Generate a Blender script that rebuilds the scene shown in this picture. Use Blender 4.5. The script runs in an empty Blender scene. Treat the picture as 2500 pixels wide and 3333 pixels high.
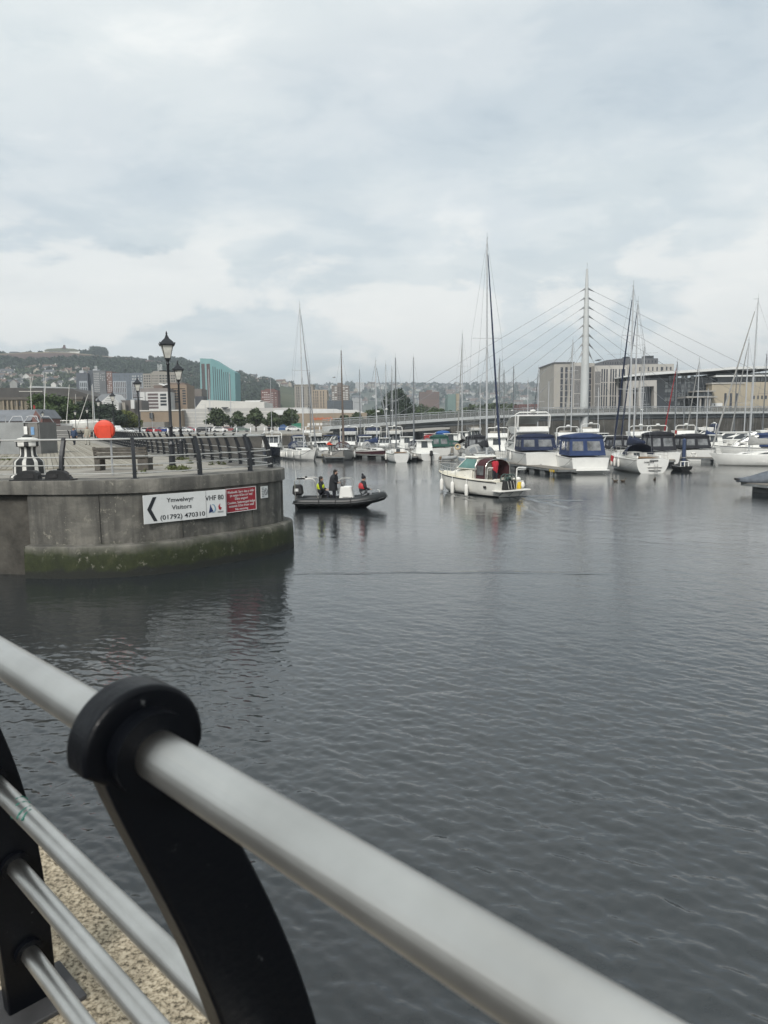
import bpy, bmesh, math, random
import numpy as np
from mathutils import Vector, Matrix, Euler

random.seed(11)
R = math.radians
SC = bpy.context.scene
COL = SC.collection

# ------------------------------------------------------------------ camera, world, sun, exposure
EYE = 4.7            # metres above the water
DECK = 3.05          # quay level
F_PX, CX, CY = 2400.0, 1250.0, 1666.5
PITCH = math.atan((CY - 1380.0) / F_PX)
CAM_M = (Matrix.Rotation(math.pi / 2 - PITCH, 3, 'X') @ Matrix.Rotation(-0.012, 3, 'Z'))

cam_d = bpy.data.cameras.new('camera')
cam = bpy.data.objects.new('camera', cam_d)
COL.objects.link(cam)
cam.matrix_world = Matrix.Translation((0, 0, EYE)) @ CAM_M.to_4x4()
cam_d.sensor_fit = 'VERTICAL'
cam_d.sensor_height = 36.0
cam_d.lens = 36.0 * F_PX / 3333.0
cam_d.clip_start = 0.05
cam_d.clip_end = 30000
cam_d.dof.use_dof = True
cam_d.dof.focus_distance = 40.0
cam_d.dof.aperture_fstop = 7.5
SC.camera = cam

SUN_ELEV, SUN_AZ = R(40), R(200)     # azimuth clockwise from +Y
w = bpy.data.worlds.new('World')
SC.world = w
w.use_nodes = True
nt = w.node_tree
nt.nodes.clear()
N = nt.nodes.new
out = N('ShaderNodeOutputWorld')
bg = N('ShaderNodeBackground')
sky = N('ShaderNodeTexSky')
sky.sky_type = 'NISHITA'
sky.sun_disc = False
sky.sun_elevation = SUN_ELEV
sky.sun_rotation = SUN_AZ
sky.air_density = 1.0
sky.dust_density = 2.0
tc = N('ShaderNodeTexCoord')
sep = N('ShaderNodeSeparateXYZ')
nt.links.new(tc.outputs['Generated'], sep.inputs[0])


def wm(op, a, b=None):
    n = N('ShaderNodeMath')
    n.operation = op
    for i, v in enumerate((a, b)):
        if v is None:
            continue
        if isinstance(v, (int, float)):
            n.inputs[i].default_value = v
        else:
            nt.links.new(v, n.inputs[i])
    return n.outputs[0]


zc = wm('ADD', wm('MAXIMUM', sep.outputs[2], 0.0), 0.22)
comb = N('ShaderNodeCombineXYZ')
nt.links.new(wm('DIVIDE', sep.outputs[0], zc), comb.inputs[0])
nt.links.new(wm('DIVIDE', sep.outputs[1], zc), comb.inputs[1])


def wnoise(scale, detail, rough, dist, off):
    mp = N('ShaderNodeMapping')
    mp.inputs['Location'].default_value = off
    mp.inputs['Scale'].default_value = (1.0, 1.25, 1)
    nt.links.new(comb.outputs[0], mp.inputs[0])
    n = N('ShaderNodeTexNoise')
    n.inputs['Scale'].default_value = scale
    n.inputs['Detail'].default_value = detail
    n.inputs['Roughness'].default_value = rough
    n.inputs['Distortion'].default_value = dist
    nt.links.new(mp.outputs[0], n.inputs['Vector'])
    return n.outputs['Fac']


def wramp(fac, stops):
    r_ = N('ShaderNodeValToRGB')
    r_.color_ramp.interpolation = 'EASE'
    e = r_.color_ramp.elements
    e[0].position, e[0].color = stops[0][0], (*stops[0][1], 1)
    e[1].position, e[1].color = stops[-1][0], (*stops[-1][1], 1)
    for p_, c_ in stops[1:-1]:
        k = e.new(p_)
        k.color = (*c_, 1)
    nt.links.new(fac, r_.inputs[0])
    return r_.outputs[0]


# a broad layer of stratus: cool grey under-sides and paler thin places, with patches where the blue behind shows
layer = wramp(wm('ADD', wm('MULTIPLY', wnoise(1.1, 6, 0.55, 0.4, (3.1, 0.4, 0)), 0.55), wm('MULTIPLY', wnoise(3.4, 8, 0.6, 0.3, (1.7, 5.2, 0)), 0.45)),
              [(0.33, (0.49, 0.56, 0.60)), (0.44, (0.585, 0.645, 0.67)), (0.54, (0.67, 0.715, 0.725)), (0.66, (0.80, 0.82, 0.81))])
gaps = wramp(wnoise(0.85, 5, 0.5, 0.2, (7.7, 2.2, 0)), [(0.34, (0.82,) * 3), (0.58, (0.98,) * 3)])
skyb = N('ShaderNodeMix')
skyb.data_type = 'RGBA'
sks = N('ShaderNodeVectorMath')
sks.operation = 'SCALE'
sks.inputs['Scale'].default_value = 0.10
nt.links.new(sky.outputs[0], sks.inputs[0])
nt.links.new(gaps, skyb.inputs['Factor'])
nt.links.new(sks.outputs[0], skyb.inputs['A'])
nt.links.new(layer, skyb.inputs['B'])
# heaped cumulus low in the sky, all the way round
dirm = N('ShaderNodeMapping')
dirm.inputs['Scale'].default_value = (1.0, 1.0, 2.2)
dirm.inputs['Location'].default_value = (0.35, 0.1, 0.0)
nt.links.new(tc.outputs['Generated'], dirm.inputs[0])
cn_ = N('ShaderNodeTexNoise')
cn_.inputs['Scale'].default_value = 3.6
cn_.inputs['Detail'].default_value = 8
cn_.inputs['Roughness'].default_value = 0.55
cn_.inputs['Distortion'].default_value = 0.25
nt.links.new(dirm.outputs[0], cn_.inputs['Vector'])
lowm = wramp(sep.outputs[2], [(0.03, (0.55,) * 3), (0.10, (1.0,) * 3), (0.19, (0.8,) * 3), (0.30, (0.0,) * 3)])
puff = wramp(cn_.outputs['Fac'], [(0.49, (0.0,) * 3), (0.555, (0.75,) * 3)])
cum = N('ShaderNodeMix')
cum.data_type = 'RGBA'
pm_ = N('ShaderNodeMath')
pm_.operation = 'MULTIPLY'
nt.links.new(lowm, pm_.inputs[0])
nt.links.new(puff, pm_.inputs[1])
nt.links.new(pm_.outputs[0], cum.inputs['Factor'])
nt.links.new(skyb.outputs['Result'], cum.inputs['A'])
cum.inputs['B'].default_value = (0.86, 0.855, 0.825, 1)
nt.links.new(cum.outputs['Result'], bg.inputs[0])
bg.inputs[1].default_value = 0.93
nt.links.new(bg.outputs[0], out.inputs[0])

sun_d = bpy.data.lights.new('sun', 'SUN')
sun_d.energy = 2.3
sun_d.angle = R(16)
sun_d.color = (1.0, 0.96, 0.9)
sun = bpy.data.objects.new('sun', sun_d)
COL.objects.link(sun)
sdir = Vector((math.sin(SUN_AZ) * math.cos(SUN_ELEV), math.cos(SUN_AZ) * math.cos(SUN_ELEV), math.sin(SUN_ELEV)))
sun.rotation_euler = sdir.to_track_quat('Z', 'Y').to_euler()
sun.location = (0, 0, 200)

vs = SC.view_settings
vs.view_transform = 'Standard'
vs.look = 'None'
vs.exposure = 0.42
vs.gamma = 1.0
vs.use_curve_mapping = False
SC.cycles.use_adaptive_sampling = True
SC.cycles.adaptive_threshold = 0.02
SC.cycles.use_denoising = True
SC.cycles.max_bounces = 6
SC.cycles.diffuse_bounces = 2
SC.cycles.glossy_bounces = 3
SC.cycles.transmission_bounces = 4
SC.cycles.transparent_max_bounces = 12
SC.cycles.volume_bounces = 0
SC.cycles.caustics_reflective = False
SC.cycles.caustics_refractive = False


# ------------------------------------------------------------------ geometry of the view (photograph pixels -> places)
def ray(u, v):
    return CAM_M @ Vector(((u - CX) / F_PX, (CY - v) / F_PX, -1.0))


def P(u, v, Y):
    d = ray(u, v)
    t = Y / d.y
    return Vector((d.x * t, Y, EYE + d.z * t))


def G(u, v, z=0.0):
    d = ray(u, v)
    t = (z - EYE) / d.z
    return Vector((d.x * t, d.y * t, z))


# ------------------------------------------------------------------ materials
MATS = {}


def mat(name, col=(0.5, 0.5, 0.5), rough=0.6, metal=0.0, var=0.12, scale=3.0, bump=0.0, bscale=30.0, spec=0.5, alpha=1.0, trans=0.0, coat=0.0):
    if name in MATS:
        return MATS[name]
    m = bpy.data.materials.new(name)
    m.use_nodes = True
    t = m.node_tree
    b = t.nodes['Principled BSDF']
    b.inputs['Roughness'].default_value = rough
    b.inputs['Metallic'].default_value = metal
    b.inputs['Specular IOR Level'].default_value = spec
    b.inputs['Alpha'].default_value = alpha
    b.inputs['Transmission Weight'].default_value = trans
    b.inputs['Coat Weight'].default_value = coat
    co = t.nodes.new('ShaderNodeTexCoord')
    n = t.nodes.new('ShaderNodeTexNoise')
    n.inputs['Scale'].default_value = scale
    n.inputs['Detail'].default_value = 5
    n.inputs['Roughness'].default_value = 0.62
    t.links.new(co.outputs['Object'], n.inputs['Vector'])
    r_ = t.nodes.new('ShaderNodeValToRGB')
    e = r_.color_ramp.elements
    lo = tuple(max(0, c * (1 - var)) for c in col)
    hi = tuple(min(1, c * (1 + var)) for c in col)
    e[0].position, e[0].color = 0.32, (*lo, 1)
    e[1].position, e[1].color = 0.68, (*hi, 1)
    t.links.new(n.outputs['Fac'], r_.inputs[0])
    t.links.new(r_.outputs[0], b.inputs['Base Color'])
    if bump:
        n2 = t.nodes.new('ShaderNodeTexNoise')
        n2.inputs['Scale'].default_value = bscale
        n2.inputs['Detail'].default_value = 4
        t.links.new(co.outputs['Object'], n2.inputs['Vector'])
        bp = t.nodes.new('ShaderNodeBump')
        bp.inputs['Strength'].default_value = bump
        bp.inputs['Distance'].default_value = 0.02
        t.links.new(n2.outputs['Fac'], bp.inputs['Height'])
        t.links.new(bp.outputs[0], b.inputs['Normal'])
    MATS[name] = m
    return m


def nodes_of(m):
    return m.node_tree, m.node_tree.nodes['Principled BSDF']


# ------------------------------------------------------------------ mesh builder
class MB:
    def __init__(self):
        self.v, self.f, self.m = [], [], []

    def add(self, vs_, fs, mi=0):
        o = len(self.v)
        self.v += [tuple(x) for x in vs_]
        self.f += [tuple(i + o for i in f) for f in fs]
        self.m += [mi] * len(fs)
        return self

    def hexa(self, c, mi=0):      # 8 corners: bottom 4 (ccw from above), top 4
        return self.add(c, [(3, 2, 1, 0), (4, 5, 6, 7), (0, 1, 5, 4), (1, 2, 6, 5), (2, 3, 7, 6), (3, 0, 4, 7)], mi)

    def box(self, c, s, rz=0.0, mi=0):
        x, y, z = s[0] / 2, s[1] / 2, s[2] / 2
        ca, sa = math.cos(rz), math.sin(rz)
        pts = []
        for dz in (-z, z):
            for dx, dy in ((-x, -y), (x, -y), (x, y), (-x, y)):
                pts.append((c[0] + dx * ca - dy * sa, c[1] + dx * sa + dy * ca, c[2] + dz))
        return self.hexa(pts, mi)

    def tube(self, path, r, n=6, cap=True, mi=0):
        path = [Vector(p) for p in path]
        rs = r if isinstance(r, (list, tuple)) else [r] * len(path)
        prev = None
        rings = []
        for i, p in enumerate(path):
            a = path[max(i - 1, 0)]
            b = path[min(i + 1, len(path) - 1)]
            d = (b - a)
            d = d.normalized() if d.length > 1e-9 else Vector((0, 0, 1))
            if prev is None:
                u = d.orthogonal().normalized()
            else:
                u = (prev - d * prev.dot(d))
                u = u.normalized() if u.length > 1e-6 else d.orthogonal().normalized()
            prev = u
            w_ = d.cross(u)
            rings.append([p + (u * math.cos(k * 2 * math.pi / n) + w_ * math.sin(k * 2 * math.pi / n)) * rs[i] for k in range(n)])
        vs_ = [q for rg in rings for q in rg]
        fs = []
        for i in range(len(rings) - 1):
            for k in range(n):
                k2 = (k + 1) % n
                fs.append((i * n + k, i * n + k2, (i + 1) * n + k2, (i + 1) * n + k))
        if cap:
            fs.append(tuple(range(n - 1, -1, -1)))
            fs.append(tuple((len(rings) - 1) * n + k for k in range(n)))
        return self.add(vs_, fs, mi)

    def lathe(self, prof, c=(0, 0, 0), n=16, mi=0, mfun=None):      # prof: (r, z)
        vs_ = []
        for r_, z in prof:
            for k in range(n):
                a = k * 2 * math.pi / n
                vs_.append((c[0] + r_ * math.cos(a), c[1] + r_ * math.sin(a), c[2] + z))
        o = len(self.v)
        self.v += vs_
        for i in range(len(prof) - 1):
            for k in range(n):
                k2 = (k + 1) % n
                self.f.append((o + i * n + k, o + i * n + k2, o + (i + 1) * n + k2, o + (i + 1) * n + k))
                self.m.append(mfun(i, k) if mfun else mi)
        self.f.append(tuple(o + k for k in range(n - 1, -1, -1)))
        self.m.append(mfun(0, 0) if mfun else mi)
        self.f.append(tuple(o + (len(prof) - 1) * n + k for k in range(n)))
        self.m.append(mfun(len(prof) - 2, 0) if mfun else mi)
        return self

    def prism(self, poly, y0, y1, plane='xz', mi=0):     # polygon in a plane, extruded along the third axis
        n = len(poly)

        def q(p, t):
            if plane == 'xz':
                return (p[0], t, p[1])
            if plane == 'yz':
                return (t, p[0], p[1])
            return (p[0], p[1], t)
        vs_ = [q(p, y0) for p in poly] + [q(p, y1) for p in poly]
        fs = [tuple(range(n)), tuple(range(2 * n - 1, n - 1, -1))]
        for i in range(n):
            j = (i + 1) % n
            fs.append((j, i, n + i, n + j))
        return self.add(vs_, fs, mi)

    def loft(self, secs, close=False, cap0=False, cap1=False, mi=0):
        n = len(secs[0])
        vs_ = [p for s in secs for p in s]
        fs = []
        for i in range(len(secs) - 1):
            for k in range(n if close else n - 1):
                k2 = (k + 1) % n
                fs.append((i * n + k, i * n + k2, (i + 1) * n + k2, (i + 1) * n + k))
        if cap0:
            fs.append(tuple(range(n - 1, -1, -1)))
        if cap1:
            fs.append(tuple((len(secs) - 1) * n + k for k in range(n)))
        return self.add(vs_, fs, mi)

    def panel(self, quad, u0, u1, v0, v1, t=0.02, mi=0):
        """thin slab proud of a quad face; quad = bl, br, tr, tl (outward normal by right hand)"""
        a, b, c, d = [Vector(p) for p in quad]

        def at(u, v):
            return (a * (1 - u) + b * u) * (1 - v) + (d * (1 - u) + c * u) * v
        q = [at(u0, v0), at(u1, v0), at(u1, v1), at(u0, v1)]
        nrm = (q[1] - q[0]).cross(q[3] - q[0])
        nrm = nrm.normalized() if nrm.length > 0 else Vector((0, -1, 0))
        return self.hexa([p - nrm * 0.004 for p in q] + [p + nrm * t for p in q], mi)

    def ball(self, c, r, n=8, m=6, mi=0):
        rx, ry, rz = r if isinstance(r, (tuple, list)) else (r, r, r)
        prof = [(max(math.sin(math.pi * i / m), 0.02), -math.cos(math.pi * i / m)) for i in range(m + 1)]
        o = len(self.v)
        self.lathe(prof, (0, 0, 0), n, mi)
        for i in range(o, len(self.v)):
            x, y, z = self.v[i]
            self.v[i] = (c[0] + x * rx, c[1] + y * ry, c[2] + z * rz)
        return self

    def build(self, name, material=None, parent=None, smooth=False, fix=True, bevel=0.0):
        me = bpy.data.meshes.new(name)
        me.from_pydata(self.v, [], self.f)
        mats = material if isinstance(material, (list, tuple)) else [material]
        for m_ in mats:
            me.materials.append(m_)
        if len(mats) > 1:
            me.polygons.foreach_set('material_index', self.m)
        if fix or bevel:
            bm = bmesh.new()
            bm.from_mesh(me)
            if fix:
                bmesh.ops.recalc_face_normals(bm, faces=bm.faces[:])
            if bevel:
                bmesh.ops.bevel(bm, geom=bm.edges[:], offset=bevel, segments=1, affect='EDGES', clamp_overlap=True)
            bm.to_mesh(me)
            bm.free()
        if smooth:
            me.polygons.foreach_set('use_smooth', [True] * len(me.polygons))
            if smooth != 'all':
                me.set_sharp_from_angle(angle=R(38))
        me.update()
        return link(name, me, parent)


def link(name, me, parent=None):
    o = bpy.data.objects.new(name, me)
    COL.objects.link(o)
    if parent is not None:
        o.parent = parent
    return o


def tag(o, label=None, cat=None, group=None, kind=None):
    if label:
        o['label'] = label
    if cat:
        o['category'] = cat
    if group:
        o['group'] = group
    if kind:
        o['kind'] = kind
    return o


def thing(name, loc, rz=0.0, label=None, cat=None, group=None):
    o = bpy.data.objects.new(name, None)
    COL.objects.link(o)
    o.empty_display_size = 0.2
    o.location = loc
    o.rotation_euler = (0, 0, rz)
    return tag(o, label, cat, group)


def copy_tree(o, parent=None):
    c = o.copy()
    COL.objects.link(c)
    c.parent = parent
    for ch in list(o.children):
        copy_tree(ch, c)
    return c


def text_mesh(s, size, align='LEFT'):
    cu = bpy.data.curves.new('lettering', 'FONT')
    cu.body = s
    cu.size = size
    cu.align_x = align
    cu.extrude = 0.002
    cu.offset = 0.008
    cu.resolution_u = 3
    o = bpy.data.objects.new('lettering', cu)
    COL.objects.link(o)
    dg = bpy.context.evaluated_depsgraph_get()
    me = bpy.data.meshes.new_from_object(o.evaluated_get(dg))
    bpy.data.objects.remove(o)
    bpy.data.curves.remove(cu)
    return me


def lettering(s, parent, loc, size, m, rot=(math.pi / 2, 0, 0), align='LEFT', sx=1.0, name='lettering'):
    me = text_mesh(s, size, align)
    me.materials.clear()
    me.materials.append(m)
    o = link(name, me, parent)
    o.location = loc
    o.rotation_euler = rot
    o.scale = (sx, 1, 1)
    return o


# common materials
M_BLACK = mat('black_paint', (0.012, 0.014, 0.018), 0.42, 0, 0.25, 6, 0.05, 60)
M_STEEL = mat('stainless_steel', (0.58, 0.57, 0.54), 0.38, 1.0, 0.10, 9, 0.02, 90)
M_GEL = mat('white_gelcoat', (0.74, 0.74, 0.71), 0.25, 0, 0.05, 1.5, coat=0.3)
M_GEL2 = mat('off_white_gelcoat', (0.70, 0.69, 0.645), 0.3, 0, 0.09, 1.2)
M_DECKW = mat('white_deck', (0.68, 0.68, 0.65), 0.5, 0, 0.08, 3)
M_GLASS = mat('dark_glass', (0.035, 0.04, 0.045), 0.08, 0, 0.3, 0.8, spec=0.7)
M_CLEAR = mat('clear_vinyl', (0.13, 0.135, 0.14), 0.10, 0, 0.6, 1.2, spec=0.6)
M_ALU = mat('mast_aluminium', (0.50, 0.51, 0.52), 0.4, 0.55, 0.06, 2)
M_WIRE = mat('rigging_wire', (0.25, 0.26, 0.27), 0.4, 0.6, 0.1, 2)
M_NAVY = mat('navy_canvas', (0.012, 0.02, 0.05), 0.85, 0, 0.25, 2, 0.2, 6)
M_BLUEC = mat('blue_canvas', (0.018, 0.036, 0.10), 0.85, 0, 0.2, 2, 0.2, 5)
M_BLKC = mat('black_canvas', (0.014, 0.015, 0.02), 0.85, 0, 0.25, 2, 0.2, 5)
M_MAROON = mat('maroon_canvas', (0.05, 0.013, 0.017), 0.85, 0, 0.2, 3, 0.2, 8)
M_GREYC = mat('grey_canvas', (0.30, 0.30, 0.29), 0.85, 0, 0.15, 3, 0.2, 8)
M_REDC = mat('red_canvas', (0.30, 0.03, 0.03), 0.8, 0, 0.2, 3, 0.2, 8)
M_FEND = mat('white_fender', (0.74, 0.73, 0.69), 0.45, 0, 0.08, 4)
M_NAVYH = mat('navy_hull', (0.014, 0.018, 0.034), 0.22, 0, 0.15, 1.5)
M_RUBBER = mat('black_rubber', (0.014, 0.014, 0.015), 0.6, 0, 0.2, 8)
M_WOODG = mat('weathered_timber', (0.20, 0.185, 0.16), 0.85, 0, 0.3, 4, 0.3, 25)
M_FLOAT = mat('pontoon_float', (0.16, 0.17, 0.17), 0.8, 0, 0.3, 2, 0.2, 12)
M_TEAK = mat('teak', (0.20, 0.12, 0.06), 0.7, 0, 0.25, 5)
M_RED = mat('red_flag', (0.30, 0.018, 0.025), 0.8, 0, 0.15, 6)
M_YEL = mat('yellow_paint', (0.62, 0.43, 0.02), 0.6, 0, 0.15, 6)
# ------------------------------------------------------------------ the setting: water, ground, quays
def water_material():
    m = bpy.data.materials.new('harbour_water')
    m.use_nodes = True
    t, b = nodes_of(m)
    b.inputs['Base Color'].default_value = (0.020, 0.0245, 0.027, 1)
    b.inputs['Roughness'].default_value = 0.045
    b.inputs['IOR'].default_value = 1.45
    b.inputs['Specular IOR Level'].default_value = 0.9
    co = t.nodes.new('ShaderNodeTexCoord')

    def layer(sx, sy, rot, scale, detail, dist_, rough=0.5):
        mp = t.nodes.new('ShaderNodeMapping')
        mp.inputs['Rotation'].default_value = (0, 0, R(rot))
        mp.inputs['Scale'].default_value = (sx, sy, 1)
        t.links.new(co.outputs['Object'], mp.inputs[0])
        n = t.nodes.new('ShaderNodeTexNoise')
        n.inputs['Scale'].default_value = scale
        n.inputs['Detail'].default_value = detail
        n.inputs['Roughness'].default_value = rough
        n.inputs['Distortion'].default_value = dist_
        t.links.new(mp.outputs[0], n.inputs['Vector'])
        return n.outputs['Fac']

    def mth(op, a, b_):
        n = t.nodes.new('ShaderNodeMath')
        n.operation = op
        for i, v in enumerate((a, b_)):
            if isinstance(v, (int, float)):
                n.inputs[i].default_value = v
            else:
                t.links.new(v, n.inputs[i])
        return n.outputs[0]
    # only the finest capillary ripples are left to the material; the waves themselves are geometry
    h = mth('MULTIPLY', layer(0.85, 1.25, -20, 5.0, 3, 0.7, 0.55), 0.6)
    h = mth('ADD', h, mth('MULTIPLY', layer(0.9, 1.2, 12, 12.0, 2, 0.4), 0.25))
    gust = layer(0.5, 1.4, 10, 0.055, 3, 0.4)
    gr = t.nodes.new('ShaderNodeMapRange')
    gr.inputs['From Min'].default_value = 0.34
    gr.inputs['From Max'].default_value = 0.66
    gr.inputs['To Min'].default_value = 0.35
    gr.inputs['To Max'].default_value = 1.1
    t.links.new(gust, gr.inputs['Value'])
    h = mth('MULTIPLY', h, gr.outputs[0])
    bp = t.nodes.new('ShaderNodeBump')
    bp.inputs['Strength'].default_value = 1.0
    bp.inputs['Distance'].default_value = 0.016
    t.links.new(h, bp.inputs['Height'])
    t.links.new(bp.outputs[0], b.inputs['Normal'])
    return m


WATER = water_material()
mb = MB()
mb.add([(-700, -60, -0.10), (900, -60, -0.10), (900, 330, -0.10), (-700, 330, -0.10)], [(0, 1, 2, 3)])
tag(mb.build('water', WATER), 'dark harbour water of the marina basin', kind='structure')


def wave_sheet():
    """the ruffled water as real waves: a sheet whose mesh is finer close by"""
    ys = [3.2]
    while ys[-1] < 118:
        ys.append(ys[-1] + max(0.023, 0.00019 * ys[-1] ** 2))
    ys = np.array(ys)
    a_ = np.linspace(-0.62, 0.62, 900)
    Yg, A = np.meshgrid(ys, a_, indexing='ij')
    Xg = A * (Yg + 1.0)
    dy = np.maximum(0.023, 0.00019 * Yg ** 2)
    r_ = np.random.default_rng(23)
    Z = np.zeros_like(Xg)
    # low-frequency patches of wind
    g1 = 0.72 + 0.28 * np.sin(Xg * 0.21 + 1.3 * np.sin(Yg * 0.09) + 0.4) * np.sin(Yg * 0.17 + 0.8 * np.sin(Xg * 0.13))
    # sheltered basin: calmer the further in
    calm = np.interp(Yg, [0, 7, 13, 20, 38, 60, 120], [1.2, 1.1, 0.66, 0.42, 0.40, 0.55, 0.6])
    # the near wind sea runs a little slantwise to the lock
    n = 72
    for i in range(n):
        lam = 0.12 * (1.5 / 0.12) ** ((i + r_.random()) / n)
        th = math.radians(66) + r_.normal() * 0.55
        k = 2 * math.pi / lam
        slope = 0.0275 * (1.0 if 0.15 < lam < 0.38 else 0.5 if lam < 0.7 else 0.3)
        amp = slope / k
        ph = r_.random() * 2 * math.pi
        keep = np.clip((lam / dy - 2.0) / 2.5, 0, 1)
        arg = k * (math.cos(th) * Xg + math.sin(th) * Yg) + ph + 0.9 * np.sin(Xg * 0.37 + Yg * 0.21 + i)
        s_ = np.sin(arg)
        Z += amp * keep * (s_ + 0.22 * np.cos(2 * arg))
    Z *= g1 * calm * 1.15
    edge = np.minimum(np.clip((0.62 - np.abs(A)) / 0.03, 0, 1), np.minimum(np.clip((118 - Yg) / 6, 0, 1), np.clip((Yg - 3.2) / 0.3, 0, 1)))
    Z = Z * edge - 0.10 * (1 - edge) - 0.004
    nr_, nc = Xg.shape
    co = np.stack([Xg, Yg, Z], -1).reshape(-1, 3).astype(np.float32)
    idx = np.arange(nr_ * nc).reshape(nr_, nc)
    q = np.stack([idx[:-1, :-1], idx[:-1, 1:], idx[1:, 1:], idx[1:, :-1]], -1).reshape(-1, 4)
    me = bpy.data.meshes.new('water')
    me.vertices.add(len(co))
    me.vertices.foreach_set('co', co.ravel())
    me.loops.add(q.size)
    me.loops.foreach_set('vertex_index', q.ravel().astype(np.int32))
    me.polygons.add(len(q))
    me.polygons.foreach_set('loop_start', np.arange(0, q.size, 4, dtype=np.int32))
    me.polygons.foreach_set('use_smooth', np.ones(len(q), dtype=bool))
    me.update(calc_edges=True)
    me.materials.append(WATER)
    return tag(link('water', me), 'rippled harbour water between the lock wall and the pontoons', kind='structure')


wave_sheet()

# --- quay footprints
NOSE = [(-60, 24.6), (-30, 24.2), (-16, 23.7), (-12.3, 23.35), (-9.9, 23.05), (-8.4, 23.18), (-7.2, 23.72), (-5.9, 24.95), (-4.9, 26.2), (-4.15, 27.35),
        (-3.9, 28.2), (-3.98, 29.1), (-4.45, 29.95), (-5.3, 31.2), (-9.0, 38.3), (-15.6, 50.0), (-40, 105)]


def smooth_path(pts, k=5):
    """Catmull-Rom through the points"""
    o_ = []
    p = [Vector((*q, 0)) for q in pts]
    for i in range(len(p) - 1):
        a, b, c, d = p[max(i - 1, 0)], p[i], p[i + 1], p[min(i + 2, len(p) - 1)]
        n = k if (c - b).length > 0.6 else 3
        for j in range(n):
            s = j / n
            m1 = (c - a) * 0.5
            m2 = (d - b) * 0.5
            lim = (c - b).length
            m1 = m1.normalized() * min(m1.length, lim)
            m2 = m2.normalized() * min(m2.length, lim)
            o_.append(b * (2 * s ** 3 - 3 * s ** 2 + 1) + m1 * (s ** 3 - 2 * s ** 2 + s) + c * (-2 * s ** 3 + 3 * s ** 2) + m2 * (s ** 3 - s ** 2))
    o_.append(p[-1])
    return o_


EDGE = smooth_path(NOSE)


def offset_path(path, d):      # d > 0: to the right of travel (the water side, since land lies left)
    res = []
    for i, p in enumerate(path):
        a, b = path[max(i - 1, 0)], path[min(i + 1, len(path) - 1)]
        t_ = (b - a).normalized()
        res.append(p + Vector((t_.y, -t_.x, 0)) * d)
    return res


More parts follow.
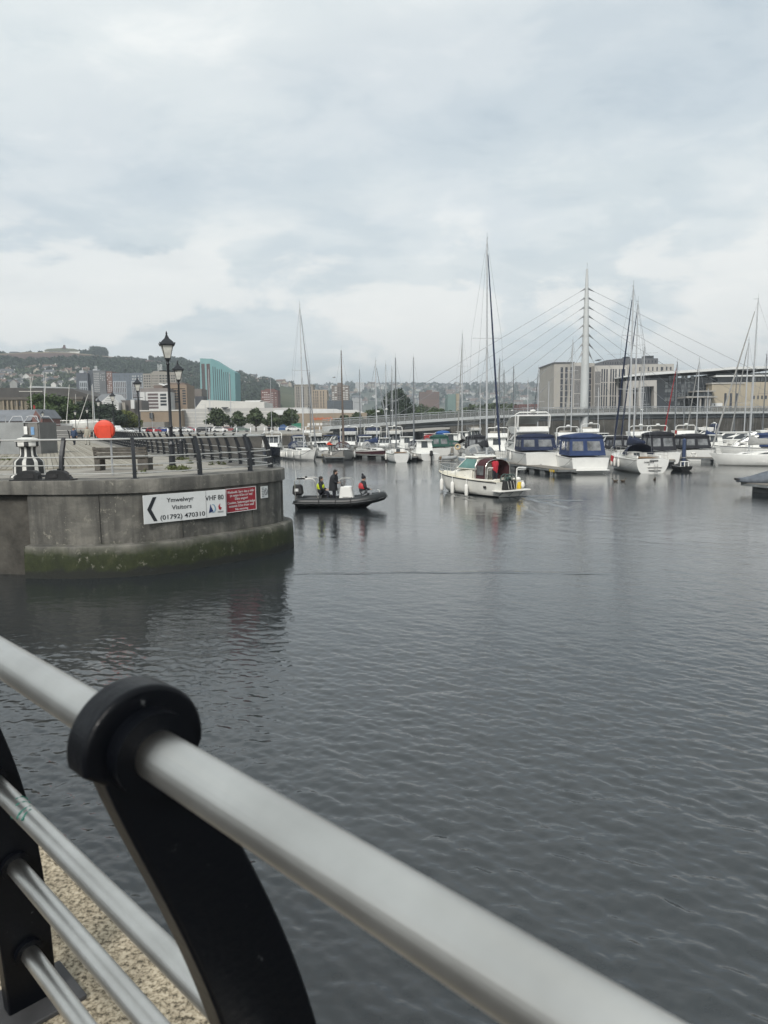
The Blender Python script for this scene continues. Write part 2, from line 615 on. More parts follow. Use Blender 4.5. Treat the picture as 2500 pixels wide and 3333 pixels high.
def wall_material():
    m = bpy.data.materials.new('quay_concrete')
    m.use_nodes = True
    t, b = nodes_of(m)
    b.inputs['Roughness'].default_value = 0.85
    co = t.nodes.new('ShaderNodeTexCoord')
    sp = t.nodes.new('ShaderNodeSeparateXYZ')
    t.links.new(co.outputs['Object'], sp.inputs[0])

    def noise(scale, detail, sx=1, sy=1, sz=1, rough=0.6, dist_=0.0):
        mp = t.nodes.new('ShaderNodeMapping')
        mp.inputs['Scale'].default_value = (sx, sy, sz)
        t.links.new(co.outputs['Object'], mp.inputs[0])
        n = t.nodes.new('ShaderNodeTexNoise')
        n.inputs['Scale'].default_value = scale
        n.inputs['Detail'].default_value = detail
        n.inputs['Roughness'].default_value = rough
        n.inputs['Distortion'].default_value = dist_
        t.links.new(mp.outputs[0], n.inputs['Vector'])
        return n.outputs['Fac']

    def ramp(fac, *st):
        r_ = t.nodes.new('ShaderNodeValToRGB')
        e = r_.color_ramp.elements
        e[0].position, e[0].color = st[0][0], (*st[0][1], 1)
        e[1].position, e[1].color = st[-1][0], (*st[-1][1], 1)
        for p_, c_ in st[1:-1]:
            k = e.new(p_)
            k.color = (*c_, 1)
        t.links.new(fac, r_.inputs[0])
        return r_.outputs[0]

    def mix(fac, a, c):
        n = t.nodes.new('ShaderNodeMix')
        n.data_type = 'RGBA'
        t.links.new(fac, n.inputs['Factor'])
        for k, v in (('A', a), ('B', c)):
            if isinstance(v, tuple):
                n.inputs[k].default_value = (*v, 1)
            else:
                t.links.new(v, n.inputs[k])
        return n.outputs['Result']

    def mth(op, a, b_):
        n = t.nodes.new('ShaderNodeMath')
        n.operation = op
        n.use_clamp = False
        for i, v in enumerate((a, b_)):
            if isinstance(v, (int, float)):
                n.inputs[i].default_value = v
            else:
                t.links.new(v, n.inputs[i])
        return n.outputs[0]
    base = ramp(noise(0.9, 8, 1, 1, 1.6), (0.28, (0.068, 0.066, 0.060)), (0.5, (0.13, 0.125, 0.11)), (0.72, (0.225, 0.213, 0.187)))
    streak = noise(2.2, 5, 1, 1, 0.12, 0.6)
    col = mix(ramp(streak, (0.42, (0, 0, 0)), (0.62, (0.75,) * 3)), base, (0.05, 0.049, 0.045))
    # lime bloom
    col = mix(ramp(noise(3.0, 9, 1, 1, 1.3, 0.7), (0.60, (0, 0, 0)), (0.72, (0.55,) * 3)), col, (0.25, 0.24, 0.205))
    # algae: the tide band, its upper edge uneven
    zed = mth('ADD', sp.outputs[2], mth('MULTIPLY', noise(1.1, 6, 1, 1, 0.5), 0.75))
    alg = ramp(mth('SUBTRACT', 1.45, zed), (0.0, (0, 0, 0)), (0.35, (1, 1, 1)))
    green = ramp(noise(2.5, 8, 1, 1, 0.6, 0.7), (0.3, (0.012, 0.017, 0.006)), (0.55, (0.024, 0.031, 0.010)), (0.75, (0.055, 0.056, 0.026)))
    col = mix(alg, col, green)
    # bare pale patches where the growth has flaked
    fl = mth('MULTIPLY', ramp(noise(4.5, 7, 1, 1, 0.8, 0.75), (0.585, (0, 0, 0)), (0.61, (0.9,) * 3)),
             ramp(noise(0.7, 2, 1, 1, 1), (0.45, (0, 0, 0)), (0.6, (1, 1, 1))))
    col = mix(fl, col, (0.22, 0.21, 0.175))
    # permanently wet foot of the wall
    wet = ramp(mth('SUBTRACT', 0.55, mth('ADD', sp.outputs[2], mth('MULTIPLY', noise(1.6, 6), 0.5))), (0.0, (0, 0, 0)), (0.12, (1, 1, 1)))
    col = mix(wet, col, (0.014, 0.016, 0.013))
    t.links.new(col, b.inputs['Base Color'])
    bp = t.nodes.new('ShaderNodeBump')
    bp.inputs['Strength'].default_value = 0.6
    bp.inputs['Distance'].default_value = 0.03
    t.links.new(noise(9, 8), bp.inputs['Height'])
    t.links.new(bp.outputs[0], b.inputs['Normal'])
    return m


M_CONC = wall_material()
M_COPE = mat('coping_concrete', (0.235, 0.22, 0.19), 0.85, 0, 0.35, 1.6, 0.5, 14)
M_PAVE = mat('quay_paving', (0.25, 0.235, 0.205), 0.85, 0, 0.25, 0.9, 0.3, 10)

qw = thing('quay_wall', (0, 0, 0), 0, 'curved grey concrete quay wall with green weed on its ledge beside the lock', 'wall')
face = EDGE[:]


def ribbon(path, prof):
    """sweep a profile (offset to the water side, z) along a path"""
    mb_ = MB()
    offs = {d: offset_path(path, d) for d, _ in prof}
    secs = [[(offs[d][i].x, offs[d][i].y, z) for d, z in prof] for i in range(len(path))]
    mb_.loft(secs)
    return mb_


# coping course, set proud of the panel below; then the panel, and the ledge that stands out at the foot
ribbon(face, [(-1.2, DECK), (0.03, DECK), (0.05, DECK - 0.03), (0.05, DECK - 0.43), (0.0, DECK - 0.45), (-0.1, DECK - 0.45)]).build('coping', M_CONC, qw, smooth=True)
i0 = next(i for i, p in enumerate(face) if p.x > -11.8)
body = face[i0:]
ribbon(body, [(-0.04, DECK - 0.42), (-0.04, 1.02), (-0.04, 0.9)]).build('panel', M_CONC, qw, smooth=True)
led = ribbon(body, [(-0.2, 1.04), (-0.04, 1.03), (0.27, 1.0), (0.31, 0.95), (0.33, 0.5), (0.36, -1.0), (-0.2, -1.0)])
led.build('ledge', M_CONC, qw, smooth=True)
old = face[:i0 + 1]
ribbon(old, [(-0.22, DECK - 0.42), (-0.22, -1.0)]).build('old_wall', mat('old_dark_masonry', (0.06, 0.056, 0.048), 0.9, 0, 0.5, 1.2, 0.8, 7), qw, smooth=True)
# end stop of the panel and of the ledge at the old wall
e0, e1 = offset_path(face, -0.6)[i0], offset_path(face, -0.045)[i0]
mb = MB()
mb.hexa([(e0.x, e0.y, 0.9), (e1.x, e1.y, 0.9), (e1.x + 0.02, e1.y, 0.9), (e0.x + .02, e0.y, 0.9),
         (e0.x, e0.y, DECK - 0.44), (e1.x, e1.y, DECK - 0.44), (e1.x + 0.02, e1.y, DECK - 0.44), (e0.x + .02, e0.y, DECK - 0.44)])
e2 = offset_path(face, 0.325)[i0]
mb.hexa([(e0.x, e0.y, -1), (e2.x, e2.y, -1), (e2.x + 0.02, e2.y, -1), (e0.x + .02, e0.y, -1),
         (e0.x, e0.y, 1.0), (e2.x, e2.y, 1.0), (e2.x + 0.02, e2.y, 1.0), (e0.x + .02, e0.y, 1.0)])
mb.build('end_stop', M_CONC, qw)
# vertical day joints in the face
jm = MB()
off = offset_path(face, -0.025)
for i in range(i0 + 6, len(face) - 12, 9):
    a, b = off[i], off[i + 1]
    dv = (b - a).normalized()
    jm.box((a.x, a.y, 1.8), (0.012, 0.034, 1.5), math.atan2(dv.y, dv.x))
jm.build('joint', mat('joint_dark', (0.075, 0.073, 0.066), 0.9), qw)

# paved top of the quay, the whole bank behind it, and the bank beyond the basin
BANK_Y = 142.0
inner = offset_path(face, -1.15)
mb = MB()
poly = [(p.x, p.y, DECK - 0.006) for p in inner] + [(-46, 118, DECK - 0.006), (-46, BANK_Y, DECK - 0.006)]
xr = P(1290, 1400, BANK_Y).x
poly += [(xr, BANK_Y, DECK - 0.006), (xr + 6, BANK_Y + 20, DECK - 0.006), (xr + 16, 205, DECK - 0.006), (210, 218, DECK - 0.006), (330, 222, DECK - 0.006), (330, 330, DECK - 0.006),
         (-500, 330, DECK - 0.006), (-500, 24.6, DECK - 0.006)]
mb.add(poly, [tuple(range(len(poly)))])
tag(mb.build('pavement', M_PAVE), 'paved top of the quay and promenade', kind='structure')

# timber boards of the promenade, laid lengthways
deck_dir = Vector((-0.415, 0.91, 0)).normalized()
side = Vector((deck_dir.y, -deck_dir.x, 0))
pv = bpy.data.objects['pavement']
bm_ = [mat('deck_board_%d' % i, c, 0.85, 0, 0.28, 1.3, 0.2, 12) for i, c in enumerate([(0.255, 0.235, 0.19), (0.225, 0.205, 0.165), (0.285, 0.265, 0.22)])]
plank_me = []
for i in range(3):
    o = MB().box((0, 0, 0.0), (76, 0.19, 0.05)).build('plank', bm_[i])
    plank_me.append(o.data)
    bpy.data.objects.remove(o)
start = Vector((-9.5, 31.5, 0))
for k in range(66):
    c = start - side * (k * 0.215) + deck_dir * (38 + (k % 5) * 0.11 + min(k, 10) * -0.0)
    o = link('plank', plank_me[(k * 7) % 3], pv)
    o.location = (c.x, c.y, DECK + 0.02 + random.uniform(-0.004, 0.004))
    o.rotation_euler = (0, 0, math.atan2(deck_dir.y, deck_dir.x))

# bank walls beyond the basin
M_STONE = mat('dark_quay_stone', (0.075, 0.07, 0.062), 0.9, 0, 0.45, 0.5, 0.6, 3)
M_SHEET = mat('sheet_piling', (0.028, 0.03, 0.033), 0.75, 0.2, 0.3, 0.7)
bw = thing('bank_wall', (0, 0, 0), 0, 'dark quay wall below the railing on the far side of the basin', 'wall')
MB().box(((xr - 46) / 2, BANK_Y + 0.3, 0.5), (xr + 46, 0.6, 2 * DECK - 1.0 - 0.02)).build('wall', M_STONE, bw)
MB().box(((xr - 46) / 2, BANK_Y + 0.25, DECK - 0.16), (xr + 46.4, 0.8, 0.34)).build('coping', M_COPE, bw)
mb = MB()
mb.hexa([(-46.3, 117, -1), (-45.7, 117, -1), (-45.7, BANK_Y, -1), (-46.3, BANK_Y, -1), (-46.3, 117, DECK), (-45.7, 117, DECK), (-45.7, BANK_Y, DECK), (-46.3, BANK_Y, DECK)])
mb.build('return_wall', M_STONE, bw)
# sheet-pile return under the landing of the footbridge
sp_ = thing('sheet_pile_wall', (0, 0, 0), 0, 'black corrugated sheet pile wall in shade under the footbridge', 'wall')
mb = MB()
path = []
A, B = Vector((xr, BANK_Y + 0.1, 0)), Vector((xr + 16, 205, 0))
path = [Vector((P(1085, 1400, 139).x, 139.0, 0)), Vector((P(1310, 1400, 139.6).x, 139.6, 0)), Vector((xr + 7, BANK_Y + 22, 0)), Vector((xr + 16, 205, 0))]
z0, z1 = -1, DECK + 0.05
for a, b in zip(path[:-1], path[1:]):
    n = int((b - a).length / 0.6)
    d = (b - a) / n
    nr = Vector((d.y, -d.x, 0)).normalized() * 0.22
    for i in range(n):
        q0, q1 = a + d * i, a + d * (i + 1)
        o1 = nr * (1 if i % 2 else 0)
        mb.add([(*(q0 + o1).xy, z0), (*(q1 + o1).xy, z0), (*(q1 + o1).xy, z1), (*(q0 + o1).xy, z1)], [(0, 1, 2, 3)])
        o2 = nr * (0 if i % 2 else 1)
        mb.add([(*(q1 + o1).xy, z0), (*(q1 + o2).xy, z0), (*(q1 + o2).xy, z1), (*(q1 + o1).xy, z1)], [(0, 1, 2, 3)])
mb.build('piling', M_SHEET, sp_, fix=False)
rw = thing('river_wall', (0, 0, 0), 0, 'long rough stone quay wall below the pale riverside offices', 'wall')
mb = MB()
rp = [(xr + 16, 205.4), (210, 218.4), (330, 222)]
tops = [P(1690, 1360, 212).z, P(2100, 1358, 214).z, P(2500, 1354, 217).z]
for (a, b) in zip(rp[:-1], rp[1:]):
    mb.hexa([(a[0], a[1] - 0.5, -1), (b[0], b[1] - 0.5, -1), (b[0], b[1] + 1, -1), (a[0], a[1] + 1, -1),
             (a[0], a[1] - 0.5, 5.3), (b[0], b[1] - 0.5, 5.3), (b[0], b[1] + 1, 5.3), (a[0], a[1] + 1, 5.3)])
mb.build('wall', mat('rough_quay_stone', (0.072, 0.068, 0.06), 0.9, 0, 0.5, 0.35, 0.9, 1.6), rw)
mb = MB()
for (a, b) in zip(rp[:-1], rp[1:]):
    mb.hexa([(a[0], a[1] - 0.7, 5.3), (b[0], b[1] - 0.7, 5.3), (b[0], b[1] + 1.2, 5.3), (a[0], a[1] + 1.2, 5.3),
             (a[0], a[1] - 0.7, 5.62), (b[0], b[1] - 0.7, 5.62), (b[0], b[1] + 1.2, 5.62), (a[0], a[1] + 1.2, 5.62)])
mb.build('coping', M_COPE, rw)
# pale bollard-like blocks standing along the top of the wall
mb0 = MB().box((0, 0, 0.3), (0.75, 0.5, 0.6)).build('coping_block', mat('pale_block', (0.45, 0.44, 0.40), 0.8))
bl = mb0.data
bpy.data.objects.remove(mb0)
for k in range(30):
    s = 0.30 + k * 0.0075
    o = link('coping_block', bl, rw)
    x = rp[0][0] + (rp[1][0] - rp[0][0]) * s
    o.location = (x, rp[0][1] + (rp[1][1] - rp[0][1]) * s - 0.2, 5.62)

# ground beyond, one sheet to the horizon
mb = MB()
mb.add([(-4000, 329, DECK - 0.01), (4000, 329, DECK - 0.01), (4000, 6500, DECK - 0.01), (-4000, 6500, DECK - 0.01)], [(0, 1, 2, 3)])
mb.add([(-4000, 24, DECK - 0.03), (-499, 24, DECK - 0.03), (-499, 330, DECK - 0.03), (-4000, 330, DECK - 0.03)], [(0, 1, 2, 3)])
mb.add([(329, 222, DECK - 0.03), (4000, 222, DECK - 0.03), (4000, 330, DECK - 0.03), (329, 330, DECK - 0.03)], [(0, 1, 2, 3)])
tag(mb.build('ground', mat('town_ground', (0.10, 0.105, 0.085), 0.9, 0, 0.4, 0.02)), 'low ground of the town behind the quays', kind='structure')

# ------------------------------------------------------------------ near quay, where the photographer stands
TD = Vector((0.7071, -0.7071, 0))       # along the near rail, towards the camera's right
ND = Vector((0.7071, 0.7071, 0))        # out over the water


def stone_material():
    m = bpy.data.materials.new('speckled_coping_stone')
    m.use_nodes = True
    t, b = nodes_of(m)
    b.inputs['Roughness'].default_value = 0.9
    co = t.nodes.new('ShaderNodeTexCoord')
    n1 = t.nodes.new('ShaderNodeTexNoise')
    n1.inputs['Scale'].default_value = 58
    n1.inputs['Detail'].default_value = 7
    n1.inputs['Roughness'].default_value = 0.75
    n2 = t.nodes.new('ShaderNodeTexNoise')
    n2.inputs['Scale'].default_value = 6
    n2.inputs['Detail'].default_value = 5
    vo = t.nodes.new('ShaderNodeTexVoronoi')
    vo.inputs['Scale'].default_value = 120
    for n in (n1, n2, vo):
        t.links.new(co.outputs['Object'], n.inputs['Vector'])
    r1 = t.nodes.new('ShaderNodeValToRGB')
    e = r1.color_ramp.elements
    e[0].position, e[0].color = 0.41, (0.07, 0.058, 0.038, 1)
    e[1].position, e[1].color = 0.58, (0.56, 0.485, 0.36, 1)
    k = e.new(0.48)
    k.color = (0.33, 0.275, 0.19, 1)
    t.links.new(n1.outputs['Fac'], r1.inputs[0])
    r2 = t.nodes.new('ShaderNodeValToRGB')
    r2.color_ramp.elements[0].position, r2.color_ramp.elements[0].color = 0.3, (0.72, 0.72, 0.72, 1)
    r2.color_ramp.elements[1].position, r2.color_ramp.elements[1].color = 0.7, (1.05, 1.05, 1.05, 1)
    t.links.new(n2.outputs['Fac'], r2.inputs[0])
    mx = t.nodes.new('ShaderNodeMix')
    mx.data_type = 'RGBA'
    mx.blend_type = 'MULTIPLY'
    mx.inputs['Factor'].default_value = 1
    t.links.new(r1.outputs[0], mx.inputs['A'])
    t.links.new(r2.outputs[0], mx.inputs['B'])
    t.links.new(mx.outputs['Result'], b.inputs['Base Color'])
    bp = t.nodes.new('ShaderNodeBump')
    bp.inputs['Strength'].default_value = 0.8
    bp.inputs['Distance'].default_value = 0.006
    t.links.new(n1.outputs['Fac'], bp.inputs['Height'])
    t.links.new(bp.outputs[0], b.inputs['Normal'])
    return m


def tn(t_, n_, z):
    q = TD * t_ + ND * n_
    return (q.x, q.y, z)


nq = thing('near_quay', (0, 0, 0), 0, 'speckled buff stone edge of the near quay below the steel railing', 'wall')
M_STN = stone_material()
EDGE_N = 1.02
for i, (ta, tb) in enumerate([(-16, -8.01), (-8, -3.61), (-3.6, 0.99), (1.0, 5.0)]):
    mb = MB()
    mb.hexa([tn(ta, 0.28, DECK - 0.5), tn(tb - 0.01, 0.28, DECK - 0.5), tn(tb - 0.01, EDGE_N, DECK - 0.5), tn(ta, EDGE_N, DECK - 0.5),
             tn(ta, 0.28, DECK), tn(tb - 0.01, 0.28, DECK), tn(tb - 0.01, EDGE_N, DECK), tn(ta, EDGE_N, DECK)])
    mb.build('coping_stone', M_STN, nq, bevel=0.02)
mb = MB()
mb.hexa([tn(-16, -30, -1), tn(14, -30, -1), tn(14, EDGE_N - 0.12, -1), tn(-16, EDGE_N - 0.12, -1),
         tn(-16, -30, DECK - 0.05), tn(14, -30, DECK - 0.05), tn(14, EDGE_N - 0.12, DECK - 0.05), tn(-16, EDGE_N - 0.12, DECK - 0.05)])
mb.build('wall', M_COPE, nq)
mb = MB()
mb.hexa([tn(-16, -30, DECK - 0.045), tn(14, -30, DECK - 0.045), tn(14, 0.275, DECK - 0.045), tn(-16, 0.275, DECK - 0.045), tn(-16, -30, DECK - 0.008), tn(14, -30, DECK - 0.008), tn(14, 0.275, DECK - 0.008), tn(-16, 0.275, DECK - 0.008)])
mb.build('unseen_paving', mat('rail_reflection_dark', (0.045, 0.044, 0.042), 0.9, 0, 0.25, 3, 0.3, 60), nq)  # unseen dark ground, added so the steel rail's lower side reflects dark

# ------------------------------------------------------------------ railings: curved flat posts, one thick top rail and three thinner ones
POST_H = 1.27
RAIL_Z = [0.18, 0.45, 0.71]


def post_c(z):        # outward offset of the post's centre line below its top
    s = max(0.0, min(1.0, 1 - z / POST_H))
    return 0.26 * (1 - math.exp(-(s / 0.36) ** 1.3)) if s > 0 else 0.0


def post_w(z):
    s = 1 - z / POST_H
    return 0.116 + 0.026 * math.sin(min(1.0, max(s, 0) / 0.62) * math.pi / 2) - 0.01 * max(0, s - 0.62) / 0.38


def post_mesh(th, nz, ring, tn_=12):
    """plate in the local xz plane, +x towards the water, top ring centred on the rail at (0, z=POST_H)"""
    left, right = [], []
    for i in range(nz + 1):
        z = 0.0 + (POST_H - 0.03) * i / nz
        c, w_ = post_c(z), post_w(z)
        left.append((c - w_ / 2, z))
        right.append((c + w_ / 2, z))
    top = []
    rr = ring
    for k in range(1, tn_):
        a = -0.25 + (math.pi + 0.5) * k / tn_
        top.append((rr * math.cos(a), POST_H + rr * math.sin(a)))
    poly_ = right + top + left[::-1]
    mb_ = MB()
    mb_.prism(poly_, -th / 2, th / 2, 'xz')
    return mb_


mb = post_mesh(0.052, 40, 0.076, 44)
near_post = mb.build('post', mat('near_black_paint', (0.0028, 0.0034, 0.005), 0.34, 0, 0.3, 5, 0.06, 70, spec=0.16), None)
bev = near_post.modifiers.new('edge', 'BEVEL')
bev.width = 0.006
bev.segments = 3
bev.limit_method = 'ANGLE'
bev.angle_limit = R(50)
POST_ME = near_post.data
# scuffed paint: small bare grey chips
_t, _b = nodes_of(MATS['near_black_paint'])
_co = _t.nodes.new('ShaderNodeTexCoord')
_n = _t.nodes.new('ShaderNodeTexNoise')
_n.inputs['Scale'].default_value = 22
_n.inputs['Detail'].default_value = 6
_n.inputs['Roughness'].default_value = 0.7
_t.links.new(_co.outputs['Object'], _n.inputs['Vector'])
_r = _t.nodes.new('ShaderNodeValToRGB')
_r.color_ramp.elements[0].position, _r.color_ramp.elements[0].color = 0.665, (0.0028, 0.0034, 0.005, 1)
_r.color_ramp.elements[1].position, _r.color_ramp.elements[1].color = 0.70, (0.075, 0.078, 0.08, 1)
_t.links.new(_n.outputs['Fac'], _r.inputs[0])
_t.links.new(_r.outputs[0], _b.inputs['Base Color'])
bpy.data.objects.remove(near_post)
mb = post_mesh(0.11, 8, 0.06)
o = mb.build('post', M_BLACK)
FAR_POST_ME = o.data
bpy.data.objects.remove(o)
o = MB().lathe([(0.13, 0), (0.13, 0.012), (0.09, 0.02)], n=10).build('base_plate', M_BLACK)
PLATE_ME = o.data
bpy.data.objects.remove(o)

NR = 0.391
nr_ = thing('steel_railing', tn(-0.9, NR + 0.3, DECK), 0, 'brushed steel handrail with black curved posts close to the camera', 'railing')
org = Vector(tn(-0.9, NR + 0.3, DECK))


def near_part(o_, t_, n_, z):
    o_.parent = nr_
    o_.location = Vector(tn(t_, n_, z)) - org
    return o_


ang_n = math.atan2(ND.y, ND.x)
NEAR_T = [-0.82 - 1.29 * k for k in range(0, 10)] + [-0.82 + 1.29]
for t_ in NEAR_T:
    o = link('post', POST_ME)
    near_part(o, t_, NR, DECK)
    o.rotation_euler = (0, 0, ang_n)
    m_ = o.modifiers.new('edge', 'BEVEL')
    m_.width, m_.segments, m_.limit_method, m_.angle_limit = 0.006, 3, 'ANGLE', R(50)
    mb = MB()
    mb.lathe([(0.0295, -0.052), (0.05, -0.052), (0.05, 0.052), (0.0295, 0.052)], n=40)
    o2 = mb.build('collar', MATS['near_black_paint'], o, smooth=True)
    o2.location = (0, 0, POST_H)
    o2.rotation_euler = (math.pi / 2, 0, 0)
    for z in RAIL_Z:
        o3 = MB().lathe([(0.026, -0.042), (0.038, -0.042), (0.038, 0.042), (0.026, 0.042)], n=24).build('ferrule', MATS['near_black_paint'], o, smooth=True)
        o3.location = (post_c(z), 0, z)
        o3.rotation_euler = (math.pi / 2, 0, 0)
    bpl = MB().box((0.255, 0, 0.008), (0.24, 0.20, 0.016)).build('base_plate', mat('worn_grey_plate', (0.045, 0.045, 0.047), 0.6, 0.2, 0.3, 8), o, bevel=0.003)
    bpl.location = (0, 0, 0)


def rail_material():
    m = bpy.data.materials.new('brushed_steel_rail')
    m.use_nodes = True
    t, b = nodes_of(m)
    b.inputs['Metallic'].default_value = 1.0
    b.inputs['Anisotropic'].default_value = 0.65
    co = t.nodes.new('ShaderNodeTexCoord')
    mp = t.nodes.new('ShaderNodeMapping')
    mp.inputs['Scale'].default_value = (110, 110, 1.0)
    t.links.new(co.outputs['Object'], mp.inputs[0])
    n = t.nodes.new('ShaderNodeTexNoise')
    n.inputs['Scale'].default_value = 1.5
    n.inputs['Detail'].default_value = 5
    t.links.new(mp.outputs[0], n.inputs['Vector'])
    n2 = t.nodes.new('ShaderNodeTexNoise')
    n2.inputs['Scale'].default_value = 7
    n2.inputs['Detail'].default_value = 6
    t.links.new(co.outputs['Object'], n2.inputs['Vector'])
    r1 = t.nodes.new('ShaderNodeValToRGB')
    e = r1.color_ramp.elements
    e[0].position, e[0].color = 0.3, (0.52, 0.505, 0.475, 1)
    e[1].position, e[1].color = 0.7, (0.70, 0.685, 0.65, 1)
    t.links.new(n2.outputs['Fac'], r1.inputs[0])
    t.links.new(r1.outputs[0], b.inputs['Base Color'])
    r2 = t.nodes.new('ShaderNodeMapRange')
    r2.inputs['To Min'].default_value = 0.30
    r2.inputs['To Max'].default_value = 0.42
    t.links.new(n2.outputs['Fac'], r2.inputs['Value'])
    t.links.new(r2.outputs[0], b.inputs['Roughness'])
    bp = t.nodes.new('ShaderNodeBump')
    bp.inputs['Strength'].default_value = 0.3
    bp.inputs['Distance'].default_value = 0.002
    t.links.new(n.outputs['Fac'], bp.inputs['Height'])
    t.links.new(bp.outputs[0], b.inputs['Normal'])
    return m


M_RAIL = rail_material()


def straight_rail(name, n_, z, r_, nseg):
    mb_ = MB()
    L_ = 14.0
    mb_.lathe([(r_, -L_ / 2), (r_, L_ / 2)], n=nseg)
    o_ = mb_.build(name, M_RAIL, None, smooth=True)
    near_part(o_, -4.6, n_, z)
    o_.rotation_mode = 'QUATERNION'
    o_.rotation_quaternion = TD.to_track_quat('Z', 'Y')
    return o_


straight_rail('top_rail', NR, DECK + POST_H, 0.0285, 64)
for z in RAIL_Z:
    straight_rail('rail', NR + post_c(z), DECK + z, 0.0245, 40)
# scrap of green rope knotted round the second rail
mb = MB()
pts = []
for k in range(40):
    a = k * 0.55
    pts.append((0.022 * math.cos(a) * (1 + 0.2 * math.sin(k)), 0.05 - 0.0025 * k + 0.006 * math.sin(k * 0.9), 0.022 * math.sin(a)))
mb.tube(pts, 0.004, 5)
rp_ = tag(mb.build('rope_scrap', mat('green_rope', (0.02, 0.12, 0.09), 0.9), None, smooth=True), 'scrap of green rope knotted round a lower steel rail', 'rope')
q_ = Vector(tn(-1.84, NR + post_c(0.71), DECK + 0.71))
rp_.location = q_
rp_.rotation_euler = (0, 0, math.atan2(TD.y, TD.x) + math.pi / 2)


# the promenade railing across the water
def railing_along(name, path, spacing, label, post_me=FAR_POST_ME, top_r=0.032, low_r=0.02, mpost=None, inward=0.36, rails=True, plates=True, mrail=None):
    """path: plan points of the post bases; water side to the right of travel"""
    root = thing(name, (path[0].x, path[0].y, DECK), 0, label, 'railing')
    org_ = Vector((path[0].x, path[0].y, DECK))
    seg = [(path[i + 1] - path[i]).length for i in range(len(path) - 1)]
    tot = sum(seg)
    n = max(2, int(tot / spacing))

    def at(s):
        for i, L_ in enumerate(seg):
            if s <= L_ or i == len(seg) - 1:
                d = (path[i + 1] - path[i]) / max(L_, 1e-6)
                return path[i] + d * s, d
            s -= L_
    tops = {z: [] for z in RAIL_Z + [POST_H]}
    fine = max(n, int(tot / 0.6)) if tot < 60 else n
    for k in range(n + 1):
        p, d = at(tot * k / n)
        nr__ = Vector((d.y, -d.x, 0))
        o_ = link('post', post_me, root)
        o_.location = p - nr__ * 0.255 + Vector((0, 0, DECK)) - org_
        o_.rotation_euler = (0, 0, math.atan2(nr__.y, nr__.x))
        if plates:
            b_ = link('base_plate', PLATE_ME, o_)
            b_.location = (0.255, 0, 0)
    for k in range(fine + 1):
        p, d = at(tot * k / fine)
        nr__ = Vector((d.y, -d.x, 0))
        for z in tops:
            tops[z].append(p - nr__ * 0.255 + nr__ * post_c(z) + Vector((0, 0, DECK + z)) - org_)
    for z, pts_ in tops.items():
        MB().tube(pts_, top_r if z == POST_H else low_r, 7).build('top_rail' if z == POST_H else 'rail', mrail or M_STEEL, root, smooth=True)
    return root


base_line = offset_path(EDGE, -0.42)
i_l = next(i for i, p in enumerate(EDGE) if p.x > -24)
i_c = max(range(len(EDGE)), key=lambda i: EDGE[i].x)
railing_along('promenade_railing', base_line[i_l:i_c + 6], 2.15, 'curved black post railing with pale steel rails along the rounded wall top')
railing_along('promenade_railing', base_line[i_c + 6:], 1.6, 'long row of black curved posts receding along the promenade edge')
back = [Vector((-40.5, 105.5, 0)), Vector((-44, 106.5, 0)), Vector((-58, 106.5, 0)), Vector((-75, 106.5, 0))]
railing_along('promenade_railing', [Vector((-40.6, 104.6, 0)), Vector((-45, 106.3, 0)), Vector((-75, 107.5, 0))], 2.2, 'black curved post railing across the far end of the promenade')
M_GALV = mat('galvanised_steel', (0.42, 0.43, 0.44), 0.5, 0.6, 0.1, 2)
gp = FAR_POST_ME.copy()
gp.materials.clear()
gp.materials.append(M_GALV)
railing_along('quay_railing', [Vector((-44, BANK_Y + 0.4, 0)), Vector((P(1085, 1400, BANK_Y).x, BANK_Y + 0.4, 0))], 2.6,
              'pale grey railing along the far quay in front of the parked cars', gp, 0.03, 0.016, plates=False, mrail=M_GALV)
# ------------------------------------------------------------------ hills
def ridge_px(u):       # skyline of the near hill in the photograph: column -> row
    xs = [-900, -400, 0, 60, 140, 200, 260, 340, 400, 480, 560, 650, 720, 780, 850, 930, 1000, 1060, 1200]
    ys = [1230, 1175, 1158, 1156, 1153, 1152, 1154, 1161, 1168, 1175, 1182, 1188, 1203, 1222, 1241, 1256, 1275, 1300, 1400]
    return float(np.interp(u, xs, ys))


def far_ridge_px(u):
    xs = [-900, 600, 900, 1000, 1100, 1250, 1400, 1600, 1800, 2000, 2300, 2700, 3300]
    ys = [1300, 1290, 1268, 1262, 1256, 1254, 1255, 1254, 1256, 1262, 1285, 1310, 1340]
    return float(np.interp(u, xs, ys))


HILL_Y, FAR_Y = 1500.0, 3000.0


def hill_h(x, y):
    """height of the near hill; the crest stands at HILL_Y"""
    u = CX + F_PX * x / y
    u = u - 0.0
    top = P(u, ridge_px(u), HILL_Y).z
    s = (y - 640) / (HILL_Y - 640)
    s = max(0.0, min(1.0, s))
    prof = 0.12 * s + 0.88 * (s * s * (3 - 2 * s)) ** 0.9
    und = 4.0 * math.sin(x * 0.013 + y * 0.007) * math.sin(y * 0.011) * s * (1 - s) * 3
    z = (top - DECK) * prof + und
    if y > HILL_Y:
        z = (top - DECK) * max(0.0, 1 - ((y - HILL_Y) / 900.0) ** 2)
    return DECK + max(z, -3)


def far_h(x, y):
    u = CX + F_PX * x / y
    top = P(u, far_ridge_px(u), FAR_Y).z
    s = max(0.0, min(1.0, (y - 1500) / (FAR_Y - 1500)))
    z = (top - DECK) * (0.25 * s + 0.75 * s * s * (3 - 2 * s))
    if y > FAR_Y:
        z = (top - DECK) * max(0.0, 1 - ((y - FAR_Y) / 1800.0) ** 2)
    return DECK + z - 2


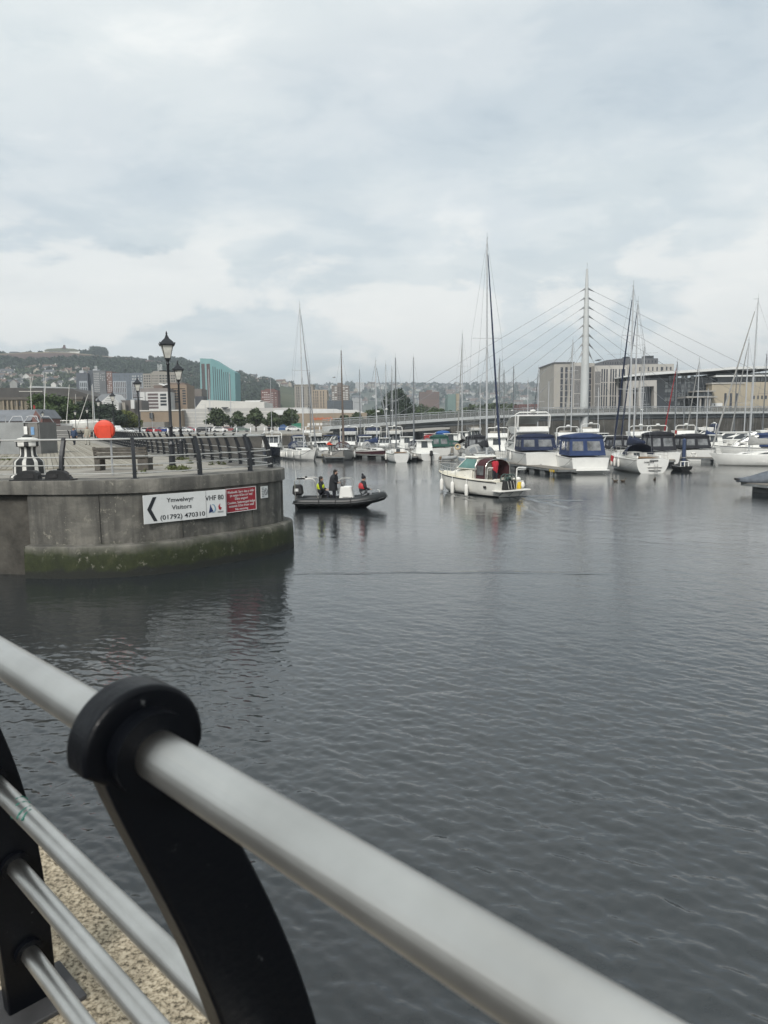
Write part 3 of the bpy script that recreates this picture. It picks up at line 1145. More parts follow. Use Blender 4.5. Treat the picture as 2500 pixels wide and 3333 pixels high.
def terrain(name, hf, xs, ys, m, label):
    mb_ = MB()
    vs_ = []
    for y in ys:
        for x in xs:
            xx = x * y
            vs_.append((xx, y, hf(xx, y)))
    n = len(xs)
    fs = [(j * n + i, j * n + i + 1, (j + 1) * n + i + 1, (j + 1) * n + i) for j in range(len(ys) - 1) for i in range(n - 1)]
    mb_.add(vs_, fs)
    o_ = mb_.build(name, m, None, smooth='all', fix=False)
    return tag(o_, label, kind='structure')


def hill_material(name, stops, heath=None):
    m = bpy.data.materials.new(name)
    m.use_nodes = True
    t, b = nodes_of(m)
    b.inputs['Roughness'].default_value = 0.95
    b.inputs['Specular IOR Level'].default_value = 0.1
    co = t.nodes.new('ShaderNodeTexCoord')
    n = t.nodes.new('ShaderNodeTexNoise')
    n.inputs['Scale'].default_value = 0.012
    n.inputs['Detail'].default_value = 9
    n.inputs['Roughness'].default_value = 0.68
    t.links.new(co.outputs['Object'], n.inputs['Vector'])
    r_ = t.nodes.new('ShaderNodeValToRGB')
    e = r_.color_ramp.elements
    e[0].position, e[0].color = stops[0][0], (*stops[0][1], 1)
    e[1].position, e[1].color = stops[-1][0], (*stops[-1][1], 1)
    for p_, c_ in stops[1:-1]:
        k = e.new(p_)
        k.color = (*c_, 1)
    t.links.new(n.outputs['Fac'], r_.inputs[0])
    last = r_.outputs[0]
    if heath:
        # dry grass towards the crest, bracken and heather just below it: vegetation zones by altitude
        sp = t.nodes.new('ShaderNodeSeparateXYZ')
        t.links.new(co.outputs['Object'], sp.inputs[0])
        ad = t.nodes.new('ShaderNodeMath')
        ad.operation = 'MULTIPLY_ADD'
        t.links.new(n.outputs['Fac'], ad.inputs[0])
        ad.inputs[1].default_value = 40
        t.links.new(sp.outputs[2], ad.inputs[2])
        mr = t.nodes.new('ShaderNodeMapRange')
        mr.inputs['From Min'].default_value = 110
        mr.inputs['From Max'].default_value = 185
        t.links.new(ad.outputs[0], mr.inputs['Value'])
        r2 = t.nodes.new('ShaderNodeValToRGB')
        e = r2.color_ramp.elements
        e[0].position, e[0].color = 0.0, (0.055, 0.06, 0.035, 1)
        e[1].position, e[1].color = 0.95, (0.20, 0.165, 0.10, 1)
        for p_, c_ in ((0.30, (0.075, 0.055, 0.048)), (0.52, (0.10, 0.065, 0.058)), (0.66, (0.19, 0.155, 0.09))):
            k = e.new(p_)
            k.color = (*c_, 1)
        t.links.new(mr.outputs[0], r2.inputs[0])
        mx = t.nodes.new('ShaderNodeMix')
        mx.data_type = 'RGBA'
        mr2 = t.nodes.new('ShaderNodeMapRange')
        mr2.inputs['From Min'].default_value = 104
        mr2.inputs['From Max'].default_value = 122
        t.links.new(ad.outputs[0], mr2.inputs['Value'])
        t.links.new(mr2.outputs[0], mx.inputs['Factor'])
        t.links.new(last, mx.inputs['A'])
        t.links.new(r2.outputs[0], mx.inputs['B'])
        last = mx.outputs['Result']
    t.links.new(last, b.inputs['Base Color'])
    return m


M_HILL = hill_material('hillside_grass', [(0.35, (0.045, 0.055, 0.032)), (0.55, (0.08, 0.088, 0.05)), (0.7, (0.12, 0.115, 0.07))], True)
M_FARH = hill_material('far_hillside', [(0.35, (0.05, 0.065, 0.045)), (0.52, (0.10, 0.11, 0.085)), (0.62, (0.16, 0.155, 0.13)), (0.72, (0.11, 0.13, 0.07))])
terrain('far_hill', far_h, list(np.linspace(-0.62, 0.75, 90)), list(np.linspace(1500, 5000, 60)), M_FARH, 'distant built-up ridge behind the marina')
terrain('hill', hill_h, list(np.linspace(-0.78, -0.03, 110)), list(np.linspace(640, 2400, 90)), M_HILL, 'broad hill with dry grass, heather and woods behind the town')


# ------------------------------------------------------------------ foliage
def leaf_mat(name, col, var=0.5):
    m = mat(name, col, 0.75, 0, var, 0.35, spec=0.25)
    return m


M_LEAF = [leaf_mat('leaf_dark', (0.062, 0.082, 0.042)), leaf_mat('leaf_mid', (0.050, 0.075, 0.026)), leaf_mat('leaf_yellow', (0.10, 0.115, 0.032)), leaf_mat('leaf_blue', (0.036, 0.052, 0.033))]
M_BARK = mat('bark', (0.06, 0.05, 0.04), 0.9, 0, 0.3, 4)
rng = np.random.default_rng(5)


def leaves(centres, radii, per, size, squash=0.8):
    """leaf-sized quads through the volume of a set of clumps"""
    vs_, fs = [], []
    for c, r_ in zip(centres, radii):
        n = per
        d = rng.normal(size=(n, 3))
        d /= np.linalg.norm(d, axis=1)[:, None]
        rad = r_ * (0.35 + 0.95 * rng.random(n) ** 0.9)
        p = np.array(c) + d * rad[:, None] * np.array([1, 1, squash])
        a = rng.normal(size=(n, 3))
        a /= np.linalg.norm(a, axis=1)[:, None]
        b = np.cross(a, d + rng.normal(size=(n, 3)) * 0.6)
        b /= np.linalg.norm(b, axis=1)[:, None] + 1e-9
        s = size * (0.6 + 0.8 * rng.random(n))[:, None]
        q = np.stack([p - a * s, p - b * s * 0.55, p + a * s, p + b * s * 0.55], 1)
        o_ = len(vs_)
        vs_ += [tuple(x) for x in q.reshape(-1, 3)]
        fs += [(o_ + 4 * i, o_ + 4 * i + 1, o_ + 4 * i + 2, o_ + 4 * i + 3) for i in range(n)]
    return vs_, fs


def crown_clumps(w_, h_, z0, n, cone=0.0):
    cs, rs = [], []
    for i in range(n):
        a = rng.random() * 2 * math.pi
        zz = rng.random()
        prof = math.sin(math.pi * (0.12 + 0.80 * zz)) ** 0.7 * (1 - cone * zz)
        rr = w_ / 2 * prof * (0.35 + 0.6 * rng.random())
        cs.append((rr * math.cos(a), rr * math.sin(a), z0 + h_ * (0.12 + 0.76 * zz)))
        rs.append(w_ * (0.07 + 0.13 * rng.random() ** 1.5) * (1 - 0.4 * cone * zz))
    return cs, rs


def tree_meshes(w_, h_, trunk, n, per, leaf, m, cone=0.0):
    cs, rs = crown_clumps(w_, h_, trunk, n, cone)
    v_, f_ = leaves(cs, rs, per, leaf)
    mb_ = MB()
    mb_.add(v_, f_)
    cr = mb_.build('crown', m, None, fix=False)
    mb_ = MB()
    mb_.tube([(0, 0, -0.3), (0.04 * w_ * 0.2, 0, trunk), (0, 0.05, trunk + h_ * 0.55)], [0.035 * w_, 0.026 * w_, 0.008 * w_], 7)
    for c in cs[::max(1, n // 6)]:
        mb_.tube([(0, 0, trunk * 0.9), (c[0] * 0.5, c[1] * 0.5, (trunk + c[2]) / 2), c], [0.016 * w_, 0.011 * w_, 0.004 * w_], 5)
    tr = mb_.build('trunk', M_BARK, None)
    a, b = cr.data, tr.data
    bpy.data.objects.remove(cr)
    bpy.data.objects.remove(tr)
    return a, b


def plant_tree(meshes, loc, s, rz, label, group=None, name='tree', sz=1.0):
    t_ = thing(name, loc, rz, label, 'tree', group)
    k_ = 0.92 + 0.2 * random.random()
    t_.scale = (s * k_, s * (2 - k_), s * sz * (0.94 + 0.12 * random.random()))
    link('crown', meshes[0], t_)
    link('trunk', meshes[1], t_)
    return t_


round_tree = tree_meshes(9.0, 6.4, 1.8, 46, 75, 0.42, M_LEAF[0], 0.7)
round_tree2 = tree_meshes(9.4, 6.0, 1.8, 44, 75, 0.42, M_LEAF[0], 0.65)
broad_tree = tree_meshes(13.0, 11.0, 2.0, 60, 230, 0.42, M_LEAF[1])
broad_dark = tree_meshes(13.0, 12.0, 1.5, 60, 230, 0.42, M_LEAF[3])
yellow_tree = tree_meshes(10.0, 7.0, 1.5, 44, 220, 0.36, M_LEAF[2])

# row of clipped trees along the far quay road
TY = 205.0
lab = ['first clipped round tree of the quay row, against the stepped white hall', 'second round tree of the quay row, below the white hall wall', 'third round tree of the quay row, beside a tall white mast',
       'fourth round tree of the quay row, near blue hoarding', 'fifth round tree of the quay row, next to the tan supermarket wall']
for i, (u0, u1, vt) in enumerate([(668, 752, 1326), (745, 805, 1333), (800, 868, 1330), (860, 918, 1340), (908, 984, 1333)]):
    a, b = P(u0, 1400, TY), P(u1, 1400, TY)
    hgt = P((u0 + u1) / 2, vt, TY).z - DECK
    s = (b.x - a.x) / 6.9
    plant_tree(round_tree if i % 2 == 0 else round_tree2, ((a.x + b.x) / 2, TY, DECK), s, i * 1.3, lab[i], 'trees along the far quay', 'round_tree', hgt / (8.2 * s))
for u0, u1, vt, Y, ms, lb in [(1090, 1150, 1348, 215, round_tree2, 'low dark tree at the end of the tan supermarket wall'), (1140, 1190, 1338, 225, round_tree, 'dark tree between the supermarket and the footbridge landing'),
                             (1245, 1342, 1268, 300, broad_dark, 'big dark tree standing above the footbridge landing'), (1180, 1262, 1335, 250, broad_tree, 'spreading green tree behind the footbridge landing'),
                             (90, 245, 1283, 175, broad_tree, 'large bright green tree behind the boatyard masts'), (215, 345, 1305, 185, broad_dark, 'dark green tree to the side of the large boatyard tree'),
                             (300, 400, 1318, 195, broad_dark, 'dark tree behind the third and fourth lamp posts'), (365, 455, 1335, 200, yellow_tree, 'yellowish bushy tree beside the tan wall')]:
    a, b = P(u0, 1400, Y), P(u1, 1400, Y)
    wd = b.x - a.x
    base_w = {id(broad_dark): 12, id(broad_tree): 12, id(yellow_tree): 9, id(round_tree): 6.9, id(round_tree2): 7}[id(ms)]
    base_h = {id(broad_dark): 13.6, id(broad_tree): 13, id(yellow_tree): 8.6, id(round_tree): 8.6, id(round_tree2): 8.1}[id(ms)]
    s = wd / base_w
    hgt = P((u0 + u1) / 2, vt, Y).z - DECK
    plant_tree(ms, ((a.x + b.x) / 2, Y, DECK), s, u0 * 0.1, lb, None, 'broad_tree', hgt / (base_h * s))


def wood(name, spots, per, leaf, m, label, squash=0.8):
    """a wood that reads as one mass"""
    mb_ = MB()
    cs, rs = [], []
    for x, y, z, r_ in spots:
        k = 4
        for i in range(k):
            a = rng.random() * 6.28
            rr = r_ * 0.55 * rng.random() ** 0.5
            cs.append((x + rr * math.cos(a), y + rr * math.sin(a), z + r_ * (0.25 + 0.9 * i / k)))
            rs.append(r_ * (0.62 - 0.09 * i))
    v_, f_ = leaves(cs, rs, per, leaf, squash)
    mb_.add(v_, f_)
    return tag(mb_.build(name, m, None, fix=False), label, kind='stuff')


sp = []
for k in range(110):
    u = 1290 + 560 * rng.random()
    Y = 330 + 130 * rng.random()
    vt = np.interp(u, [1290, 1380, 1450, 1520, 1600, 1700, 1800, 1850], [1300, 1305, 1318, 1308, 1298, 1302, 1312, 1318]) + 26 * rng.random() ** 1.5
    top = P(u, vt, Y)
    r_ = 4.0 + 3.5 * rng.random()
    sp.append((top.x, Y, max(DECK, top.z - r_ * 1.6), r_))
for k in range(60):
    u = 1150 + 700 * rng.random()
    Y = 300 + 40 * rng.random()
    r_ = 3 + 2 * rng.random()
    sp.append((P(u, 1400, Y).x, Y, DECK - 0.5, r_))
wood('woodland', sp, 85, 0.62, M_LEAF[0], 'dark green belt of trees behind the footbridge')
sp = []
for k in range(36):
    u = 1300 + 200 * rng.random()
    Y = 318 + 20 * rng.random()
    top = P(u, 1322 + 18 * rng.random(), Y)
    r_ = 3 + 2.2 * rng.random()
    sp.append((top.x, Y, max(DECK, top.z - r_ * 1.5), r_))
wood('woodland', sp, 90, 0.5, M_LEAF[1], 'paler shrubby trees at the edge of the belt behind the footbridge')


def hill_spots(n, u0, u1, vfun, rmin, rmax, hf, ylo, yhi):
    """pick ground points on a hill whose pixel row satisfies vfun(u) -> (v0, v1)"""
    res = []
    guard = 0
    while len(res) < n and guard < n * 60:
        guard += 1
        u = u0 + (u1 - u0) * rng.random()
        y = ylo + (yhi - ylo) * rng.random()
        d = ray(u, 1300)
        x = d.x / d.y * y
        z = hf(x, y)
        q = CAM_M.transposed() @ Vector((x, y, z - EYE))
        v = CY - F_PX * q.y / -q.z
        uu = CX + F_PX * q.x / -q.z
        lo, hi = vfun(uu)
        if lo <= v <= hi:
            res.append((x, y, z - 1.0, rmin + (rmax - rmin) * rng.random()))
    return res


# the wood wraps the middle of the hill; hedgerow trees stand on the crest
sp = hill_spots(1500, -60, 900, lambda u: (np.interp(u, [-60, 60, 180, 260, 330, 420, 520, 620, 760, 900], [1160, 1182, 1178, 1172, 1176, 1186, 1192, 1188, 1222, 1262]),
                                           np.interp(u, [-60, 250, 420, 900], [1212, 1216, 1226, 1330])), 5, 9.5, hill_h, 760, 1490)
wood('woodland', sp, 26, 2.1, M_LEAF[3], 'dark wood wrapping the middle slope of the hill', 0.9)
sp = hill_spots(420, -60, 300, lambda u: (1205, 1262), 4, 7, hill_h, 640, 1250)
wood('woodland', sp, 24, 1.9, M_LEAF[0], 'garden trees scattered between the hillside houses', 0.9)
sp = []
for u0, u1, hgt, n, rr in [(262, 300, 9, 14, 7), (300, 352, 22, 30, 9), (395, 430, 5, 8, 5), (430, 500, 5, 22, 6), (498, 560, 12, 26, 8), (555, 606, 14, 20, 8), (100, 150, 7, 14, 5), (0, 36, 6, 8, 6),
                           (765, 800, 8, 12, 8), (800, 900, 6, 26, 8), (900, 965, 7, 20, 9), (10, 18, 14, 3, 4)]:
    for k in range(n):
        u = u0 + (u1 - u0) * rng.random()
        d = ray(u, 1300)
        y = HILL_Y - 8 + 24 * rng.random()
        x = d.x / d.y * y
        sp.append((x, y, hill_h(x, min(y, HILL_Y)) - 2 + hgt * rng.random() * 0.6, rr * (0.6 + 0.5 * rng.random())))
wood('woodland', sp, 50, 1.8, M_LEAF[3], 'trees and hedges standing along the hill crest', 0.9)
sp = hill_spots(620, 850, 2300, lambda u: (far_ridge_px(u) - 2, 1335), 7, 15, far_h, 1520, 2990)
for k in range(150):
    u = 860 + 1300 * rng.random()
    d = ray(u, 1300)
    x = d.x / d.y * FAR_Y
    sp.append((x, FAR_Y, far_h(x, FAR_Y) - 3, 6 + 8 * rng.random()))
wood('woodland', sp, 18, 4.2, M_LEAF[3], 'trees dotted over the distant built-up ridge', 0.8)

# ------------------------------------------------------------------ hillside houses
M_HW = [mat('render_white', (0.55, 0.54, 0.51), 0.8, 0, 0.1, 0.4), mat('render_grey', (0.26, 0.25, 0.235), 0.8, 0, 0.15, 0.4), mat('render_buff', (0.36, 0.32, 0.26), 0.8, 0, 0.15, 0.4)]
M_SLATE = mat('slate_roof', (0.085, 0.088, 0.095), 0.8, 0, 0.25, 0.8)
M_TILE = mat('brown_tile_roof', (0.13, 0.085, 0.065), 0.8, 0, 0.25, 0.8)
M_WIN = mat('house_window', (0.05, 0.055, 0.06), 0.2, 0, 0.3, 1)
house_me = []
for wi in range(3):
    for rf in (M_SLATE, M_TILE):
        w_, d_, h_, r_ = 8.5, 7.5, 5.4, 2.9
        mb = MB()
        mb.box((0, 0, h_ / 2 - 1), (w_, d_, h_ + 2), 0, 0)
        mb.add([(-w_ / 2, -d_ / 2, h_), (-w_ / 2, d_ / 2, h_), (-w_ / 2, 0, h_ + r_)], [(0, 1, 2)], 0)
        mb.add([(w_ / 2, -d_ / 2, h_), (w_ / 2, d_ / 2, h_), (w_ / 2, 0, h_ + r_)], [(0, 2, 1)], 0)
        e = 0.35
        mb.add([(-w_ / 2 - e, -d_ / 2 - e, h_ - 0.2), (w_ / 2 + e, -d_ / 2 - e, h_ - 0.2), (w_ / 2 + e, 0, h_ + r_ + 0.15), (-w_ / 2 - e, 0, h_ + r_ + 0.15)], [(0, 1, 2, 3)], 1)
        mb.add([(w_ / 2 + e, d_ / 2 + e, h_ - 0.2), (-w_ / 2 - e, d_ / 2 + e, h_ - 0.2), (-w_ / 2 - e, 0, h_ + r_ + 0.15), (w_ / 2 + e, 0, h_ + r_ + 0.15)], [(0, 1, 2, 3)], 1)
        mb.box((w_ / 2 - 0.9, 0, h_ + r_ + 0.4), (0.9, 0.6, 1.6), 0, 0)
        for fx in (-2.4, 2.0):
            for fz in (1.5, 4.1):
                mb.box((fx, -d_ / 2 - 0.02, fz), (1.5, 0.08, 1.3), 0, 2)
        o = mb.build('house', [M_HW[wi], rf, M_WIN])
        house_me.append(o.data)
        bpy.data.objects.remove(o)


HOUSE_LOOK = ['white walled %s with grey slates', 'white walled %s with brown tiles', 'grey walled %s with grey slates', 'grey walled %s with brown tiles', 'buff walled %s with grey slates', 'buff walled %s with brown tiles']


def houses(spots, scale, label, group, rz=None):
    for i, (x, y, z, _) in enumerate(spots):
        hk = int(rng.integers(0, 6))
        o_ = link('house', house_me[hk])
        o_.location = (x, y, z + 0.6)
        a = (rng.random() - 0.5) * 0.9 + (math.pi / 2 if rng.random() < 0.35 else 0)
        o_.rotation_euler = (0, 0, a)
        s = scale * (0.8 + 0.5 * rng.random())
        o_.scale = (s * (1 + 0.8 * (rng.random() < 0.4)), s, s)
        tag(o_, label[0] + HOUSE_LOOK[hk] % 'house' + label[1], 'house', group)


houses(hill_spots(70, -30, 300, lambda u: (1206, 1262), 5, 7, hill_h, 650, 1200), 0.95, ('small ', ' among trees on the near hillside'), 'houses on the near hillside')
houses(hill_spots(34, 595, 1000, lambda u: (1228, 1262), 5, 7, hill_h, 700, 1400), 0.9, ('terraced ', ' on the slope beside the teal tower'), 'houses on the slope by the teal tower')
houses(hill_spots(235, 930, 1830, lambda u: (far_ridge_px(u) + 2, 1322), 5, 7, far_h, 1550, 2980), 1.5, ('tiny ', ' on the distant ridge behind the marina'), 'houses on the distant ridge')


# ------------------------------------------------------------------ town buildings: volumes with real windows
def wcol(name, c, var=0.1, sc=0.3):
    return mat(name, c, 0.8, 0, var, sc)


M_WGL = mat('window_glass', (0.03, 0.034, 0.04), 0.15, 0, 0.35, 0.3, spec=0.6)
M_WWH = mat('window_white', (0.60, 0.60, 0.58), 0.6, 0, 0.1, 0.5)
WIN_ME = {}


def win_mesh(m):
    if m.name not in WIN_ME:
        o_ = MB().box((0, 0, 0), (1, 0.16, 1)).build('window', m)
        WIN_ME[m.name] = o_.data
        bpy.data.objects.remove(o_)
    return WIN_ME[m.name]


class Bld:
    """a building laid out on a vertical plane at distance Y; columns and rows are those of the photograph's view of that plane"""

    def __init__(self, name, label, Y, u_ref, cat='building'):
        self.Y = Y
        self.o = P(u_ref, 1390, Y)
        self.root = thing(name, (self.o.x, Y, DECK), 0, label, cat)

    def xz(self, u, v, Y=None):
        p = P(u, v, Y or self.Y)
        return p.x - self.o.x, p.z - DECK

    def vol(self, part, u0, u1, vt, m, depth=12, vb=None, dy=0.0, roof=None):
        x0, z1 = self.xz(u0, vt, self.Y + dy)
        x1, _ = self.xz(u1, vt, self.Y + dy)
        z0 = -1.0 if vb is None else self.xz((u0 + u1) / 2, vb, self.Y + dy)[1]
        mb_ = MB()
        mb_.box(((x0 + x1) / 2, dy + depth / 2, (z0 + z1) / 2), (x1 - x0, depth, z1 - z0))
        o_ = mb_.build(part, m, self.root)
        if roof:
            MB().box(((x0 + x1) / 2, dy + depth / 2, z1 + 0.2), (x1 - x0 + 0.5, depth + 0.5, 0.4)).build('parapet', roof, self.root)
        return o_

    def poly(self, part, pts, m, depth=12, dy=0.0):
        q = [self.xz(u, v, self.Y + dy) for u, v in pts]
        return MB().prism(q, dy, dy + depth, 'xz').build(part, m, self.root)

    def wins(self, u0, u1, v0, v1, nc, nr, fw, fh, m=None, dy=0.0, name='window', skip=0.0, proud=0.05):
        x0, z1 = self.xz(u0, v0, self.Y + dy)
        x1, _ = self.xz(u1, v0, self.Y + dy)
        z0 = self.xz((u0 + u1) / 2, v1, self.Y + dy)[1]
        cw, rh = (x1 - x0) / nc, (z1 - z0) / nr
        for i in range(nc):
            for j in range(nr):
                if skip and rng.random() < skip:
                    continue
                o_ = link(name, win_mesh(m or M_WGL), self.root)
                o_.location = (x0 + (i + 0.5) * cw, dy - proud + 0.08, z0 + (j + 0.5) * rh)
                o_.scale = (cw * fw, 1, rh * fh)


M_B1 = wcol('stone_beige', (0.325, 0.31, 0.285), 0.07, 0.2)
M_B2 = wcol('stone_pale', (0.40, 0.385, 0.36), 0.06, 0.2)
M_B3 = wcol('stone_sand', (0.37, 0.325, 0.25), 0.08, 0.2)
M_PENT = wcol('zinc_grey', (0.10, 0.105, 0.115), 0.1)
M_ROOFW = wcol('white_roof_edge', (0.62, 0.63, 0.62), 0.05)
M_CURT = mat('curtain_wall_glass', (0.022, 0.027, 0.034), 0.10, 0, 0.4, 0.12, spec=0.7)
M_FRAME = wcol('dark_frame', (0.045, 0.05, 0.055))
M_WSP = mat('strip_glass', (0.04, 0.044, 0.055), 0.12, 0, 0.45, 0.25, spec=0.6)

# right bank: stone office block
b = Bld('office_block', 'pale stone office block of seven storeys behind the white bridge mast', 236, 1900)
b.vol('wall', 1804, 1868, 1183, M_B1, 22, roof=M_PENT)
b.vol('wall', 1868.4, 1912, 1180, M_B2, 20, dy=-1.5)
b.vol('wall', 1912.4, 1936, 1182, M_B1, 20, dy=1.0)
b.vol('wall', 1936.4, 2042, 1190, M_B2, 20, dy=-2.0)
b.vol('wall', 2042.4, 2194, 1186, M_B1, 20, dy=2.2)
b.poly('penthouse', [(1934, 1200), (1934, 1186), (1975, 1172), (2030, 1166), (2142, 1166), (2142, 1200)], M_PENT, 14, dy=4)
for (u0, u1, dy) in ((1825, 1833, 0), (1840, 1848, 0), (1857, 1866, 0), (1918, 1925, 1.0), (1928, 1932, 1.0)):
    b.wins(u0, u1, 1194, 1330, 1, 7, 1.0, 0.88, M_WSP, dy)
for k in range(6):
    b.wins(1871 + k * 3.4, 1873 + k * 3.4, 1190, 1326, 1, 3, 1.0, 0.95, M_WSP, -1.5)
for k in range(5):
    b.wins(1938 + k * 3.6, 1940.2 + k * 3.6, 1208, 1332, 1, 3, 1.0, 0.95, M_WSP, -2.0)
for u0 in (1958, 1966, 1974, 1987, 1995, 2003, 2015, 2023, 2031):
    b.wins(u0, u0 + 4.4, 1200, 1333, 1, 3, 1.0, 0.94, M_WSP, -2.0)
b.wins(2062, 2160, 1194, 1209, 7, 1, 0.28, 0.85, M_WSP, 2.2)
b.wins(2150, 2190, 1193, 1207, 3, 1, 0.35, 0.8, M_WSP, 2.2)
b.wins(1960, 2030, 1178, 1187, 9, 1, 0.3, 0.8, M_WSP, 4)
b.wins(2050, 2140, 1172, 1183, 8, 1, 0.25, 0.7, M_WSP, 4)
# plant on the roof
for u0, u1, vt in ((1945, 1958, 1172), (2100, 2128, 1158), (2035, 2050, 1161)):
    b.vol('roof_plant', u0, u1, vt, M_FRAME, 3, 1170, dy=8)
x0, z0 = b.xz(1975, 1166, 245)
x1, _ = b.xz(2142, 1166, 245)
MB().tube([(x0, 9, z0 + 1.2), (x1, 9, z0 + 1.6)], 0.05, 4).build('roof_rail', M_GALV, b.root)

# glazed hall with the white flying roof
g = Bld('glazed_hall', 'dark glazed hall under a long white curved roof', 228, 2180)
g.vol('glass_wall', 2040, 2340, 1232, M_CURT, 20)
g.vol('glass_wall', 2330.6, 2560, 1216, M_CURT, 20, 1252, dy=3)
g.poly('roof', [(2030, 1228), (2030, 1224), (2080, 1215), (2200, 1207), (2310, 1200), (2385, 1194), (2560, 1190), (2560, 1198), (2385, 1202), (2310, 1208), (2200, 1215), (2080, 1223)], M_ROOFW, 26, dy=-3.2)
for k in range(10):
    g.wins(2175 + k * 14.5, 2176 + k * 14.5, 1222, 1345, 1, 1, 1.0, 1.0, M_FRAME, 0, 'mullion', proud=0.12)
for v in (1240, 1262, 1284, 1306, 1328):
    g.wins(2160, 2335, v, v + 1.6, 1, 1, 1.0, 1.0, M_FRAME, 0, 'transom', proud=0.14)
M_PALEG = mat('reflecting_pane', (0.10, 0.11, 0.115), 0.15, 0, 0.4, 0.3, spec=0.6)
g.wins(2165, 2260, 1222, 1320, 9, 7, 0.86, 0.8, M_PALEG, 0, 'pane', 0.45, proud=0.09)
g.poly('portal', [(2037, 1356), (2037, 1240), (2138, 1237), (2138, 1356), (2129, 1356), (2129, 1257), (2089, 1258), (2089, 1356), (2079, 1356), (2079, 1262), (2060, 1262), (2060, 1356)], M_B2, 2.5, dy=-2.6)
# sand-stone wing and its canopies
h = Bld('stone_wing', 'sand coloured stone wing with tall slit windows beside the glazed hall', 224, 2400)
h.vol('wall', 2318, 2420, 1250, M_B3, 14, roof=M_B2)
h.vol('wall', 2420.5, 2570, 1244, M_B3, 14, dy=0.4)
for u0 in (2358, 2376, 2394):
    h.wins(u0, u0 + 7.5, 1280, 1344, 1, 1, 1, 1, M_WSP)
h.wins(2448, 2500, 1288, 1299, 4, 1, 0.42, 1, M_WSP, 0.4)
h.wins(2448, 2500, 1330, 1342, 4, 1, 0.42, 1, M_WSP, 0.4)
h.vol('clerestory', 2336, 2560, 1226, M_CURT, 9, 1246, dy=2.5)
h.vol('canopy', 2330, 2570, 1221.5, M_ROOFW, 12, 1225, dy=1)
h.wins(2440, 2500, 1230, 1240, 5, 1, 0.6, 1, M_PALEG, 2.5, 'pane')
h.vol('canopy', 2235, 2336, 1290, M_B1, 10, 1294, dy=-3)
h.vol('canopy', 2266, 2330, 1271.5, M_B1, 8, 1275, dy=-2)
h.vol('lobby', 2268, 2317.5, 1278, M_CURT, 6, 1345, dy=-1)
for u0 in (2280, 2297, 2310):
    h.vol('column', u0, u0 + 3, 1294, M_B2, 0.8, 1345, dy=-2.5)
sg = h.vol('sign_board', 2316, 2352, 1312, M_ROOFW, 0.2, 1324, dy=-0.35)
h.poly('emblem', [(2323, 1320), (2326, 1314), (2329, 1320)], M_FRAME, 0.06, dy=-0.43)

# tall towers left of centre
t_ = Bld('teal_tower', 'teal clad student tower with sloping roof and dark vertical window strips', 430, 700)
M_TEAL = wcol('teal_cladding', (0.15, 0.29, 0.30), 0.06, 0.1)
M_TEALL = wcol('teal_cladding_pale', (0.19, 0.33, 0.335), 0.05, 0.1)
M_BRN = wcol('brown_cladding', (0.10, 0.075, 0.075), 0.15)
t_.poly('tower', [(685.2, 1420), (685.2, 1168), (693, 1168.5), (727, 1190), (765, 1211), (769, 1420)], M_TEAL, 16)
t_.poly('end_wall', [(654, 1420), (651, 1166), (691, 1168), (684.8, 1420)], M_TEALL, 16, dy=0.5)
for k, (u, vt) in enumerate([(693, 1193), (700, 1194), (707, 1201), (714, 1202), (721, 1202), (728, 1211), (735, 1211), (741.5, 1212), (748, 1217)]):
    t_.wins(u - 1.1, u + 1.1, vt, 1303, 1, 1, 1, 1, M_WSP, 0, 'window_strip')
t_.wins(655, 666, 1184, 1300, 1, 1, 1, 1, M_BRN, 0.5, 'cladding_strip')
t_.wins(672, 683, 1184, 1300, 1, 1, 1, 1, M_BRN, 0.5, 'cladding_strip')
t_.wins(655.5, 665.5, 1204, 1296, 2, 12, 0.7, 0.5, M_PALEG, 0.5, proud=0.2)

M_GREYT = wcol('grey_cladding', (0.12, 0.124, 0.13))
M_GREYD = wcol('dark_grey_cladding', (0.085, 0.094, 0.11))
M_SLB = wcol('slate_blue_cladding', (0.12, 0.14, 0.165))
M_PALEB = wcol('pale_blue_panel', (0.34, 0.37, 0.395))
M_ORNG = wcol('rust_brick', (0.17, 0.10, 0.085))
a = Bld('grey_tower_block', 'dark grey tower block with white dotted windows and a white framed panel', 560, 310)
a.vol('wall', 247, 284.6, 1214, M_GREYD, 18)
a.vol('wall', 285, 300.5, 1206, M_GREYD, 18, dy=3)
a.vol('wall', 301, 343, 1206, M_GREYT, 18, dy=1)
a.vol('wall', 343.4, 364, 1209, M_ORNG, 18, dy=2)
a.wins(258, 284, 1240, 1280, 3, 3, 0.95, 0.97, M_PALEB, 0, 'panel', proud=0.12)
a.wins(260, 283, 1244, 1278, 4, 2, 0.45, 0.8, M_WGL, 0, proud=0.3)
a.wins(259, 283, 1220, 1238, 4, 2, 0.32, 0.5, M_PALEG, 0)
a.wins(304, 322, 1212, 1276, 5, 11, 0.4, 0.45, M_WWH, 1)
a.wins(324, 341, 1212, 1240, 3, 5, 0.3, 0.4, M_WWH, 1, skip=0.4)
a.wins(346, 362, 1214, 1276, 3, 10, 0.42, 0.5, M_WWH, 2, skip=0.3)
a.vol('plant_room', 302, 316, 1202, M_GALV, 6, 1207, dy=6)
a.vol('plant_room', 258, 272, 1206, M_GALV, 6, 1215, dy=6)
for u in (308, 311, 314, 267):
    a.vol('antenna', u, u + 1, 1191 if u > 300 else 1197, M_ROOFW, 0.5, 1206, dy=8)
c = Bld('slate_blue_block', 'slate blue housing block with pale framed panels', 540, 420)
c.vol('wall', 365, 465, 1214.5, M_SLB, 18)
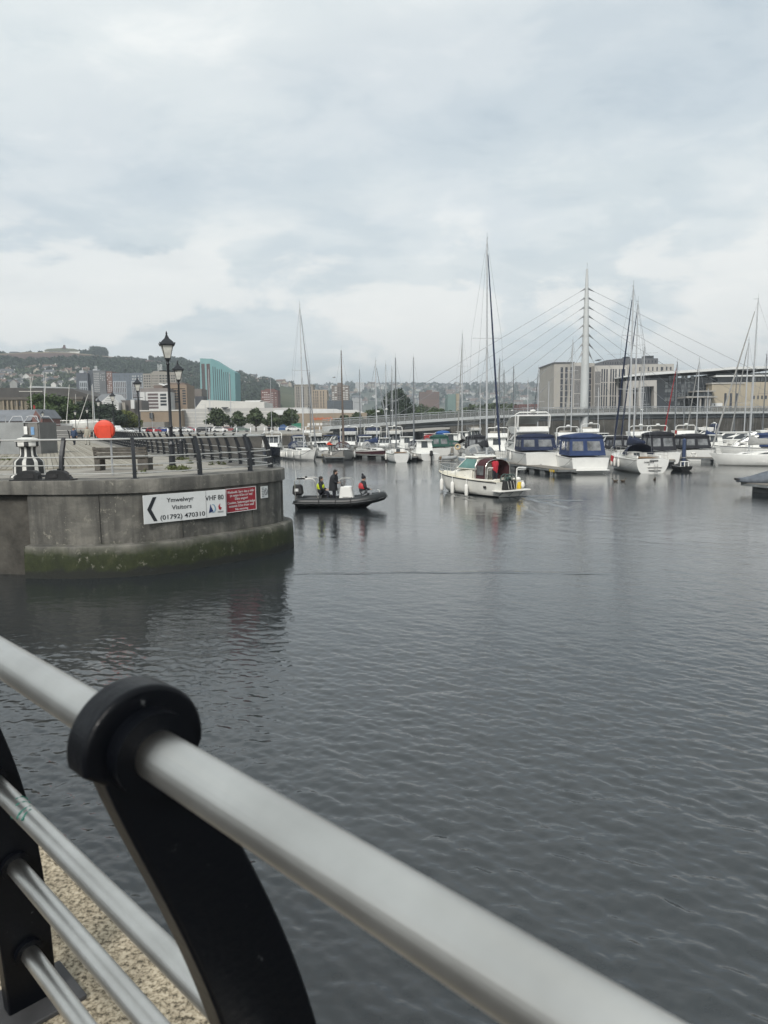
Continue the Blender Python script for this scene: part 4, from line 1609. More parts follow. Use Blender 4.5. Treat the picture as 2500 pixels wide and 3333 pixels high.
c.wins(368, 411, 1240, 1300, 3, 3, 0.96, 0.95, M_PALEB, 0, 'panel', proud=0.12)
c.wins(370, 410, 1242, 1299, 7, 3, 0.42, 0.82, M_BRN, 0, proud=0.3)
c.wins(427, 464, 1240, 1300, 3, 3, 0.96, 0.95, M_PALEB, 0, 'panel', proud=0.12)
c.wins(429, 462, 1242, 1299, 6, 3, 0.45, 0.82, M_BRN, 0, proud=0.3)
c.wins(370, 424, 1220, 1238, 10, 2, 0.3, 0.5, M_PALEG, 0, skip=0.3)
c.wins(428, 462, 1220, 1238, 7, 2, 0.4, 0.5, M_WWH, 0, skip=0.2)
c.wins(413, 425, 1242, 1300, 2, 8, 0.3, 0.4, M_PALEG, 0)
d_ = Bld('beige_tower', 'beige office tower behind the nearest lamp post', 520, 520)
M_BEIGT = wcol('beige_cladding', (0.27, 0.25, 0.22))
d_.vol('wall', 464.5, 492, 1216, M_BEIGT, 15, dy=2)
d_.vol('wall', 492.4, 572, 1212, M_BEIGT, 16)
d_.vol('plant_room', 498, 540, 1208, M_BEIGT, 8, 1214, dy=5)
d_.wins(467, 490, 1220, 1262, 3, 5, 0.55, 0.5, M_WGL, 2)
d_.wins(494, 515, 1219, 1262, 5, 5, 0.4, 0.4, M_WGL, 0)
d_.wins(517, 546, 1219, 1262, 3, 5, 0.62, 0.5, M_WGL, 0)
d_.wins(548, 570, 1219, 1262, 3, 5, 0.6, 0.5, M_WGL, 0)
for u in (513, 517, 521, 525):
    d_.vol('antenna', u, u + 1.2, 1185 if u != 517 else 1188, M_ROOFW, 0.5, 1212, dy=6)
e_ = Bld('white_block', 'white rounded hotel block with dark horizontal window bands', 330, 500)
M_WHT = wcol('white_render', (0.50, 0.50, 0.49), 0.05)
e_.vol('wall', 455, 548, 1276, M_WHT, 14)
e_.vol('attic', 457, 548, 1264, wcol('taupe_cladding', (0.19, 0.17, 0.16)), 10, 1277, dy=2)
e_.wins(480.5, 514, 1279, 1332, 1, 5, 1, 0.66, M_BRN, 0, 'window_band')
e_.wins(521, 541, 1280, 1322, 1, 4, 1, 0.66, M_WGL, 0, 'window_band')
e_.wins(471, 473, 1276, 1332, 1, 1, 1, 1, M_GREYT, 0, 'joint')
f_ = Bld('brown_block', 'tan and brown apartment block with window columns to the side of the nearest lamp', 340, 580)
M_TANB = wcol('tan_brick', (0.22, 0.165, 0.12))
f_.vol('wall', 549, 607, 1252, M_TANB, 14)
f_.vol('wall', 500, 548, 1254, wcol('brown_brick', (0.16, 0.12, 0.10)), 10, 1300, dy=5)
f_.vol('attic', 552, 600, 1246, wcol('brown_brick', (0.16, 0.12, 0.10)), 10, 1253, dy=1)
f_.wins(566, 582, 1268, 1312, 2, 5, 0.8, 0.6, M_WGL, 0)
f_.wins(592, 605, 1268, 1318, 1, 6, 0.8, 0.6, M_WGL, 0)
f_.poly('curved_roof', [(517, 1250), (517, 1247), (530, 1252), (548, 1247), (548, 1250), (532, 1256)], M_ROOFW, 8, dy=1)
g2 = Bld('taupe_block', 'low taupe building between the brown apartments and the teal tower', 380, 630)
g2.vol('wall', 606, 656, 1266, wcol('taupe_brick', (0.155, 0.135, 0.12)), 12)
g2.vol('wall', 625, 662, 1290, wcol('charcoal_cladding', (0.06, 0.063, 0.07)), 8, dy=-4)
g2.poly('roof', [(603, 1268), (606, 1264), (616, 1274), (614, 1277)], M_GALV, 10, dy=0.5)
g2.wins(616, 624, 1278, 1300, 1, 3, 0.5, 0.6, M_WGL, 0)

# white leisure hall and tan sheds in front
l = Bld('white_hall', 'long stepped white leisure hall with slanted end behind the quay trees', 250, 740)
M_WHH = wcol('white_panel_cladding', (0.50, 0.49, 0.46), 0.06, 0.15)
M_WHG = wcol('grey_panel_cladding', (0.40, 0.395, 0.38), 0.06, 0.15)
l.poly('upper_hall', [(632, 1334), (656, 1302), (700, 1303), (752, 1305), (860, 1308), (861, 1334)], M_WHH, 20, dy=6)
l.vol('lower_hall', 591, 1000, 1331, M_WHG, 26)
for v in (1342, 1354, 1366, 1378):
    l.wins(591, 1000, v, v + 0.5, 1, 1, 1, 1, M_WHH, 0, 'panel_joint', proud=0.06)
l.poly('light_canopy', [(671, 1327), (696, 1327), (686, 1334), (682, 1334)], M_FRAME, 1, dy=-1.5)
l.poly('light_canopy', [(719, 1325), (744, 1325), (732, 1332), (728, 1332)], M_FRAME, 1, dy=-1.5)
l.poly('roof_vent', [(798, 1309), (798, 1304), (852, 1303), (842, 1309)], M_ROOFW, 6, dy=9)
k_ = Bld('tan_shed', 'flat tan shed wall behind the parked cars', 246, 520)
M_TAN = wcol('tan_render', (0.23, 0.18, 0.13), 0.08)
k_.vol('wall', 458, 590, 1339, M_TAN, 14, roof=M_WHH)
k_.vol('wall', 454, 535, 1374, wcol('grey_stone_low', (0.20, 0.19, 0.175)), 5, dy=-5)
k_.vol('wall_unit', 486, 496, 1344, M_FRAME, 0.8, 1362, dy=-0.9)
st = Bld('store', 'wide tan supermarket with pale roof and large orange lettering', 246, 1080)
st.vol('wall', 964, 1194, 1346, wcol('store_tan', (0.25, 0.205, 0.155), 0.06), 24)
st.poly('roof', [(880, 1350), (895, 1335), (960, 1334), (970, 1330), (1095, 1331), (1105, 1334), (1160, 1334), (1196, 1346), (1196, 1350)], wcol('store_roof', (0.55, 0.56, 0.56)), 26, dy=0.8)
st.wins(1000, 1190, 1377, 1384, 14, 1, 0.85, 1, M_WWH, 0, 'shopfront_panel')
xs0, zs0 = st.xz(1018, 1367, 246)
xs1, _ = st.xz(1082, 1367, 246)
lt = lettering("Sainsbury's", st.root, (xs0, -0.12, zs0), 1.0, mat('orange_letters', (0.62, 0.13, 0.03), 0.5))
wdt = max(v.co.x for v in lt.data.vertices) - min(v.co.x for v in lt.data.vertices)
sc_ = (xs1 - xs0) / wdt
lt.scale = (sc_, sc_ * 1.0, sc_)
ho = Bld('hoarding', 'green and blue site hoarding panels below the quay trees', 240, 950, 'hoarding')
ho.vol('panel', 905, 935, 1380, mat('blue_hoarding', (0.03, 0.08, 0.20), 0.6), 0.2)
ho.vol('panel', 940, 980, 1377, mat('green_hoarding', (0.02, 0.16, 0.10), 0.6), 0.2)

M_BRK = wcol('red_brick', (0.16, 0.085, 0.075), 0.15)
rb = Bld('brick_flats', 'red brick tower flats with white balconies behind the white hall', 520, 875)
rb.vol('wall', 849, 903, 1270, M_BRK, 14)
rb.vol('plant_room', 862, 895, 1266, M_BRK, 6, 1271, dy=3)
rb.wins(852, 878, 1274, 1326, 4, 7, 0.6, 0.35, M_WWH, 0, 'balcony', 0.2)
rb.wins(880, 902, 1274, 1326, 5, 7, 0.45, 0.4, M_WGL, 0)
rb.wins(881, 902, 1276, 1326, 2, 7, 0.5, 0.22, M_WWH, 0, 'balcony', 0.2)
bf = Bld('beige_flats', 'tall beige flats with narrow window columns behind the supermarket', 430, 1010)
bf.vol('wall', 958, 1018, 1254, M_BEIGT, 14, roof=M_BEIGT)
bf.vol('wall', 1016, 1064, 1269, wcol('tan_cladding', (0.33, 0.275, 0.215)), 14, dy=-1)
for u in (966, 972, 981, 987, 1003, 1010):
    bf.wins(u - 1.2, u + 1.2, 1258, 1328, 1, 8, 1, 0.85, M_WSP)
for u in (1021, 1028, 1034, 1044, 1053):
    bf.wins(u - 1.2, u + 1.2, 1272, 1328, 1, 6, 1, 0.88, M_WSP, -1)
wf = Bld('balcony_flats', 'grey tower flats with white balcony bands left of a thin brown mast', 600, 1107)
wf.vol('wall', 1079, 1135, 1255, wcol('grey_brown_brick', (0.17, 0.145, 0.13)), 14)
wf.vol('plant_room', 1098, 1110, 1246, wcol('grey_brown_brick', (0.17, 0.145, 0.13)), 6, 1256, dy=3)
wf.wins(1080, 1097, 1258, 1302, 2, 8, 0.8, 0.4, M_WWH, 0, 'balcony', 0.15)
wf.wins(1112, 1134, 1258, 1302, 2, 8, 0.8, 0.4, M_WWH, 0, 'balcony', 0.15)
wf.wins(1098, 1111, 1258, 1302, 2, 8, 0.5, 0.45, M_WGL, 0)
lo_ = Bld('low_offices', 'low dark office range in front of the grey tower flats', 420, 1105)
lo_.vol('wall', 1064.5, 1146, 1304, wcol('blue_grey_cladding', (0.085, 0.10, 0.115)), 10)
lo_.wins(1068, 1144, 1308, 1328, 9, 3, 0.7, 0.45, M_PALEG, 0, skip=0.3)
for nm, lb, Y, u0, u1, vt, m in [('pale_works', 'pale flat-roofed works buildings between trees beyond the supermarket', 520, 1146, 1178, 1297, wcol('works_grey', (0.33, 0.34, 0.35))),
                                 ('teal_panel_block', 'block with a grey-green end wall among the dark trees', 345, 1457, 1484, 1283, wcol('grey_green', (0.17, 0.235, 0.225))),
                                 ('brick_ward', 'dull red brick hospital-like range beyond the wood', 700, 1366, 1430, 1276, wcol('dull_brick', (0.15, 0.11, 0.10))),
                                 ('red_brick_range', 'low red brick range near the pale office block', 300, 1690, 1770, 1316, wcol('red_range', (0.14, 0.075, 0.07)))]:
    q = Bld(nm, lb, Y, (u0 + u1) / 2)
    q.vol('wall', u0, u1, vt, m, 14)
    if nm == 'teal_panel_block':
        q.vol('wall', 1484.4, 1496, 1281, wcol('buff_end', (0.34, 0.30, 0.23)), 14, dy=0.6)
    if nm in ('brick_ward', 'red_brick_range'):
        q.wins(u0 + 2, u1 - 2, vt + 5, vt + 24, 9, 3, 0.4, 0.45, M_PALEG, 0)
    if nm == 'brick_ward':
        q.vol('plant_room', 1388, 1406, 1270, m, 6, 1277, dy=4)
wt = Bld('white_tower', 'small white tower block alone on the distant ridge', 2500, 1170)
wt.vol('wall', 1157, 1185, 1244, M_WHT, 25, 1275)
wt.wins(1159, 1183, 1247, 1262, 5, 4, 0.5, 0.4, M_WSP)

# hill-top hospital and other hill buildings
hz = P(207, 1150, HILL_Y - 12).z
ht = Bld('hilltop_college', 'long white building with low green roof and small turret crowning the hill', HILL_Y - 10, 200)
ht.poly('wall', [(141, 1158), (141, 1142), (160, 1139.5), (250, 1139.5), (259, 1143), (259, 1158)], wcol('college_wall', (0.62, 0.62, 0.58)), 20)
ht.poly('roof', [(144, 1141), (152, 1136), (195, 1133), (203, 1132), (214, 1134), (240, 1135), (254, 1140), (254, 1141.5), (144, 1142)], wcol('college_roof', (0.13, 0.14, 0.10)), 26, dy=-2)
ht.poly('turret', [(200, 1134), (204.5, 1130), (205.5, 1124), (207.2, 1122), (209, 1124), (209.5, 1130), (214, 1134)], wcol('turret_tile', (0.13, 0.08, 0.075)), 6, dy=-4)
ht.wins(160, 226, 1142, 1149, 22, 1, 0.45, 0.8, M_WGL)
hv = Bld('crest_villa', 'broad villa with hipped roof and trees at the edge of the hill crest', HILL_Y - 14, 45)
hv.vol('wall', 28, 60, 1151, M_HW[1], 12, 1166)
hv.poly('roof', [(25, 1152), (34, 1144), (44, 1144), (58, 1145), (65, 1153)], M_SLATE, 14, dy=-1)
hv.wins(32, 58, 1153, 1160, 6, 1, 0.4, 0.7, M_WIN)
hv = Bld('crest_villa', 'white walled villa with brown roof on the hill crest near the college', HILL_Y - 14, 84)
hv.vol('wall', 67, 98, 1152, M_HW[0], 12, 1162)
hv.poly('roof', [(66, 1153), (70, 1146), (101, 1145), (104, 1152)], M_TILE, 14, dy=-1)
hv.wins(69, 96, 1153, 1157, 6, 1, 0.5, 0.7, M_WIN)
hb = Bld('crest_apartments', 'buff apartment terrace on the crest beside the teal tower', HILL_Y - 120, 628)
hb.vol('wall', 603, 650, 1186, M_HW[2], 14, 1212)
hb.vol('wall', 615, 640, 1180, M_HW[2], 10, 1190, dy=2)
hb.wins(606, 650, 1187, 1200, 9, 3, 0.5, 0.5, M_WGL)
tr = Bld('white_window_terrace', 'terrace of houses with white bay windows halfway up the hill', 1150, 228)
tr.vol('wall', 209, 248, 1196, wcol('terrace_grey', (0.17, 0.16, 0.15)), 10, 1225)
tr.poly('roof', [(208, 1197), (210, 1191), (247, 1191), (249, 1197)], M_SLATE, 12, dy=-1)
tr.wins(211, 247, 1198, 1211, 9, 2, 0.6, 0.75, M_WWH)
t2 = Bld('hill_terrace', 'long terrace of small white-windowed houses beside the teal tower', 1200, 630)
t2.vol('wall', 598, 652, 1256, M_HW[1], 10, 1275)
t2.poly('roof', [(597, 1257), (599, 1251), (651, 1249), (654, 1256)], M_SLATE, 12, dy=-1)
t2.wins(600, 651, 1257, 1264, 16, 1, 0.5, 0.8, M_WWH)
t3 = Bld('hill_terrace', 'long terrace of small houses between the teal tower and the brick flats', 1100, 810)
t3.vol('wall', 770, 862, 1262, M_HW[1], 10, 1280)
t3.poly('roof', [(769, 1263), (772, 1256), (860, 1258), (864, 1264)], M_SLATE, 12, dy=-1)
t3.wins(772, 800, 1263, 1271, 8, 1, 0.55, 0.8, M_WWH)

# old stone hall with its dark hipped roofs, the slatted gable and the brick boat store
mu = Bld('stone_hall', 'old stone hall with long dark hipped roof at the edge of the boatyard', 265, 150)
M_OLDS = wcol('old_sandstone', (0.17, 0.145, 0.105), 0.25, 0.3)
M_DSL = wcol('dark_slates', (0.06, 0.056, 0.052), 0.2, 0.4)
mu.vol('wall', -70, 268, 1298, M_OLDS, 16)
mu.poly('cornice', [(-72, 1302), (-72, 1294), (270, 1291), (270, 1299)], wcol('sooty_stone', (0.09, 0.08, 0.068)), 17, dy=-0.6)
mu.poly('roof', [(-80, 1296), (-60, 1264), (60, 1262), (85, 1266), (150, 1264), (228, 1264), (262, 1276), (310, 1290), (310, 1300)], M_DSL, 18, dy=1)
mu.vol('side_wing', 262, 312, 1296, wcol('sooty_brick', (0.10, 0.08, 0.07)), 14, dy=2)
mu.poly('glass_ridge', [(90, 1262), (100, 1256), (225, 1261), (226, 1264)], wcol('pale_lead', (0.36, 0.38, 0.38)), 6, dy=6)
for u in (8, 22, 36, 52, 68):
    mu.vol('pilaster', u, u + 4, 1304, wcol('carved_stone', (0.24, 0.20, 0.145)), 0.8, 1335, dy=-0.8)
mu.wins(10, 70, 1306, 1322, 5, 1, 0.35, 1, M_WGL)
gb = Bld('slatted_gable_house', 'white slatted gable with grey roof above the dark boatyard trees', 250, 350)
gb.poly('wall', [(333, 1345), (331, 1306), (361, 1281), (386, 1310), (386, 1345)], M_WHT, 10)
gb.poly('roof', [(311, 1300), (330, 1283), (360, 1280), (331, 1308), (312, 1306)], wcol('grey_sheet_roof', (0.20, 0.215, 0.23)), 9, dy=0.3)
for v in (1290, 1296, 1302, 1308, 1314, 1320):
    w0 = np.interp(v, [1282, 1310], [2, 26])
    gb.wins(361 - w0, 361 + w0 * 0.9, v, v + 2, 1, 1, 1, 1, wcol('slat_grey_green', (0.25, 0.27, 0.26)), 0, 'slat')  # grey-green slats across the white gable
gb.vol('side_block', 387, 460, 1303, wcol('brown_grey_block', (0.11, 0.10, 0.095)), 8, dy=4)
gb.vol('panel', 425, 436, 1301, M_WHT, 1, 1330, dy=2)
gb.vol('panel', 396, 407, 1310, M_BEIGT, 1, 1338, dy=2)
# ------------------------------------------------------------------ footbridge with its single white mast
fb = thing('footbridge', P(1902, 1372, 170).xy.to_3d(), 0, 'white cable-stayed footbridge with one tall tapering mast', 'bridge')
fo = fb.location.copy()
M_BRW = mat('bridge_white_paint', (0.47, 0.485, 0.48), 0.45, 0, 0.06, 0.3)
M_BRG = mat('bridge_grey_steel', (0.30, 0.31, 0.315), 0.5, 0.3, 0.1, 0.5)
M_MESH = mat('mesh_infill', (0.16, 0.165, 0.16), 0.7, 0.2, 0.15, 1.5)
cols = [(1076, 1397, 139), (1180, 1390, 142), (1300, 1381.5, 146), (1400, 1374.5, 149.5), (1500, 1368, 153), (1600, 1361.5, 157), (1700, 1357, 161), (1800, 1354, 165.5), (1900, 1351.5, 170),
        (2050, 1348.5, 177), (2250, 1347, 186), (2500, 1345, 197), (2760, 1343, 208)]
dk = [P(*c_) for c_ in cols]


def dense(pts, k):
    r_ = []
    for i in range(len(pts) - 1):
        a_, b_, c2, d2 = pts[max(i - 1, 0)], pts[i], pts[i + 1], pts[min(i + 2, len(pts) - 1)]
        for j in range(k):
            s = j / k
            r_.append(0.5 * ((2 * b_) + (c2 - a_) * s + (2 * a_ - 5 * b_ + 4 * c2 - d2) * s * s + (3 * b_ - a_ - 3 * c2 + d2) * s ** 3))
    r_.append(pts[-1])
    return r_


dk = dense(dk, 5)
secs = []
for i, p in enumerate(dk):
    t2_ = (dk[min(i + 1, len(dk) - 1)] - dk[max(i - 1, 0)]).normalized()
    nr2 = Vector((-t2_.y, t2_.x, 0)).normalized()
    q = p - fo
    secs.append([q, q + nr2 * 0.0 + Vector((0, 0, 0.5)), q + nr2 * 4.2 + Vector((0, 0, 0.5)), q + nr2 * 4.2, q + nr2 * 3.2 + Vector((0, 0, -0.45)), q + nr2 * 1.0 + Vector((0, 0, -0.45))])
mb = MB()
mb.loft(secs, close=True, cap0=True, cap1=True)
mb.build('deck', M_BRW, fb)
# under-girder in shade and its struts
mb = MB()
mb.tube([p - fo + Vector((0.4, 1.9, -0.75)) for p in dk], 0.34, 8)
mb.build('girder', M_BRG, fb)
for side_ in (0.1, 4.1):
    top, mid = [], []
    for i, p in enumerate(dk):
        t2_ = (dk[min(i + 1, len(dk) - 1)] - dk[max(i - 1, 0)]).normalized()
        nr2 = Vector((-t2_.y, t2_.x, 0)).normalized()
        q = p - fo + nr2 * side_
        top.append(q + Vector((0, 0, 1.85)))
        mid.append(q + Vector((0, 0, 1.5)))
    MB().tube(top, 0.05, 5).build('handrail', M_GALV, fb)
    MB().tube(mid, 0.035, 5).build('handrail', M_GALV, fb)
    mb = MB()
    inf = [[q - Vector((0, 0, 0.06)), q - Vector((0, 0, 0.95)), q - Vector((0, 0.02, 0.95)), q - Vector((0, 0.02, 0.06))] for q in mid]
    mb.loft(inf, close=True)
    mm = mb.build('mesh_panel', None, fb)
    mg = bpy.data.materials.get('parapet_mesh')
    if mg is None:
        mg = bpy.data.materials.new('parapet_mesh')
        mg.use_nodes = True
        tt, bb = nodes_of(mg)
        bb.inputs['Base Color'].default_value = (0.2, 0.205, 0.2, 1)
        bb.inputs['Alpha'].default_value = 0.42
        bb.inputs['Roughness'].default_value = 0.6
        nn = tt.nodes.new('ShaderNodeTexNoise')
        nn.inputs['Scale'].default_value = 0.4
        rr = tt.nodes.new('ShaderNodeMapRange')
        rr.inputs['To Min'].default_value = 0.36
        rr.inputs['To Max'].default_value = 0.5
        tt.links.new(nn.outputs['Fac'], rr.inputs['Value'])
        tt.links.new(rr.outputs[0], bb.inputs['Alpha'])
    mm.data.materials.clear()
    mm.data.materials.append(mg)
o = MB().box((0, 0, 0.7), (0.07, 0.1, 1.45)).build('baluster', M_GALV)
bme = o.data
bpy.data.objects.remove(o)
tot = 0.0
nxt = 0.0
for i in range(len(dk) - 1):
    L_ = (dk[i + 1] - dk[i]).length
    while nxt <= tot + L_:
        q = dk[i].lerp(dk[i + 1], (nxt - tot) / L_)
        o = link('baluster', bme, fb)
        o.location = q - fo + Vector((0, 0.1, 0.45))
        nxt += 2.0
    tot += L_
# mast: tapering blade
mz = lambda v: P(1902, v, 172).z
mx = P(1901, 1372, 172) - fo
mb = MB()
sx = []
for v, w_ in ((876, 0.45), (930, 0.75), (1000, 1.1), (1100, 1.45), (1185, 1.72), (1260, 1.85), (1350, 1.9), (1420, 1.9)):
    z = mz(v)
    n = 14
    sx.append([(mx.x + (1901 - 1901) + w_ / 2 * math.cos(k * 2 * math.pi / n), mx.y + w_ * 0.62 * math.sin(k * 2 * math.pi / n), max(z, -1)) for k in range(n)])
mb.loft(sx, close=True, cap0=True, cap1=True)
mb.build('mast', M_BRW, fb, smooth=True)
MB().tube([(mx.x, mx.y, mz(877)), (mx.x, mx.y, mz(855))], 0.05, 5).build('lightning_rod', M_GALV, fb)
MB().lathe([(3.2, -1), (3.2, 0.4), (2.4, 1.6), (1.6, 2.2)], (mx.x, mx.y, 0), 18).build('pier', M_COPE, fb, smooth=True)
vL = [940, 970, 1000, 1029, 1059, 1090, 1120, 1149]
uL = [1160, 1250, 1340, 1430, 1520, 1610, 1695, 1775]
uR = [2730, 2630, 2525, 2420, 2320, 2215, 2110, 2015]


def deck_at(u):
    return min(dk, key=lambda p: abs((CX + F_PX * (CAM_M.transposed() @ (p - Vector((0, 0, EYE)))).x / -(CAM_M.transposed() @ (p - Vector((0, 0, EYE)))).z) - u))


for i in range(8):
    z = mz(vL[i])
    for us, sgn in ((uL, -1), (uR, 1)):
        e = deck_at(us[i]) - fo + Vector((0, 0.4, 0.6))
        wz = np.interp(z, [mz(1420), mz(1185), mz(876)], [0.95, 0.86, 0.25])
        s0 = Vector((mx.x + sgn * wz, mx.y, z))
        d = (e - s0).normalized()
        s1 = s0 + d * 1.1
        MB().tube([s1, e], 0.038, 5).build('cable', mat('cable_grey', (0.24, 0.25, 0.26), 0.5, 0.4, 0.05, 1), fb)
        MB().tube([s0 - d * 0.4, s0 + d * 0.7, s1 + d * 0.5], [0.3, 0.15, 0.08], 6).build('cable_bracket', M_BRG, fb)

# ------------------------------------------------------------------ lamp posts
M_LAMPG = mat('lamp_glass', (0.62, 0.61, 0.56), 0.3, 0, 0.2, 3)


def make_lamp():
    r_ = thing('street_lamp', (0, 0, 0))
    MB().lathe([(0.15, 0), (0.15, 0.06), (0.125, 0.1), (0.12, 0.88), (0.135, 0.92), (0.135, 0.97), (0.075, 1.08)], n=8).build('pedestal', M_BLACK, r_)
    MB().lathe([(0.075, 1.05), (0.07, 1.6), (0.085, 1.64), (0.062, 1.7), (0.048, 4.0), (0.075, 4.05), (0.05, 4.12), (0.085, 4.22)], n=10).build('shaft', M_BLACK, r_, smooth=True)
    MB().tube([(-0.34, 0, 3.78), (0.34, 0, 3.78)], 0.018, 6).build('ladder_bar', M_BLACK, r_)
    ln = MB().box((0, 0, 4.24), (0.22, 0.22, 0.05)).build('lantern', M_BLACK, r_)
    b0, b1, z0_, z1_ = 0.10, 0.215, 4.26, 4.76
    for sx_ in (-1, 1):
        for sy_ in (-1, 1):
            MB().tube([(sx_ * b0, sy_ * b0, z0_), (sx_ * b1, sy_ * b1, z1_)], 0.014, 4).build('glazing_bar', M_BLACK, ln)
    cs = [(-1, -1), (1, -1), (1, 1), (-1, 1)]
    for i in range(4):
        (ax, ay), (bx_, by_) = cs[i], cs[(i + 1) % 4]
        MB().panel([(ax * b0, ay * b0, z0_), (bx_ * b0, by_ * b0, z0_), (bx_ * b1, by_ * b1, z1_), (ax * b1, ay * b1, z1_)], 0.06, 0.94, 0.03, 0.98, 0.006).build('pane', M_LAMPG, ln)
    mb_ = MB()
    s2 = []
    for k, z in ((0.27, 4.74), (0.28, 4.79), (0.2, 4.90), (0.10, 5.0), (0.075, 5.04), (0.06, 5.09)):
        s2.append([(-k, -k, z), (k, -k, z), (k, k, z), (-k, k, z)])
    mb_.loft(s2, close=True, cap0=True, cap1=True)
    mb_.build('lantern_roof', M_BLACK, r_)
    MB().lathe([(0.03, 5.08), (0.055, 5.12), (0.025, 5.16), (0.04, 5.2), (0.008, 5.30)], n=8).build('finial', M_BLACK, r_, smooth=True)
    for sx_ in (-1, 1):
        for sy_ in (-1, 1):
            MB().ball((sx_ * 0.275, sy_ * 0.275, 4.83), 0.028, 6, 4).build('corner_knob', M_BLACK, ln)
    return r_


lamp = make_lamp()
spots = [((562, 1526), None, 1.0, 'nearest and tallest black heritage lamp post on the promenade'), ((592, 1493), None, 0.94, 'second black lamp post, just beyond the nearest one'),
         ((455, 0), 54.5, 1.0, 'third black lamp post, standing in front of the white rounded block'), ((372, 0), 75.0, 1.0, 'fourth black lamp post, rising out of the red lifebuoy case'),
         ((325, 0), 92.0, 1.0, 'fifth black lamp post, above the red lifebuoy case'), ((248, 0), 99.0, 0.78, 'short lamp post behind the two walkers'), ((287, 0), 103.0, 0.86, 'lamp post with dark lantern between two leaning masts'),
         ((142, 0), 100.0, 0.76, 'lamp post in front of the brick gable of the boat store')]
for i, (uv, Y, s, lb) in enumerate(spots):
    o = lamp if i == 0 else copy_tree(lamp)
    if Y is None:
        p = G(uv[0], uv[1], DECK)
    else:
        p = P(uv[0], 1400, Y)
    o.location = (p.x, p.y, DECK)
    o.scale = (s, s, s)
    o.rotation_euler = (0, 0, 0.35)
    tag(o, lb, 'lamp', 'promenade lamps')

# ------------------------------------------------------------------ things on the promenade
lbp = G(331, 1551, DECK)
lb = thing('lifebuoy_case', (lbp.x, lbp.y + 0.5, DECK), 0.05, 'round orange-red lifebuoy case on a steel pole behind the railing', 'lifebuoy case')
M_LRED = mat('orange_red_plastic', (0.62, 0.055, 0.022), 0.5, 0, 0.12, 3)
zc_ = P(328, 1400, lbp.y + 0.5).z - DECK
mb = MB()
mb.lathe([(0.28, -0.12), (0.33, -0.10), (0.345, -0.03), (0.345, 0.03), (0.33, 0.10), (0.28, 0.12)], n=36)
o = mb.build('case', M_LRED, lb, smooth=True)
o.location = (0, 0, zc_)
o.rotation_euler = (math.pi / 2, 0, 0)
MB().box((0.04, -0.125, zc_ - 0.06), (0.42, 0.03, 0.44)).build('raised_panel', M_LRED, lb, bevel=0.01)
MB().box((-0.27, -0.118, zc_ - 0.02), (0.06, 0.02, 0.2)).build('latch', M_LRED, lb, bevel=0.006)
MB().tube([(0.14, 0.16, 0), (0.14, 0.16, zc_ - 0.1)], 0.035, 8).build('pole', M_GALV, lb)
MB().box((0.14, 0.13, zc_ - 0.22), (0.06, 0.06, 0.3)).build('bracket', M_GALV, lb)

bp_ = G(395, 1531, DECK)
be = thing('park_bench', (bp_.x, bp_.y + 0.2, DECK), -0.06, 'weathered grey timber bench behind the railing, backrest to the camera', 'bench')
M_OLDW = mat('old_bench_timber', (0.085, 0.078, 0.068), 0.9, 0, 0.35, 5, 0.4, 20)
for k, z in enumerate((0.52, 0.63, 0.74, 0.84)):
    o = MB().box((0, -0.16 - 0.03 * k, z), (2.1, 0.045, 0.09)).build('slat', M_OLDW, be, bevel=0.006)
    o.rotation_euler = (0, 0.004 * (-1) ** k, 0)
for k in range(4):
    MB().box((0, -0.08 + 0.13 * k, 0.45), (2.15, 0.11, 0.05)).build('slat', M_OLDW, be, bevel=0.006)
for x in (-0.95, 0.85):
    MB().box((x, 0.1, 0.21), (0.22 if x < 0 else 0.42, 0.5, 0.42)).build('leg', M_OLDW, be, bevel=0.01)
for x in (-1.0, 1.0):
    mb = MB()
    mb.hexa([(x - 0.05, -0.15, 0.42), (x + 0.05, -0.15, 0.42), (x + 0.05, -0.07, 0.42), (x - 0.05, -0.07, 0.42), (x - 0.05, -0.28, 0.9), (x + 0.05, -0.28, 0.9), (x + 0.05, -0.2, 0.9), (x - 0.05, -0.2, 0.9)])
    mb.build('back_post', M_OLDW, be)

bo = G(72, 1556, DECK)
cp = thing('mooring_capstan', (bo.x, bo.y + 0.55, DECK), 0, 'big black and white striped mooring capstan behind the railing', 'bollard')
M_PW = mat('chipped_white_paint', (0.62, 0.61, 0.57), 0.6, 0, 0.15, 6)
M_PB = mat('chipped_black_paint', (0.02, 0.021, 0.022), 0.6, 0, 0.3, 6)
stripe = lambda i, k: 1 if (k % 6) in (0, 1) else 0
MB().lathe([(0.62, 0), (0.60, 0.05), (0.5, 0.12), (0.48, 0.5), (0.45, 0.56), (0.33, 0.66)], n=48, mfun=stripe).build('base', [M_PB, M_PW], cp, smooth=True)
MB().lathe([(0.34, 0.64), (0.27, 0.75), (0.26, 0.95), (0.285, 1.05)], n=48, mfun=stripe).build('barrel', [M_PB, M_PW], cp, smooth=True)
MB().lathe([(0.35, 1.03), (0.375, 1.06), (0.375, 1.19), (0.36, 1.21)], n=48, mfun=lambda i, k: 1 if (k % 8) < 5 else 0).build('drum_head', [M_PB, M_PW], cp, smooth=True)
MB().lathe([(0.40, 1.205), (0.40, 1.235), (0.3, 1.31), (0.16, 1.345)], n=32).build('cap', M_PW, cp, smooth=True)
MB().lathe([(0.16, 1.34), (0.15, 1.39), (0.08, 1.42)], n=16).build('knob', M_PB, cp, smooth=True)

